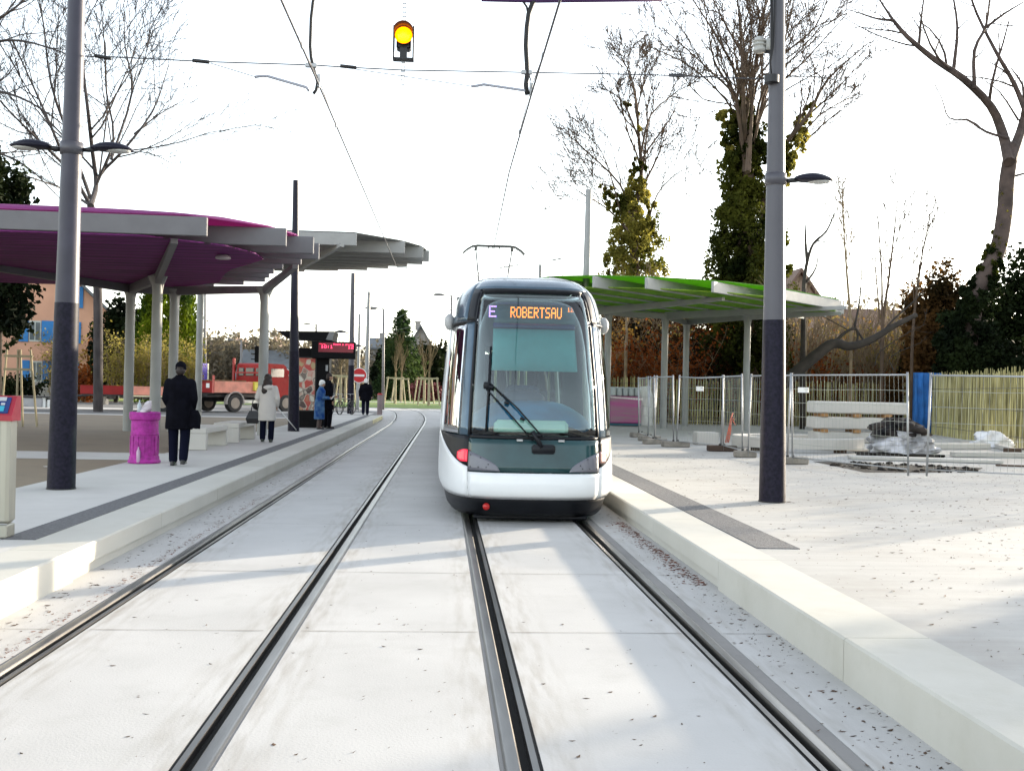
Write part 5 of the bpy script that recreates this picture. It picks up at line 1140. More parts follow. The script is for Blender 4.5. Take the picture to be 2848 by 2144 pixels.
def leaf_mesh(pts, size, seed, jitter=.5, quad=True, aspect=.7, up=0.):
    rs = np.random.RandomState(seed); P = np.array(pts, float); n = len(P)
    a = rs.normal(size=(n, 3)); a[:, 2] += up; a /= np.linalg.norm(a, axis=1)[:, None]; b = rs.normal(size=(n, 3)); b -= a*(a*b).sum(1)[:, None]; b /= np.linalg.norm(b, axis=1)[:, None]
    s = (size*(1+jitter*(rs.rand(n)-.5)*2))[:, None]; a = a*s; b = b*s*aspect; c = np.cross(a, b); c /= (np.linalg.norm(c, axis=1)[:, None]+1e-9); c = c*s*.25
    V = np.empty((n, 4, 3)); V[:, 0] = P-a; V[:, 1] = P-b*.9+c; V[:, 2] = P+a; V[:, 3] = P+b+c*.6
    V = V.reshape(-1, 3); F = np.arange(4*n).reshape(-1, 4); return V, F
def build_np(name, V, F, m, parent=None, tagk=None):
    me = bpy.data.meshes.new(name); me.vertices.add(len(V)); me.vertices.foreach_set('co', np.asarray(V, np.float32).ravel()); k = F.shape[1]
    me.loops.add(F.size); me.loops.foreach_set('vertex_index', F.astype(np.int32).ravel()); me.polygons.add(len(F)); me.polygons.foreach_set('loop_start', np.arange(0, F.size, k, dtype=np.int32))
    me.materials.append(m); me.update(calc_edges=True); o = bpy.data.objects.new(name, me); SC.collection.objects.link(o)
    if parent is not None: o.parent = parent; o.matrix_parent_inverse = Matrix.Translation(-Vector(parent['_l'])) if parent.type == 'EMPTY' else Matrix()
    if tagk: tag(o, **tagk)
    return o
def leafmat(name, c1, c2, scale=.5, tr=.35):
    new = name not in MATS; m = mat(name, c1, .75, scale=scale, col2=c2, detail=8, spec=.08)
    return translucent(m, tr) if new and tr else m
M_BARK = mat('bark_grey', (.048, .040, .040), .9, scale=3, var=.3, stretch=(2, 2, .5), bump=.5)
M_BARK2 = mat('bark_dark', (.035, .028, .022), .9, scale=3, var=.3)
M_BARK3 = mat('bark_warm', (.085, .055, .035), .9, scale=1.5, var=.3)
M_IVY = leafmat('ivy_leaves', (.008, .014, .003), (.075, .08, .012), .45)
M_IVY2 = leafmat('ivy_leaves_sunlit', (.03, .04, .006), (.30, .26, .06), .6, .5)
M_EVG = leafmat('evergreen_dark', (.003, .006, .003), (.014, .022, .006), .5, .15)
M_CYP = leafmat('cypress_green', (.018, .04, .004), (.13, .17, .008), .45)
M_SPR = leafmat('spruce_needles', (.008, .022, .010), (.05, .075, .025), .4)
M_BRN = leafmat('dry_leaves_brown', (.10, .045, .012), (.34, .20, .05), .8)
M_RUS = leafmat('rusty_leaves', (.10, .022, .006), (.30, .09, .02), .8)
M_OLV = leafmat('olive_twigs', (.10, .085, .02), (.34, .28, .08), .8)
M_TWIG = mat('twigs_pale', (.20, .145, .085), .9, scale=2, var=.25)
def dp(l, Y, yj=0., seed=0):
    r = rng(seed); return [tuple(np.array(W(x, y, Y+(r.random()-.5)*yj))) for x, y in l]
def catmull(P, k=4):
    P = [np.array(p) for p in P]; P = [2*P[0]-P[1]]+P+[2*P[-1]-P[-2]]; out = []
    for i in range(1, len(P)-2):
        for j in range(k):
            t = j/k; a, b, c, d = P[i-1], P[i], P[i+1], P[i+2]
            out.append(tuple(.5*((2*b)+(c-a)*t+(2*a-5*b+4*c-d)*t*t+(3*b-a-3*c+d)*t**3)))
    out.append(tuple(P[-2])); return out
def bare_tree(name, label, limbs, cfg, seed, m=M_BARK, group=None, maxl=4, cat='tree', trunk_base=None):
    # limbs : list of (pts3d, r0, r1); first one is the trunk
    r = rng(seed); t = thing(name, label, cat, limbs[0][0][0], group)
    segs = []; tr = limbs[0]; pts = catmull(tr[0]); n = len(pts)
    rd = [tr[1]+(tr[2]-tr[1])*(i/(n-1)) for i in range(n)]; a_, b_ = np.array(pts[-2]), np.array(pts[-1]); d_ = (b_-a_)/np.linalg.norm(b_-a_)
    pts = pts+[tuple(b_+d_*rd[-1]*k_) for k_ in (.5, .85, 1.)]; rd += [rd[-1]*.85, rd[-1]*.5, .01]
    segs.append((pts, rd, 12)); V, F = tube_arr(segs); o = mesh_from('trunk', V, F, m, t); shade_auto(o, 60)
    segs = []
    for pts, r0, r1, lv in limbs[1:]:
        grow(r, segs, catmull(pts, 3), r0, r1, lv, maxl, cfg)
    V, F = tube_arr(segs); o = mesh_from('crown', V, F, m, t); return t
# left bare tree behind the magenta canopy
Y = 50.
tw = dict(n=[6, 8, 7, 5], ang=36, ratio=.50, rr=.55, rmin=.013, lift=.12, up=.05, start=.2)
trk = [tuple(np.array(G(214, 870))*0+np.array([W(214, 800, Y)[0], Y, .2]))]+dp([(212, 700), (210, 600), (205, 500), (196, 445)], Y)
L0 = trk[-1]
def lim(l, r0, r1, lv=1, Y=50., yj=4., seed=1): return (dp(l, Y, yj, seed), r0, r1, lv)
bare_tree('bare_tree', 'tall leafless tree with spreading crown behind the magenta canopy on the left', [(trk, .22, .17),
    lim([(196, 445), (208, 400), (200, 330), (190, 240), (180, 150), (178, 60), (170, -60)], .13, .03, 1, seed=1), lim([(196, 445), (215, 380), (262, 330), (330, 240), (365, 140)], .11, .02, 1, seed=2),
    lim([(240, 345), (285, 200), (270, 100), (268, 0)], .07, .015, 1, seed=3), lim([(290, 290), (340, 250), (400, 215)], .05, .012, 2, seed=4), lim([(262, 330), (320, 330), (375, 355)], .035, .01, 2, seed=5),
    lim([(196, 445), (150, 370), (80, 300), (20, 240), (-30, 180)], .10, .02, 1, seed=6), lim([(150, 370), (100, 250), (55, 150), (15, 60)], .08, .02, 1, seed=7), lim([(196, 445), (140, 410), (70, 385), (5, 360)], .07, .015, 1, seed=8),
    lim([(196, 430), (150, 300), (110, 180), (95, 60), (80, -30)], .09, .02, 1, seed=9), lim([(208, 400), (245, 300), (230, 200), (225, 90), (215, -20)], .07, .015, 1, seed=10)],
    tw, 11, M_BARK, maxl=4)
trk = [(W(-70, 800, 44)[0], 44, .2)]+dp([(-80, 500), (-100, 200), (-110, 60)], 44.)
bare_tree('bare_tree', 'leafless tree standing just outside the left edge whose long boughs arch into view', [(trk, .3, .18), lim([(-105, 150), (-40, 100), (40, 88), (130, 112), (165, 130)], .08, .02, 2, 44., 1, 1),
    lim([(-95, 250), (-30, 200), (40, 210), (110, 250), (160, 290)], .08, .02, 2, 44., 1, 2), lim([(-105, 150), (-30, 60), (30, 20), (70, -20)], .09, .03, 2, 44., 1, 3), lim([(-90, 330), (-20, 330), (20, 340), (70, 370), (130, 430)], .07, .02, 2, 44., 1, 4)], dict(tw, n=[5, 5, 5, 4]), 12, M_BARK, maxl=4)
# ivy clad trees
def ivy(parent, rows, m, seed, n, size, name='ivy', depth=1.0):
    # rows : (dx, dy, halfwidth in photo units at Y)
    pts = []; rs = np.random.RandomState(seed); R = [(np.array(W(x, y, Yq)), h*Yq/FPX*K) for x, y, h, Yq in rows]
    seglen = [max(.01, np.linalg.norm(R[i+1][0]-R[i][0])*(R[i][1]+R[i+1][1])) for i in range(len(R)-1)]; tot = sum(seglen)
    cl = rs.normal(size=(90, 3))
    for i in range(len(R)-1):
        k = int(n*seglen[i]/tot); kc = max(3, k//70); t = rs.rand(kc, 1); c = R[i][0]*(1-t)+R[i+1][0]*t; w = R[i][1]*(1-t)+R[i+1][1]*t
        a = rs.rand(kc, 1)*6.283; rad = w*np.sqrt(.05+.95*rs.rand(kc, 1))*(.78+.34*rs.rand(kc, 1)); far_ = (rad/w)
        cen = c+np.concatenate([rad*np.cos(a), rad*np.sin(a)*depth, 0*a], 1); cs_ = np.maximum(.06, w*(.08+.24*rs.rand(kc, 1)**1.5)); kk = rs.randint(0, kc, k)
        q = rs.normal(size=(k, 3)); q /= np.linalg.norm(q, axis=1)[:, None]; q *= rs.rand(k, 1)**.45; q[:, 2] *= 1.35
        pts.append(cen[kk]+q*cs_[kk])
    P = np.concatenate(pts); P = P[P[:, 2] > .3]
    V, F = leaf_mesh(P, size, seed); return build_np(name, V, F, m, parent)
Y = 60.
trk = [(W(1372, 800, Y)[0], Y, .2)]+dp([(1372, 700), (1370, 560), (1365, 480)], Y)
cfgA = dict(n=[8, 9, 8, 5], ang=36, ratio=.48, rr=.55, rmin=.017, lift=.12, up=.04, start=.15)
tA = bare_tree('ivy_tree', 'slimmer ivy wrapped leafless tree directly right of the pole beside the tram', [(trk, .34, .22),
    lim([(1365, 480), (1385, 380), (1380, 300), (1372, 200), (1355, 150)], .16, .03, 1, Y, 2, 1), lim([(1380, 420), (1420, 340), (1440, 280)], .08, .02, 1, Y, 3, 2), lim([(1365, 480), (1340, 400), (1270, 330), (1225, 290)], .09, .02, 1, Y, 3, 3),
    lim([(1385, 330), (1405, 250), (1460, 200), (1480, 180)], .07, .015, 1, Y, 3, 4), lim([(1380, 300), (1345, 220), (1300, 190)], .07, .015, 1, Y, 3, 5), lim([(1375, 240), (1395, 160), (1400, 110)], .05, .012, 1, Y, 3, 6), lim([(1375, 230), (1360, 150), (1340, 100)], .05, .012, 1, Y, 3, 7),
    lim([(1360, 500), (1310, 450), (1260, 420), (1215, 390)], .07, .015, 1, Y, 3, 8), lim([(1395, 500), (1420, 420), (1470, 370), (1520, 360)], .06, .012, 1, Y, 3, 9), lim([(1355, 520), (1325, 400), (1300, 330), (1250, 270)], .06, .012, 1, Y, 3, 10)], cfgA, 21, M_BARK3, maxl=4)
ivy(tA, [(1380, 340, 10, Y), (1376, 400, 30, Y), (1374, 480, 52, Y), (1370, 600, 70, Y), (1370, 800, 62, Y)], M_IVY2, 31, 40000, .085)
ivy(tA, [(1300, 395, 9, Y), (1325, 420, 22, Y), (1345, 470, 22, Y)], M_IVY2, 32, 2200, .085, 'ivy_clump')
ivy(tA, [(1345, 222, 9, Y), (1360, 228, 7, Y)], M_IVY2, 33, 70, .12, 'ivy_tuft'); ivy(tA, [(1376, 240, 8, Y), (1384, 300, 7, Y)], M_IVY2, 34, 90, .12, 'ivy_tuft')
Y = 50.
trk = [(W(1615, 800, Y)[0], Y, .2)]+dp([(1615, 700), (1612, 500), (1612, 330)], Y)
lb_ = []
for i, (x1, y1, x2, y2, x3, y3, rr0) in enumerate(((1600, 200, 1560, 100, 1470, -40, .12), (1590, 220, 1530, 150, 1430, 60, .09), (1605, 180, 1600, 90, 1590, -60, .13), (1625, 190, 1640, 100, 1660, -50, .13), (1650, 210, 1690, 110, 1720, -30, .11), (1635, 180, 1690, 150, 1790, 40, .09),
        (1620, 170, 1570, 60, 1510, -60, .10), (1600, 240, 1520, 215, 1470, 160, .06), (1655, 220, 1740, 130, 1830, 30, .08), (1630, 150, 1650, 60, 1700, -60, .09), (1590, 210, 1545, 140, 1520, 0, .10), (1590, 250, 1500, 150, 1400, 100, .07), (1660, 160, 1760, 60, 1800, -40, .08))):
    lb_.append(lim([(1612+(i % 5-2)*3, 372), (x1, y1), (x2, y2), (x3, y3)], rr0, .02, 1, Y, 4, 40+i))
lb_.append(lim([(1640, 470), (1680, 340), (1745, 250), (1790, 170), (1880, 90)], .16, .02, 1, Y, 2, 60)); lb_.append(lim([(1745, 250), (1800, 200), (1885, 110)], .06, .015, 1, Y, 3, 61)); lb_.append(lim([(1700, 330), (1770, 250), (1840, 210)], .06, .015, 1, Y, 3, 62))
tB = bare_tree('ivy_tree', 'big many limbed tree thickly clad in dark ivy behind the thick right pole', [(trk, .5, .35)]+lb_, dict(cfgA, n=[6, 9, 7, 5], ang=31, ratio=.42, rmin=.014), 22, M_BARK3, maxl=4)
ivy(tB, [(1608, 215, 16, Y), (1608, 290, 46, Y), (1612, 400, 58, Y), (1618, 480, 74, Y), (1615, 560, 88, Y), (1610, 800, 90, Y)], M_IVY, 41, 56000, .085)
ivy(tB, [(1612, 250, 24, Y), (1614, 330, 34, Y), (1614, 430, 36, Y)], M_IVY, 44, 9000, .085, 'ivy_clump')
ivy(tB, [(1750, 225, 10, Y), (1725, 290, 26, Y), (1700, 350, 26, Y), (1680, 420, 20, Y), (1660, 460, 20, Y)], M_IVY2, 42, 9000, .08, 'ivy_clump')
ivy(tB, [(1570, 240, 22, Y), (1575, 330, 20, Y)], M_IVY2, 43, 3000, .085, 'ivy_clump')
# right leaning tree
Y = 43.
trk = [(W(2080, 800, Y)[0], Y, .2)]+dp([(2095, 720), (2118, 620), (2155, 540), (2170, 460), (2175, 390), (2186, 320)], Y)
def l4(l, r0, r1, lv, s): return lim(l, r0*1.22, r1*1.2, lv, Y, 1.4, s)
tC = bare_tree('leaning_tree', 'large leafless tree at the right edge leaning and forking high up', [(trk, .37, .29),
    l4([(2180, 350), (2166, 290), (2140, 230), (2080, 170), (2020, 130), (1960, 80), (1930, 45)], .20, .06, 2, 1), l4([(1930, 45), (1890, 40), (1830, 20)], .05, .012, 2, 2), l4([(1930, 45), (1900, 0), (1880, -40)], .05, .012, 2, 3),
    l4([(2105, 190), (2105, 110), (2130, 55), (2140, -20)], .08, .03, 2, 4), l4([(2060, 150), (2068, 60), (2055, -30)], .075, .03, 2, 5), l4([(1985, 100), (1990, 40), (2000, -30)], .06, .02, 2, 6), l4([(2130, 60), (2170, 30), (2220, 0)], .06, .02, 2, 7),
    l4([(2183, 345), (2213, 255), (2225, 150), (2230, 40)], .19, .08, 2, 8), l4([(2215, 240), (2190, 180), (2150, 110), (2110, 30), (2090, -30)], .10, .03, 2, 9), l4([(2180, 300), (2130, 285), (2090, 260), (2050, 255), (2035, 215), (2010, 165)], .055, .012, 2, 10), l4([(2070, 265), (2045, 270), (2010, 285)], .02, .008, 3, 11),
    l4([(1985, 100), (1950, 95), (1880, 70), (1800, 25)], .04, .012, 2, 12), l4([(2195, 380), (2230, 370)], .05, .03, 3, 13), l4([(2215, 240), (2180, 165), (2130, 130)], .05, .015, 2, 14), l4([(2200, 260), (2160, 200), (2120, 170)], .04, .012, 2, 15)], dict(n=[4, 4, 4, 4], ang=42, ratio=.42, rr=.45, rmin=.007, lift=.1, up=.05, start=.15, wob=.17), 23, mat('bark_pinkish', (.065, .045, .038), .9, scale=2, var=.35, bump=.6, bscale=14), maxl=5)
ivy(tC, [(2152, 530, 14, Y), (2128, 600, 30, Y), (2110, 650, 44, Y), (2095, 700, 58, Y), (2080, 800, 70, Y)], M_EVG, 51, 17000, .10)
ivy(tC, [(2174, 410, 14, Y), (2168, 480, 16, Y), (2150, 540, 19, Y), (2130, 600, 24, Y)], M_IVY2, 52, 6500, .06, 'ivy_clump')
# smaller bare trees on the right
Y = 45.
def slim(label, path, r0, r1, seed, Y, cfg=None, m=M_TWIG, sub=(), name='slim_tree', n0=12):
    b0 = (W(path[0][0], 800, Y)[0], Y, .25); pts = [b0]+dp(path, Y); pp = catmull(pts, 3); segs = []; r = rng(seed); c = cfg or dict(n=[n0, 5, 4], ang=34, ratio=.38, rr=.5, rmin=.015, lift=.2, up=.06, start=.25, wob=.10)
    t = thing(name, label, 'tree', b0); k = max(2, int(len(pp)*.35)); V, F = tube_arr([(pp[:k+1], [r0+(r1-r0)*i/len(pp) for i in range(k+1)], 8)]); mesh_from('trunk', V, F, m, t, smooth=True)
    grow(r, segs, pp[k:], r0+(r1-r0)*k/len(pp), r1, 0, 3, c)
    for s_, q0, q1, lv in sub: grow(r, segs, catmull(dp(s_, Y), 3), q0, q1, lv, 3, c)
    V, F = tube_arr(segs); mesh_from('crown', V, F, m, t); return t
slim('slim upright leafless sapling just right of the green canopy tip', [(1838, 720), (1830, 600), (1823, 500), (1820, 410)], .085, .02, 5, Y, sub=(([(1823, 505), (1836, 460), (1842, 410)], .02, .006, 2),))
slim('twin stemmed leafless sapling with zigzag twigs in the gap of the thicket', [(1905, 760), (1908, 690), (1920, 600), (1932, 500), (1938, 430)], .10, .02, 6, Y, sub=(([(1905, 700), (1905, 600), (1900, 520), (1895, 450)], .06, .016, 1), ([(1900, 690), (1893, 600), (1885, 560)], .05, .014, 1)), m=M_BARK3)
slim('leafless sapling leaning left of the brown conifer', [(1970, 760), (1975, 680), (1985, 590), (1998, 520), (2010, 460)], .08, .018, 7, Y, sub=(([(1975, 660), (1972, 590), (1975, 530)], .03, .008, 1),), m=M_BARK3)
slim('pollarded trunk with broken stub and two upswept limbs', [(1735, 720), (1736, 640), (1738, 600), (1745, 560), (1758, 525), (1785, 500), (1803, 460)], .13, .03, 8, Y, cfg=dict(n=[3, 2, 2], ang=35, ratio=.2, rr=.35, rmin=.008, lift=.2, start=.5), sub=(([(1744, 565), (1740, 520), (1742, 462)], .09, .02, 3), ([(1742, 610), (1762, 580), (1768, 545)], .06, .02, 3), ([(1765, 520), (1795, 530), (1800, 580)], .03, .01, 3)), m=M_BARK2)
t = thing('fallen_tree', 'black leaning limb rising to the right above the paling fence', 'tree', (W(1705, 800, 42)[0], 42, .27))
V, F = tube_arr([(catmull(dp([(1690, 830), (1760, 770), (1800, 742), (1835, 748), (1880, 735), (1930, 705), (1980, 680)], 42.)), [.26-.007*i for i in range(25)], 10)]); mesh_from('trunk', V, F, M_BARK2, t, smooth=True)
segs = []; r = rng(9)
for l_, a, b_, lv in (([(1800, 742), (1830, 715), (1850, 712), (1852, 735), (1845, 748)], .07, .04, 2), ([(1845, 712), (1858, 640), (1862, 560)], .05, .02, 1), ([(1850, 712), (1870, 740), (1880, 745)], .05, .03, 3), ([(1905, 720), (1930, 690), (1975, 650), (2000, 620)], .05, .02, 1), ([(1830, 712), (1790, 690), (1760, 675)], .025, .01, 2), ([(1890, 790), (1900, 760), (1960, 720), (2000, 700)], .03, .01, 1), ([(1930, 800), (1925, 770), (1990, 740)], .03, .01, 1)):
    grow(r, segs, catmull(dp(l_, 42.), 3), a, b_, lv, 3, dict(n=[5, 4, 3], ang=40, ratio=.4, rr=.4, rmin=.007, lift=.1, start=.2))
V, F = tube_arr(segs); mesh_from('crown', V, F, M_BARK2, t)
# ------------------------------------------------------------------ leafy masses, shrubs
def crown_pts(c, r3, n, seed, clump=14, cs=.38, shell=.55):
    rs = np.random.RandomState(seed); d = rs.normal(size=(clump, 3)); d /= np.linalg.norm(d, axis=1)[:, None]; cc = d*(shell+.35*rs.rand(clump, 1)); k = rs.randint(0, clump, n)
    q = rs.normal(size=(n, 3)); q /= np.linalg.norm(q, axis=1)[:, None]; q *= (rs.rand(n, 1)**.4)*cs*(.7+.6*rs.rand(clump, 1)[k]); p = cc[k]+q
    return np.array(c)+p*np.array(r3)
def leafy(name, label, base, parts, m, size, seed, trunk=None, group=None, cat='tree', foliage='crown', up=0., aspect=.7):
    t = thing(name, label, cat, base, group); P = np.concatenate([crown_pts(*p) for p in parts]); P = P[P[:, 2] > .28]
    V, F = leaf_mesh(P, size, seed, up=up, aspect=aspect); build_np(foliage, V, F, m, t)
    if trunk: V, F = tube_arr(trunk); mesh_from('trunk', V, F, M_BARK2, t, smooth=True)
    return t
def X_(dx, Y): return W(dx, 780, Y)[0]
def Z_(dy, Y, dx=1100): return W(dx, dy, Y)[2]
# left dark evergreen in front of the orange house
Yd = 36.; bx2 = X_(-5, Yd)
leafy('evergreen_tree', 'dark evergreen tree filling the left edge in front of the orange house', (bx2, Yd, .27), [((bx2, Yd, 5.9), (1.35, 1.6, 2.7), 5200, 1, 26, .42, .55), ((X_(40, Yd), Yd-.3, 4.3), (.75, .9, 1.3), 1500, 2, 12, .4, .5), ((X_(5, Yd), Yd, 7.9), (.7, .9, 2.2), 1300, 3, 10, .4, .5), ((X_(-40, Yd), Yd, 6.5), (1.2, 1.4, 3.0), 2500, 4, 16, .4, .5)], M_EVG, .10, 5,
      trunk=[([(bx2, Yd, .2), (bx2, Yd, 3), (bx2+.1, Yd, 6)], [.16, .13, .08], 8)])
Ys = 33.; sxx = X_(35, Ys)
t = thing('tree_stakes', 'frame of pale wooden stakes round the dark evergreen at the left edge', 'tree stakes', (sxx, Ys, .27))
for dx, tx_ in ((-.42, -.28), (.05, .05), (.62, .42), (.2, .12)): mb = MB(); mb.tube([(sxx+dx, Ys+(dx > .1)*.1, .27), (sxx+tx_, Ys, 2.6)], .035, 6); mb.build('stake', mat('stake_wood', (.36, .31, .20), .8), t)
for z_ in (2.0, 2.4): mb = MB(); mb.box((sxx+.08, Ys-.05, z_), (.85, .04, .07)); mb.build('crossbar', MATS['stake_wood'], t)
# cypress
Yc = 70.; xc = X_(362, Yc); rs = np.random.RandomState(3); n = 15000; h = rs.rand(n)**.85; a = rs.rand(n)*6.283; w = 2.05*(1-h**2.6)**.6*(1+.13*np.sin(7*a+9*h)+.1*np.sin(13*a-17*h)); rad = w*np.sqrt(.35+.65*rs.rand(n))
P = np.stack([xc+rad*np.cos(a), Yc+rad*np.sin(a), .4+h*10.2], 1); t = thing('cypress', 'tall bright green cypress behind the canopy columns', 'tree', (xc, Yc, .27)); V, F = leaf_mesh(P, .15, 4, up=2., aspect=.45); build_np('crown', V, F, M_CYP, t)
mb = MB(); mb.tube([(xc, Yc, .2), (xc, Yc, 9)], [.2, .06], 8); mb.build('trunk', M_BARK2, t)
xc2 = X_(318, 74); leafy('evergreen_tree', 'dark green bushy tree left of the tall cypress', (xc2, 74, .27), [((xc2, 74, 3.6), (1.9, 1.9, 3.6), 5000, 8, 20, .4, .5)], leafmat('green_mid', (.015, .035, .006), (.07, .10, .015)), .15, 6, trunk=[([(xc2, 74, .2), (xc2, 74, 4)], [.15, .08], 6)])
xg = X_(252, 72); leafy('evergreen_tree', 'dark leafy tree behind the leftmost canopy column', (xg, 72, .27), [((xg, 72, 4.2), (1.6, 1.6, 2.8), 5200, 9, 22, .4, .55), ((xg-.3, 71, 2.4), (1.3, 1.2, 2), 2500, 10, 14, .4, .5)], M_EVG, .16, 7, trunk=[([(xg, 72, .2), (xg, 72, 5)], [.15, .08], 6)])
# spruce
Yp = 112.; xp = X_(866, Yp); rs = np.random.RandomState(5); t = thing('spruce', 'pointed spruce standing out above the dark hedge left of the tram', 'tree', (xp, Yp, .27)); PP = []
H = Z_(668, Yp)-.3
for i in range(26):
    f = i/26; z = 1.4+(H-1.4)*f; R0 = 3.4*(1-f)**.85+.15
    for k in range(9):
        a = k*.7+i*1.9+rs.rand()*.4; L_ = R0*(.75+.45*rs.rand()); m_ = int(34*(1-f)+12); u = rs.rand(m_)**.7; q = np.stack([xp+L_*u*math.cos(a), Yp+L_*u*math.sin(a), z-.42*L_*u+.5*u*u*.4], 1)+rs.normal(size=(m_, 3))*np.array([.12, .12, .13])*(1+.4*(1-f)); PP.append(q)
P = np.concatenate(PP); V, F = leaf_mesh(P, .2, 6, aspect=.5); build_np('crown', V, F, M_SPR, t)
mb = MB(); mb.tube([(xp, Yp, .2), (xp, Yp, H)], [.28, .04], 8); mb.build('trunk', M_BARK2, t)
# dark hedge behind the young trees
for i, (dx, hy, w_, Y_, lb) in enumerate(((838, 745, 1.6, 118, 'dark hedge tree left end of the hedge behind the young trees'), (880, 758, 2.6, 119, 'dark round hedge tree under the spruce'), (915, 748, 2.5, 118, 'dark rounded hedge tree between the two staked young trees'), (948, 742, 2.0, 120, 'dark hedge tree touching the left side of the tram'))):
    x = X_(dx, Y_); hz_ = Z_(hy, Y_); leafy('hedge_tree', lb, (x, Y_, .27), [((x, Y_, hz_*.5), (w_, 1.6, hz_*.52), 4200, 60+i, 22, .42, .5)], M_EVG, .24, 61+i, group=None, cat='hedge tree', foliage='foliage', trunk=[([(x, Y_, .2), (x, Y_, hz_*.6)], [.15, .06], 6)])
for i, dx in enumerate((905, 925, 940)):
    x = X_(dx, 108.); leafy('low_shrub', ['reddish low shrub between the two staked trees', 'dusky red low shrub left of the right staked tree', 'pinkish low shrub beside the tram'][i], (x, 108., .27), [((x, 108., 1.1), (.95, .8, 1.2), 900, 80+i, 9, .4, .5)], mat('reddish_leaves', (.10, .01, .02), .7, scale=1, col2=(.20, .05, .05)), .14, 90+i, cat='shrub', foliage='foliage')
# staked young trees
def staked(x, y, label, seed, h=5.4):
    t = thing('young_tree', label, 'young tree', (x, y, .27), 'staked young trees on the verge'); r = rng(seed)
    V, F = tube_arr([([(x, y, .25), (x, y, 2.4)], [.12, .09], 8)]); mesh_from('trunk', V, F, mat('sapling_wrap', (.36, .30, .20), .9), t); segs = []
    pts, _ = limb(r, (x, y, 2.3), (0, 0, 1), h-2.4, .04, .1, 6); grow(r, segs, pts, .075, .015, 0, 3, dict(n=[12, 5, 2], ang=30, ratio=.55, rr=.5, rmin=.013, lift=.35, up=.14, start=.02, wob=.08))
    V, F = tube_arr(segs); mesh_from('crown', V, F, mat('sapling_twigs', (.16, .115, .06), .9), t)
    for dx in (-.75, .75):
        mb = MB(); mb.tube([(x+dx*1.15, y-.1, .25), (x+dx*.8, y, 2.5)], .06, 6); mb.build('stake', MATS['stake_wood'], t)
    mb = MB(); mb.box((x, y-.05, 2.4), (1.5, .08, .12)); mb.build('crossbar', MATS['stake_wood'], t)
b = G(851, 868, .275); staked(X_(855, 88.), 88., 'staked young tree nearest the bollard, left of the dark hedge arch', 3); staked(X_(928, 84.), 84., 'staked young tree just left of the tram side', 4); staked(X_(918, 92.), 92., 'staked young tree behind the one beside the tram', 5); staked(X_(868, 98.), 98., 'thin staked young tree behind the left staked one', 6, 5.0)
staked(X_(737, 78.), 78., 'staked young tree under the departure display', 7, 4.6); staked(X_(748, 90.), 90., 'staked young tree just left of the third grey pole', 8, 4.6)
# shrub prototypes : stems + leaf flecks
def shrub(label, x, y, h, w, m, ms, seed, stems=26, leaves=1600, size=.07, name='brown_shrub', group='brown shrubs of the thicket', base=.27):
    t = thing(name, label, 'shrub', (x, y, base), group); r = rng(seed); segs = []
    tips = []
    for i in range(stems):
        a = r.random()*6.28; q = r.random()**.5; d = (math.cos(a)*q*w/h*.9, math.sin(a)*q*w/h*.9, 1); p = (x+math.cos(a)*q*w*.35, y+math.sin(a)*q*w*.35, base-.05)
        L_ = h*(.55+.5*r.random()); pts, _ = limb(r, p, d, L_, .09, .03, 5); segs.append((pts, [.022-.0035*k for k in range(6)], 3))
        for k in (2, 3, 4, 5):
            for _ in range(2): q2, _d = limb(r, pts[k], (r.gauss(0, .8), r.gauss(0, .8), .7), L_*.22, .2, .05, 2); segs.append((q2, [.010, .007, .004], 3)); tips += q2[1:]
        tips += pts[1:]
    V, F = tube_arr(segs); mesh_from('stems', V, F, ms, t)
    rs = np.random.RandomState(seed); T = np.array(tips); P = T[rs.randint(0, len(T), leaves)]+rs.normal(size=(leaves, 3))*np.array([.16, .16, .14])*max(1, h/3.5); P = P[P[:, 2] > base]
    V, F = leaf_mesh(P, size, seed); build_np('foliage', V, F, m, t); return t
protoA = shrub('brown dry twiggy shrub of the thicket behind the back paling fence', 8.2, 52, 5.0, 1.8, M_BRN, M_TWIG, 1, 34, 3000, .075)
protoB = shrub('rusty red leaved shrub low behind the back paling fence', 10.5, 51.2, 3.4, 1.5, M_RUS, M_TWIG, 2, 26, 2600, .07, 'rusty_shrub', 'rusty shrubs of the thicket')
protoC = shrub('olive brown twiggy bush of the thicket behind the rusty shrubs', 13, 54, 5.6, 2.0, M_OLV, M_TWIG, 3, 40, 3000, .07, 'olive_shrub', 'olive bushes of the thicket')
protoD = shrub('dark brown and black undergrowth bush under the ivy trees', 12.5, 51, 4.2, 1.9, leafmat('undergrowth', (.008, .008, .004), (.05, .022, .008)), M_BARK2, 4, 24, 4200, .09, 'dark_shrub', 'dark undergrowth bushes')
def bare_shrub(label, x, y, h, w, seed, n=16):
    t = thing('leafless_shrub', label, 'shrub', (x, y, .27), 'leafless shrubs of the thicket'); r = rng(seed); segs = []
    for i in range(n):
        a = r.random()*6.28; p = (x+math.cos(a)*w*.3, y+math.sin(a)*w*.3, .2); pts, _ = limb(r, p, (math.cos(a)*w/h, math.sin(a)*w/h, 1), h*(.6+.45*r.random()), .10, .04, 5); grow(r, segs, pts, .035, .012, 1, 3, dict(n=[6, 6, 3], ang=32, ratio=.42, rr=.6, rmin=.011, lift=.25, up=.06, start=.25))
    V, F = tube_arr(segs); mesh_from('branches', V, F, M_TWIG, t); return t
protoE = bare_shrub('tall leafless twiggy shrub rising over the rest of the thicket', 17, 51, 6.6, 1.6, 5)
rE = rng(31)
for i in range(9): copy_thing(protoE, (16.4+i*1.25+rE.random(), 50.4+rE.random()*4, .27), rE.random()*6.28, sc=(1.15, 1.15, .7+.35*rE.random()))
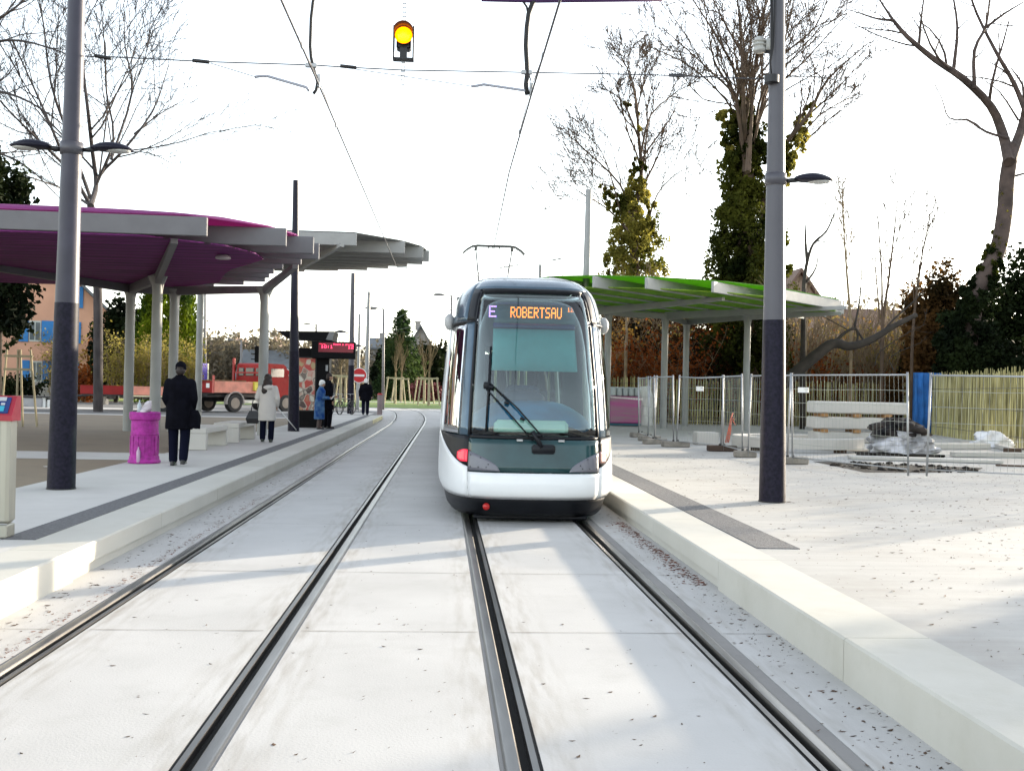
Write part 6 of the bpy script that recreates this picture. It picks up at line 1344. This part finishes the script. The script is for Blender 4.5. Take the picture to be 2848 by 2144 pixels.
for x in (7.5, 9.5, 12.6): copy_thing(protoE, (x, 57, .27), x, sc=(1.3, 1.3, 1.15))
r = rng(77)
for i in range(13): copy_thing(protoA, (7.0+i*1.55+r.random(), 55+r.random()*5, .27), r.random()*6.28, sc=(1, 1, .75+.35*r.random()))
for i in range(11): copy_thing(protoB, (7.4+i*1.9+r.random()*.8, 50.2+r.random()*1.5, .27), r.random()*6.28, sc=.75+.45*r.random())
for i in range(13): copy_thing(protoC, (15+i*1.7+r.random(), 52+r.random()*5, .27), r.random()*6.28, sc=(1.1, 1.1, .7+.35*r.random()))
for x, y, s in ((8.0, 56, 1.1), (9.6, 57, 1.2), (11.3, 56, 1.2), (13.4, 53.5, 1.15), (15., 53, 1.25), (16.4, 54, 1.1), (14.2, 56, 1.3), (6.6, 58, 1.)): copy_thing(protoD, (x, y, .27), r.random()*6.28, sc=s)
# thin pale trunks inside the thicket
for i, (dx, dy, lb) in enumerate(((1352, 700, 'pale thin birch stem showing under the green canopy'), (1740, 690, 'thin pale stem left of the leaning limb'))):
    slim(lb, [(dx, 760), (dx+2, 720), (dx+1, dy), (dx+4, dy-60)], .09, .03, 90+i, 49., n0=4)
# right dark hedge trees
for i, (dx, top, wd_, Y_, lb, m, sz) in enumerate(((2030, 575, 2.0, 47., 'brown tipped conifer left of the leaning tree', leafmat('conifer_brown', (.02, .015, .006), (.12, .06, .02)), .11), (2085, 690, 2.2, 50., 'black evergreen below the leaning trunk', M_EVG, .12), (2165, 640, 2.6, 48., 'black evergreen right of the leaning trunk', M_EVG, .12), (2225, 545, 1.8, 47., 'tall dark evergreen cut by the right edge', M_EVG, .12), (2010, 700, 1.4, 49., 'dark evergreen under the brown tipped conifer', M_EVG, .12), (2125, 735, 2.6, 46.5, 'low black evergreen filling the space behind the blue tarpaulin', M_EVG, .12), (2240, 690, 2.3, 42., 'low dark evergreen at the right edge behind the fence', M_EVG, .11))):
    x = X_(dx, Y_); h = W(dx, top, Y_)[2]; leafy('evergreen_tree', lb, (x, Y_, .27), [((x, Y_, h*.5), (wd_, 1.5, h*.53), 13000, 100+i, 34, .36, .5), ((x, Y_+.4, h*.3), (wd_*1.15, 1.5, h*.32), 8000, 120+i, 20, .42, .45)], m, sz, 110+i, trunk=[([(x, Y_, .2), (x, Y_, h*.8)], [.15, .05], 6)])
for i, (x, y, h, w_) in enumerate(((18., 15.0, 7.0, 2.2), (17.5, 9.5, 6.0, 1.9), (19., 4.0, 6.5, 2.4), (23., 12., 9., 2.4))):  # trees out of view, added to cast shade on the near ground
    leafy('evergreen_tree', ('evergreen tree number %s of the row beyond the right edge, north to south' % ['one', 'two', 'three', 'four', 'five', 'six', 'seven'][i]), (x, y, .27), [((x, y, h*.5), (w_, w_, h*.5), 2600, 300+i, 22, .42, .5)], M_EVG, .16, 310+i, trunk=[([(x, y, .2), (x, y, h*.8)], [.15, .05], 6)])
# bushes on the left by the house
for i, (dx, Y_, h, w_, m, lb, nm) in enumerate(((214, 73., 3.2, .9, M_BRN, 'orange brown hedge bush right of the orange house', 'brown_bush'), (184, 70., 2.0, 1.2, M_RUS, 'rusty low bush in front of the house corner', 'rusty_bush'), (222, 74., 3.8, 1.3, M_RUS, 'rusty dark bush beside the bare tree trunk', 'rusty_bush'), (125, 78., 5.2, 1.7, M_OLV, 'airy yellowish bush against the orange wall', 'olive_bush'), (48, 70., 1.5, 1.3, M_EVG, 'low dark bush below the blue shutters', 'dark_bush'))):
    shrub(lb, X_(dx, Y_), Y_, h, w_, m, M_TWIG, 200+i, 26, 3200 if i != 3 else 900, .10, nm, None)
# potted bushes on the trailer
tp = shrub('leafy potted bush standing on the red trailer', -16.2, 53.3, 2.9, .55, M_OLV, M_TWIG, 300, 12, 900, .06, 'potted_bush', 'potted bushes loaded on the trailer', 1.1)
mb = MB(); mb.lathe((-16.2, 53.3, .80), [(.2, 0), (.26, .42), (.24, .43)], 12); mb.build('pot', mat('pot_pale', (.30, .27, .25), .7), tp)
for i in range(7): copy_thing(tp, (-15.6+.55*i, 53.2+(i % 2)*.4, 1.1), i*1.3, sc=.85+.04*(i % 3))
# far hazy tree belt on both sides
protoF = shrub('hazy leafless bush of the distant belt behind the houses', -30, 128, 5.5, 3.2, leafmat('far_twigs', (.11, .095, .075), (.20, .17, .13)), M_TWIG, 400, 30, 1800, .18, 'distant_bush', 'distant leafless bushes')
r = rng(5)
for i in range(20): copy_thing(protoF, (X_(395+i*24, 128)+r.random()*3, 122+r.random()*22, .27), r.random()*6, sc=.75+.5*r.random())
for i in range(7): copy_thing(protoF, (X_(1330+i*110, 90), 88+r.random()*8, .27), r.random()*6, sc=1.1+.4*r.random())
# ------------------------------------------------------------------ litter
def litter(name, label, fn, n, seed, m, s0, s1, z=.006):
    rs = np.random.RandomState(seed); V = []; F = []
    r = rng(seed)
    for i in range(n):
        x, y, zz = fn(r); L_ = s0+(s1-s0)*r.random()**2; w = L_*(.12+.5*r.random()**2); a = r.random()*3.14*.5-.2 if r.random() < .6 else r.random()*3.14
        c, s = math.cos(a)*L_, math.sin(a)*L_; c2, s2 = -math.sin(a)*w, math.cos(a)*w; k = len(V); cv = L_*.35*r.random()
        V += [(x-c, y-s, zz+.001+cv), (x+c2, y+s2, zz+.001), (x+c, y+s, zz+.002+cv*r.random()), (x-c2, y-s2, zz+.001)]; F.append((k, k+1, k+2, k+3))
    mb = MB(); mb.V = V; mb.F = F; mb.build(name, m, None, False, label, 'leaf litter', kind='stuff')
M_LIT = mat('leaf_litter_dark', (.035, .022, .012), .9, scale=4, col2=(.10, .05, .025)); M_LITR = mat('leaf_litter_red', (.09, .02, .012), .9, scale=4, col2=(.20, .06, .02))
def lf(r):
    y = 4.5+r.random()**1.4*30; x = path_pt(-3.14, y)[0]+.5*abs(r.gauss(0, .45)); return min(x, -2.7), y, .0
litter('fallen_leaves', 'dark twigs and leaves lying between the left kerb and the outer rail', lf, 750, 1, M_LIT, .006, .034)
def lf2(r):
    u = r.random()**1.5; y = 4.0+u*11; x = 2.47-abs(r.gauss(0, .14))*(1.4 if y < 10 else 1); return x, y, .0
litter('fallen_leaves', 'dark leaf debris gathered at the foot of the right kerb', lf2, 750, 2, M_LIT, .006, .028)
def lf3(r): y = 9.5+r.random()*4.6; return 2.45-abs(r.gauss(0, .10)), y, .0
litter('fallen_leaves', 'heap of reddish leaves at the right kerb near the tram', lf3, 900, 3, M_LITR, .01, .035)
def lf4(r):
    while True:
        y = 4.0+r.random()**1.6*20; x = r.uniform(-2.4, 1.7)
        if abs(x+1.1) > .16 and abs(x-.43) > .16: return x, y, .0
litter('fallen_twigs', 'sparse twigs scattered over the pale track slabs', lf4, 620, 4, M_LIT, .004, .024)
def lf5(r): y = 5+r.random()**1.3*20; return 3.1+r.random()**.8*9, y, .268
litter('fallen_twigs', 'many small twigs and catkins scattered over the right plaza paving', lf5, 9500, 5, M_LIT, .005, .032)
def lf6(r): y = 4.5+r.random()**1.2*12; return -2.72+.03*r.gauss(0, 1), y, .0
litter('fallen_leaves', 'reddish debris packed along the outer rail of the left track', lf6, 900, 6, M_LITR, .006, .022)
# ------------------------------------------------------------------ people
def remesh(name, mb, m, parent, vox=.012, smooth_it=3, **kw):
    o = mb.build(name, m, parent, True, **kw)
    md = o.modifiers.new('r', 'REMESH'); md.mode = 'VOXEL'; md.voxel_size = vox
    ms = o.modifiers.new('s', 'SMOOTH'); ms.iterations = smooth_it; ms.factor = .5
    dg = bpy.context.evaluated_depsgraph_get(); me = bpy.data.meshes.new_from_object(o.evaluated_get(dg)); o.modifiers.clear(); old = o.data; o.data = me; bpy.data.meshes.remove(old)
    if not len(me.materials): me.materials.append(m)
    me.polygons.foreach_set('use_smooth', [True]*len(me.polygons)); return o
def caps(mb, p0, r0, p1, r1, fx=1., fy=1., n=14):        # tapered capsule, closed rings
    p0 = Vector(p0); p1 = Vector(p1); d = p1-p0; L = d.length; d.normalize(); u = Vector((1, 0, 0)); u = u-d*u.dot(d)
    if u.length < .1: u = Vector((0, 1, 0)); u = u-d*u.dot(d)
    u.normalize(); v = d.cross(u); rings = []
    for t, k in ((-1, .05), (-.85, .53), (-.5, .87), (0, 1)): rings.append((p0+d*t*r0, r0*k))
    for t, k in ((0, 1), (.5, .87), (.85, .53), (1, .05)): rings.append((p1+d*t*r1, r1*k))
    mb.loft([[tuple(c+u*math.cos(2*math.pi*i/n)*r*fx+v*math.sin(2*math.pi*i/n)*r*fy) for i in range(n)] for c, r in rings])
def eloft(mb, rows, n=20):        # rows (x, y, z, rx, ry)
    mb.loft([[(x+rx*math.cos(2*math.pi*i/n), y+ry*math.sin(2*math.pi*i/n), z) for i in range(n)] for x, y, z, rx, ry in rows])
M_SKIN = mat('skin', (.42, .24, .16), .5, var=.05)
def hand(mb, w, dirv, side, curl=.5, k=1.):
    w = Vector(w); d = Vector(dirv).normalized(); s = Vector((side, 0, 0)); s = (s-d*s.dot(d)).normalized(); nrm = d.cross(s)
    caps(mb, w, .028*k, w+d*.08*k, .036*k, 1., .55)
    for i, (o_, L_) in enumerate(((-.030, .062), (-.010, .074), (.010, .070), (.030, .055))):
        b = w+d*.095*k+nrm*o_*k; q = b+d*L_*.5*k-s*curl*.02; e = q+d*L_*.45*k-s*curl*.035; caps(mb, b, .0095*k, q, .009*k); caps(mb, q, .009*k, e, .0075*k)
    b = w+d*.03*k-nrm*.03*k; q = b+d*.03*k-nrm*.025*k-s*.01; caps(mb, b, .012*k, q, .010*k); caps(mb, q, .010*k, q+d*.03*k-s*.012, .009*k)
def person(label, x, y, yaw, h, coat, trousers, hair, shoes, stride=.0, stride_side=1, coat_hem=.75, coat_w=1., arms=((0, 0), (0, 0)), hairstyle='short', hat=None, head_turn=0., head_pitch=0., lean=0., hood=False, skirt=False, legs_bare=False):
    k = h/1.75; t = thing('person', label, 'person', (x, y, .27))
    B = at((x, y, .27), yaw) @ Matrix.Scale(k, 4); bm_ = lambda: MB(B)
    # local frame: faces +Y. arms: for each side ((elbow), (wrist)) positions
    hipz, shz = .93, 1.44; ly = lean
    LA = {}
    for s in (-1, 1):
        st = stride*(1 if s == stride_side else -1); hip = (s*.095, 0, hipz); knee = (s*.105, st*.32+.03, .50+.03*abs(st)); ank = (s*.10, st*.62-.02*(st < 0), .09+(.06 if st < 0 else .0)*min(1, abs(st)*4)); LA[s] = (hip, knee, ank, st)
    hc = (0, ly+.03, 1.635)
    b = bm_()
    eloft(b, [(0, 0, .86, .06, .06), (0, 0, .90, .155, .10), (0, 0, 1.0, .165, .115), (0, ly*.4, 1.12, .145, .10), (0, ly*.7, 1.27, .165, .115), (0, ly, 1.38, .185, .11), (0, ly, 1.45, .15, .085), (0, ly, 1.49, .07, .06), (0, ly+.01, 1.5, .01, .01)])
    caps(b, (0, ly, 1.44), .058, (0, ly+.02, 1.55), .055)
    Hm = Matrix.Translation(Vector(hc)) @ Matrix.Rotation(head_turn, 4, 'Z') @ Matrix.Rotation(head_pitch, 4, 'X')
    hb = MB(B @ Hm); 
    hb.ell((0, 0, .02), (.077, .095, .108), 18); hb.ell((0, .035, -.04), (.058, .06, .072), 14)
    hb.ell((0, .100, -.015), (.013, .022, .024), 8); hb.ell((0, .088, -.060), (.026, .012, .010), 8); hb.ell((0, .088, .022), (.045, .012, .010), 8)
    for s in (-1, 1): hb.ell((s*.078, -.005, -.005), (.012, .022, .032), 8)
    b.V += hb.V; n0 = len(b.V)-len(hb.V); b.F += [tuple(i+n0 for i in f) for f in hb.F]
    AR = {}
    for s, (el, wr) in zip((-1, 1), arms):
        sh = (s*.185, ly, 1.405); el = el if el else (s*.235, ly-.03, 1.13); wr = wr if wr else (s*.25, ly+.04, .89); AR[s] = (sh, el, wr)
        caps(b, sh, .052, el, .040); caps(b, el, .040, wr, .026); hand(b, wr, Vector(wr)-Vector(el), s, .6)
        hip, kn, an, st = LA[s]; caps(b, hip, .085, kn, .055); caps(b, kn, .055, an, .036); caps(b, an, .036, (an[0], an[1]+.10, an[2]-.05), .03)
    body = remesh('body', b, M_SKIN, t, .011*k, 2)
    for s in (-1, 1): e = MB(B @ Hm); e.ell((s*.030, .087, .008), (.010, .006, .006), 8); e.build('eye', mat('eye_dark', (.01, .01, .01), .2), t, True)
    # trousers
    if not skirt:
        b = bm_(); eloft(b, [(0, 0, .84, .10, .09), (0, 0, .88, .17, .125), (0, 0, 1.0, .178, .128), (0, 0, 1.04, .16, .12)])
        for s in (-1, 1): hip, kn, an, st = LA[s]; caps(b, hip, .108, kn, .084); caps(b, kn, .084, (an[0], an[1]-.01, an[2]+.01), .074)
        remesh('trousers', b, trousers, t, .013*k, 3)
    for s in (-1, 1):
        hip, kn, an, st = LA[s]; b = bm_(); tz = .0; zz = an[2]-.09
        rows = []
        caps(b, (an[0], an[1]-.045, zz+.05), .046, (an[0], an[1]+.13, zz+.038), .036, 1, 1); b.box((an[0], an[1]+.04, zz+.018), (.085, .26, .03), .01); caps(b, (an[0], an[1]-.02, zz+.06), .045, (an[0], an[1]-.015, zz+.11), .045)
        remesh('shoe', b, shoes, t, .010*k, 2)
    # coat
    b = bm_(); cw = coat_w
    eloft(b, [(0, .0, coat_hem, .215*cw, .165*cw), (0, .0, coat_hem+.08, .215*cw, .165*cw), (0, 0, .98, .200*cw, .155*cw), (0, ly*.4, 1.12, .185*cw, .14*cw), (0, ly*.7, 1.27, .20*cw, .145*cw), (0, ly, 1.38, .208*cw, .14*cw), (0, ly, 1.46, .165*cw, .105), (0, ly, 1.52, .085, .078), (0, ly, 1.545, .075, .07)])
    for s in (-1, 1): sh, el, wr = AR[s]; caps(b, sh, .078*cw**.5, el, .066*cw**.5); we = Vector(el)+(Vector(wr)-Vector(el))*.97; caps(b, el, .066*cw**.5, we, .050)
    if hood: b.ell((.02, ly-.13, 1.43), (.13, .07, .07), 14)
    co = remesh('coat', b, coat, t, .014*k, 4)
    if hat:
        b = MB(B @ Hm); b.ell((0, -.008, .055), (.092, .108, .095), 16); b.ell((0, -.02, .0), (.09, .095, .05), 14); b.ell((0, .0, .015), (.098, .112, .022), 16); remesh('hat', b, hat, t, .010*k, 2)
    if hairstyle:
        b = MB(B @ Hm); b.ell((0, -.012, .045), (.088, .103, .092), 16); b.ell((0, -.045, -.02), (.084, .072, .085), 14)
        if hairstyle == 'long':
            b.ell((0, -.02, .05), (.105, .118, .105), 14); b.ell((0, -.06, -.08), (.125, .11, .13), 14); b.ell((-.02, -.12, -.19), (.125, .085, .13), 14); b.ell((-.06, -.155, -.29), (.09, .05, .10), 12)
        if hairstyle == 'curly': b.ell((0, -.02, .05), (.102, .112, .095), 14); b.ell((.06, -.03, 0), (.04, .06, .06), 10); b.ell((-.06, -.03, 0), (.04, .06, .06), 10)
        remesh('hair', b, hair, t, .010*k, 2)
    return t, B
M_CB = mat('coat_black', (.004, .004, .007), .9, var=.3, scale=6, spec=.06); M_TR = mat('trousers_dark', (.005, .006, .016), .9, spec=.06); M_SH = mat('shoe_black', (.012, .012, .012), .35)
M_BR = mat('hair_dark', (.015, .007, .005), .6); M_WH = mat('hair_white', (.72, .71, .69), .7)
b = G(385, 1006)
person('person in a long black coat and dark cap walking away beside the first bench', b[0], b[1], .06, 1.80, M_CB, M_TR, M_BR, M_SH, stride=.14, stride_side=-1, coat_hem=.62, coat_w=1.08, arms=(((-.225, -.02, 1.14), (-.17, .16, .95)), ((.24, -.03, 1.14), (.20, .14, .97))), hat=M_CB, lean=.02, hairstyle='short')
mb = MB(at((b[0]+.24, b[1]-.02, .27+.72))); mb.M = mb.M @ Matrix.Rotation(.1, 4, 'Y'); crumple(mb, 0, 0, -.04, .14, .10, .30, 5, .45, 20, 8, .06); bg = mb.build('shoulder_bag', M_CB, None, True, 'black shoulder bag hanging at the right hip of the person in black', 'bag')
b = G(576, 955)
person('woman with long dark hair in a cream hooded coat walking away past the benches', b[0], b[1], .02, 1.68, mat('coat_cream', (.50, .47, .44), .85, var=.06), M_TR, M_BR, mat('boot_dark', (.02, .03, .02), .4), stride=.05, coat_hem=.56, coat_w=1.08, arms=(((-.26, -.05, 1.16), (-.20, .12, 1.02)), ((.26, -.03, 1.15), (.24, .12, .95))), hairstyle='long', hood=True)
SC.collection.objects[-1]
mb = MB(at((b[0]-.36, b[1]+.05, .27+.46))); mb.loft([[(-.13, -.06, 0), (.13, -.06, 0), (.13, .06, 0), (-.13, .06, 0)], [(-.17, -.08, .12), (.17, -.08, .12), (.17, .08, .12), (-.17, .08, .12)], [(-.09, -.03, .32), (.12, -.03, .32), (.12, .03, .32), (-.09, .03, .32)]]); hb_ = mb.build('handbag', mat('bag_leather', (.008, .008, .010), .4), None, False, 'black handbag carried low at the left side of the woman in cream', 'bag')
mb = MB(at((b[0]-.36, b[1]+.05, .27+.46))); mb.tube([(-.05, 0, .3), (0, 0, .62), (.16, .02, .62), (.10, 0, .3)], .012, 6); mb.build('strap', MATS['bag_leather'], hb_, True)
mb = MB(); mb.tube([(b[0]+.24, b[1]+.1, .27+.86), (b[0]+.42, b[1]+.3, .27+.62), (b[0]+.66, b[1]+.5, .27+.30)], [.014, .016, .012], 8); mb.build('walking_stick', mat('stick_pale', (.6, .6, .58), .4), None, True, 'thin pale stick held slanting out at the right of the woman in cream', 'stick')
M_BL = mat('coat_blue', (.012, .05, .20), .9, scale=5, col2=(.09, .18, .30), spec=.1)
b = G(689, 927)
person('old woman with white hair in a long blue coat reading a paper by the kiosk', b[0], b[1], -1.35, 1.60, M_BL, mat('stockings', (.06, .04, .035), .8), M_WH, M_SH, coat_hem=.36, coat_w=1.15, arms=(((-.24, .08, 1.14), (-.10, .33, 1.14)), ((.24, .08, 1.14), (.08, .33, 1.12))), hairstyle='curly', head_pitch=-.35, lean=.05)
mb = MB(at((b[0]+.42, b[1]+.0, .27+1.06), -1.35)); mb.box((0, 0, 0), (.26, .015, .18), .003, rx=-.7); mb.build('paper', M_WHITE, None, False, 'open white paper in the hands of the old woman in blue', 'paper')
b = G(712, 917)
person('tall man in a dark suit facing right behind the old woman in blue', -3.80, 35.95, -1.2, 1.84, M_CB, M_CB, M_BR, M_SH, coat_hem=.60, coat_w=1.1, stride=.04, arms=(((-.24, -.02, 1.13), (-.16, .20, 1.05)), ((.24, -.02, 1.13), (.22, .06, .9))), hairstyle='short')
b = G(788, 897)
person('white haired man in a black jacket walking away beyond the departure display', b[0]+.02, b[1], .1, 1.80, M_CB, M_TR, M_WH, M_SH, stride=.12, coat_hem=.70, coat_w=1.25, arms=(((-.27, -.03, 1.14), (-.28, .08, .92)), ((.27, -.03, 1.14), (.28, .08, .92))), hairstyle='short')
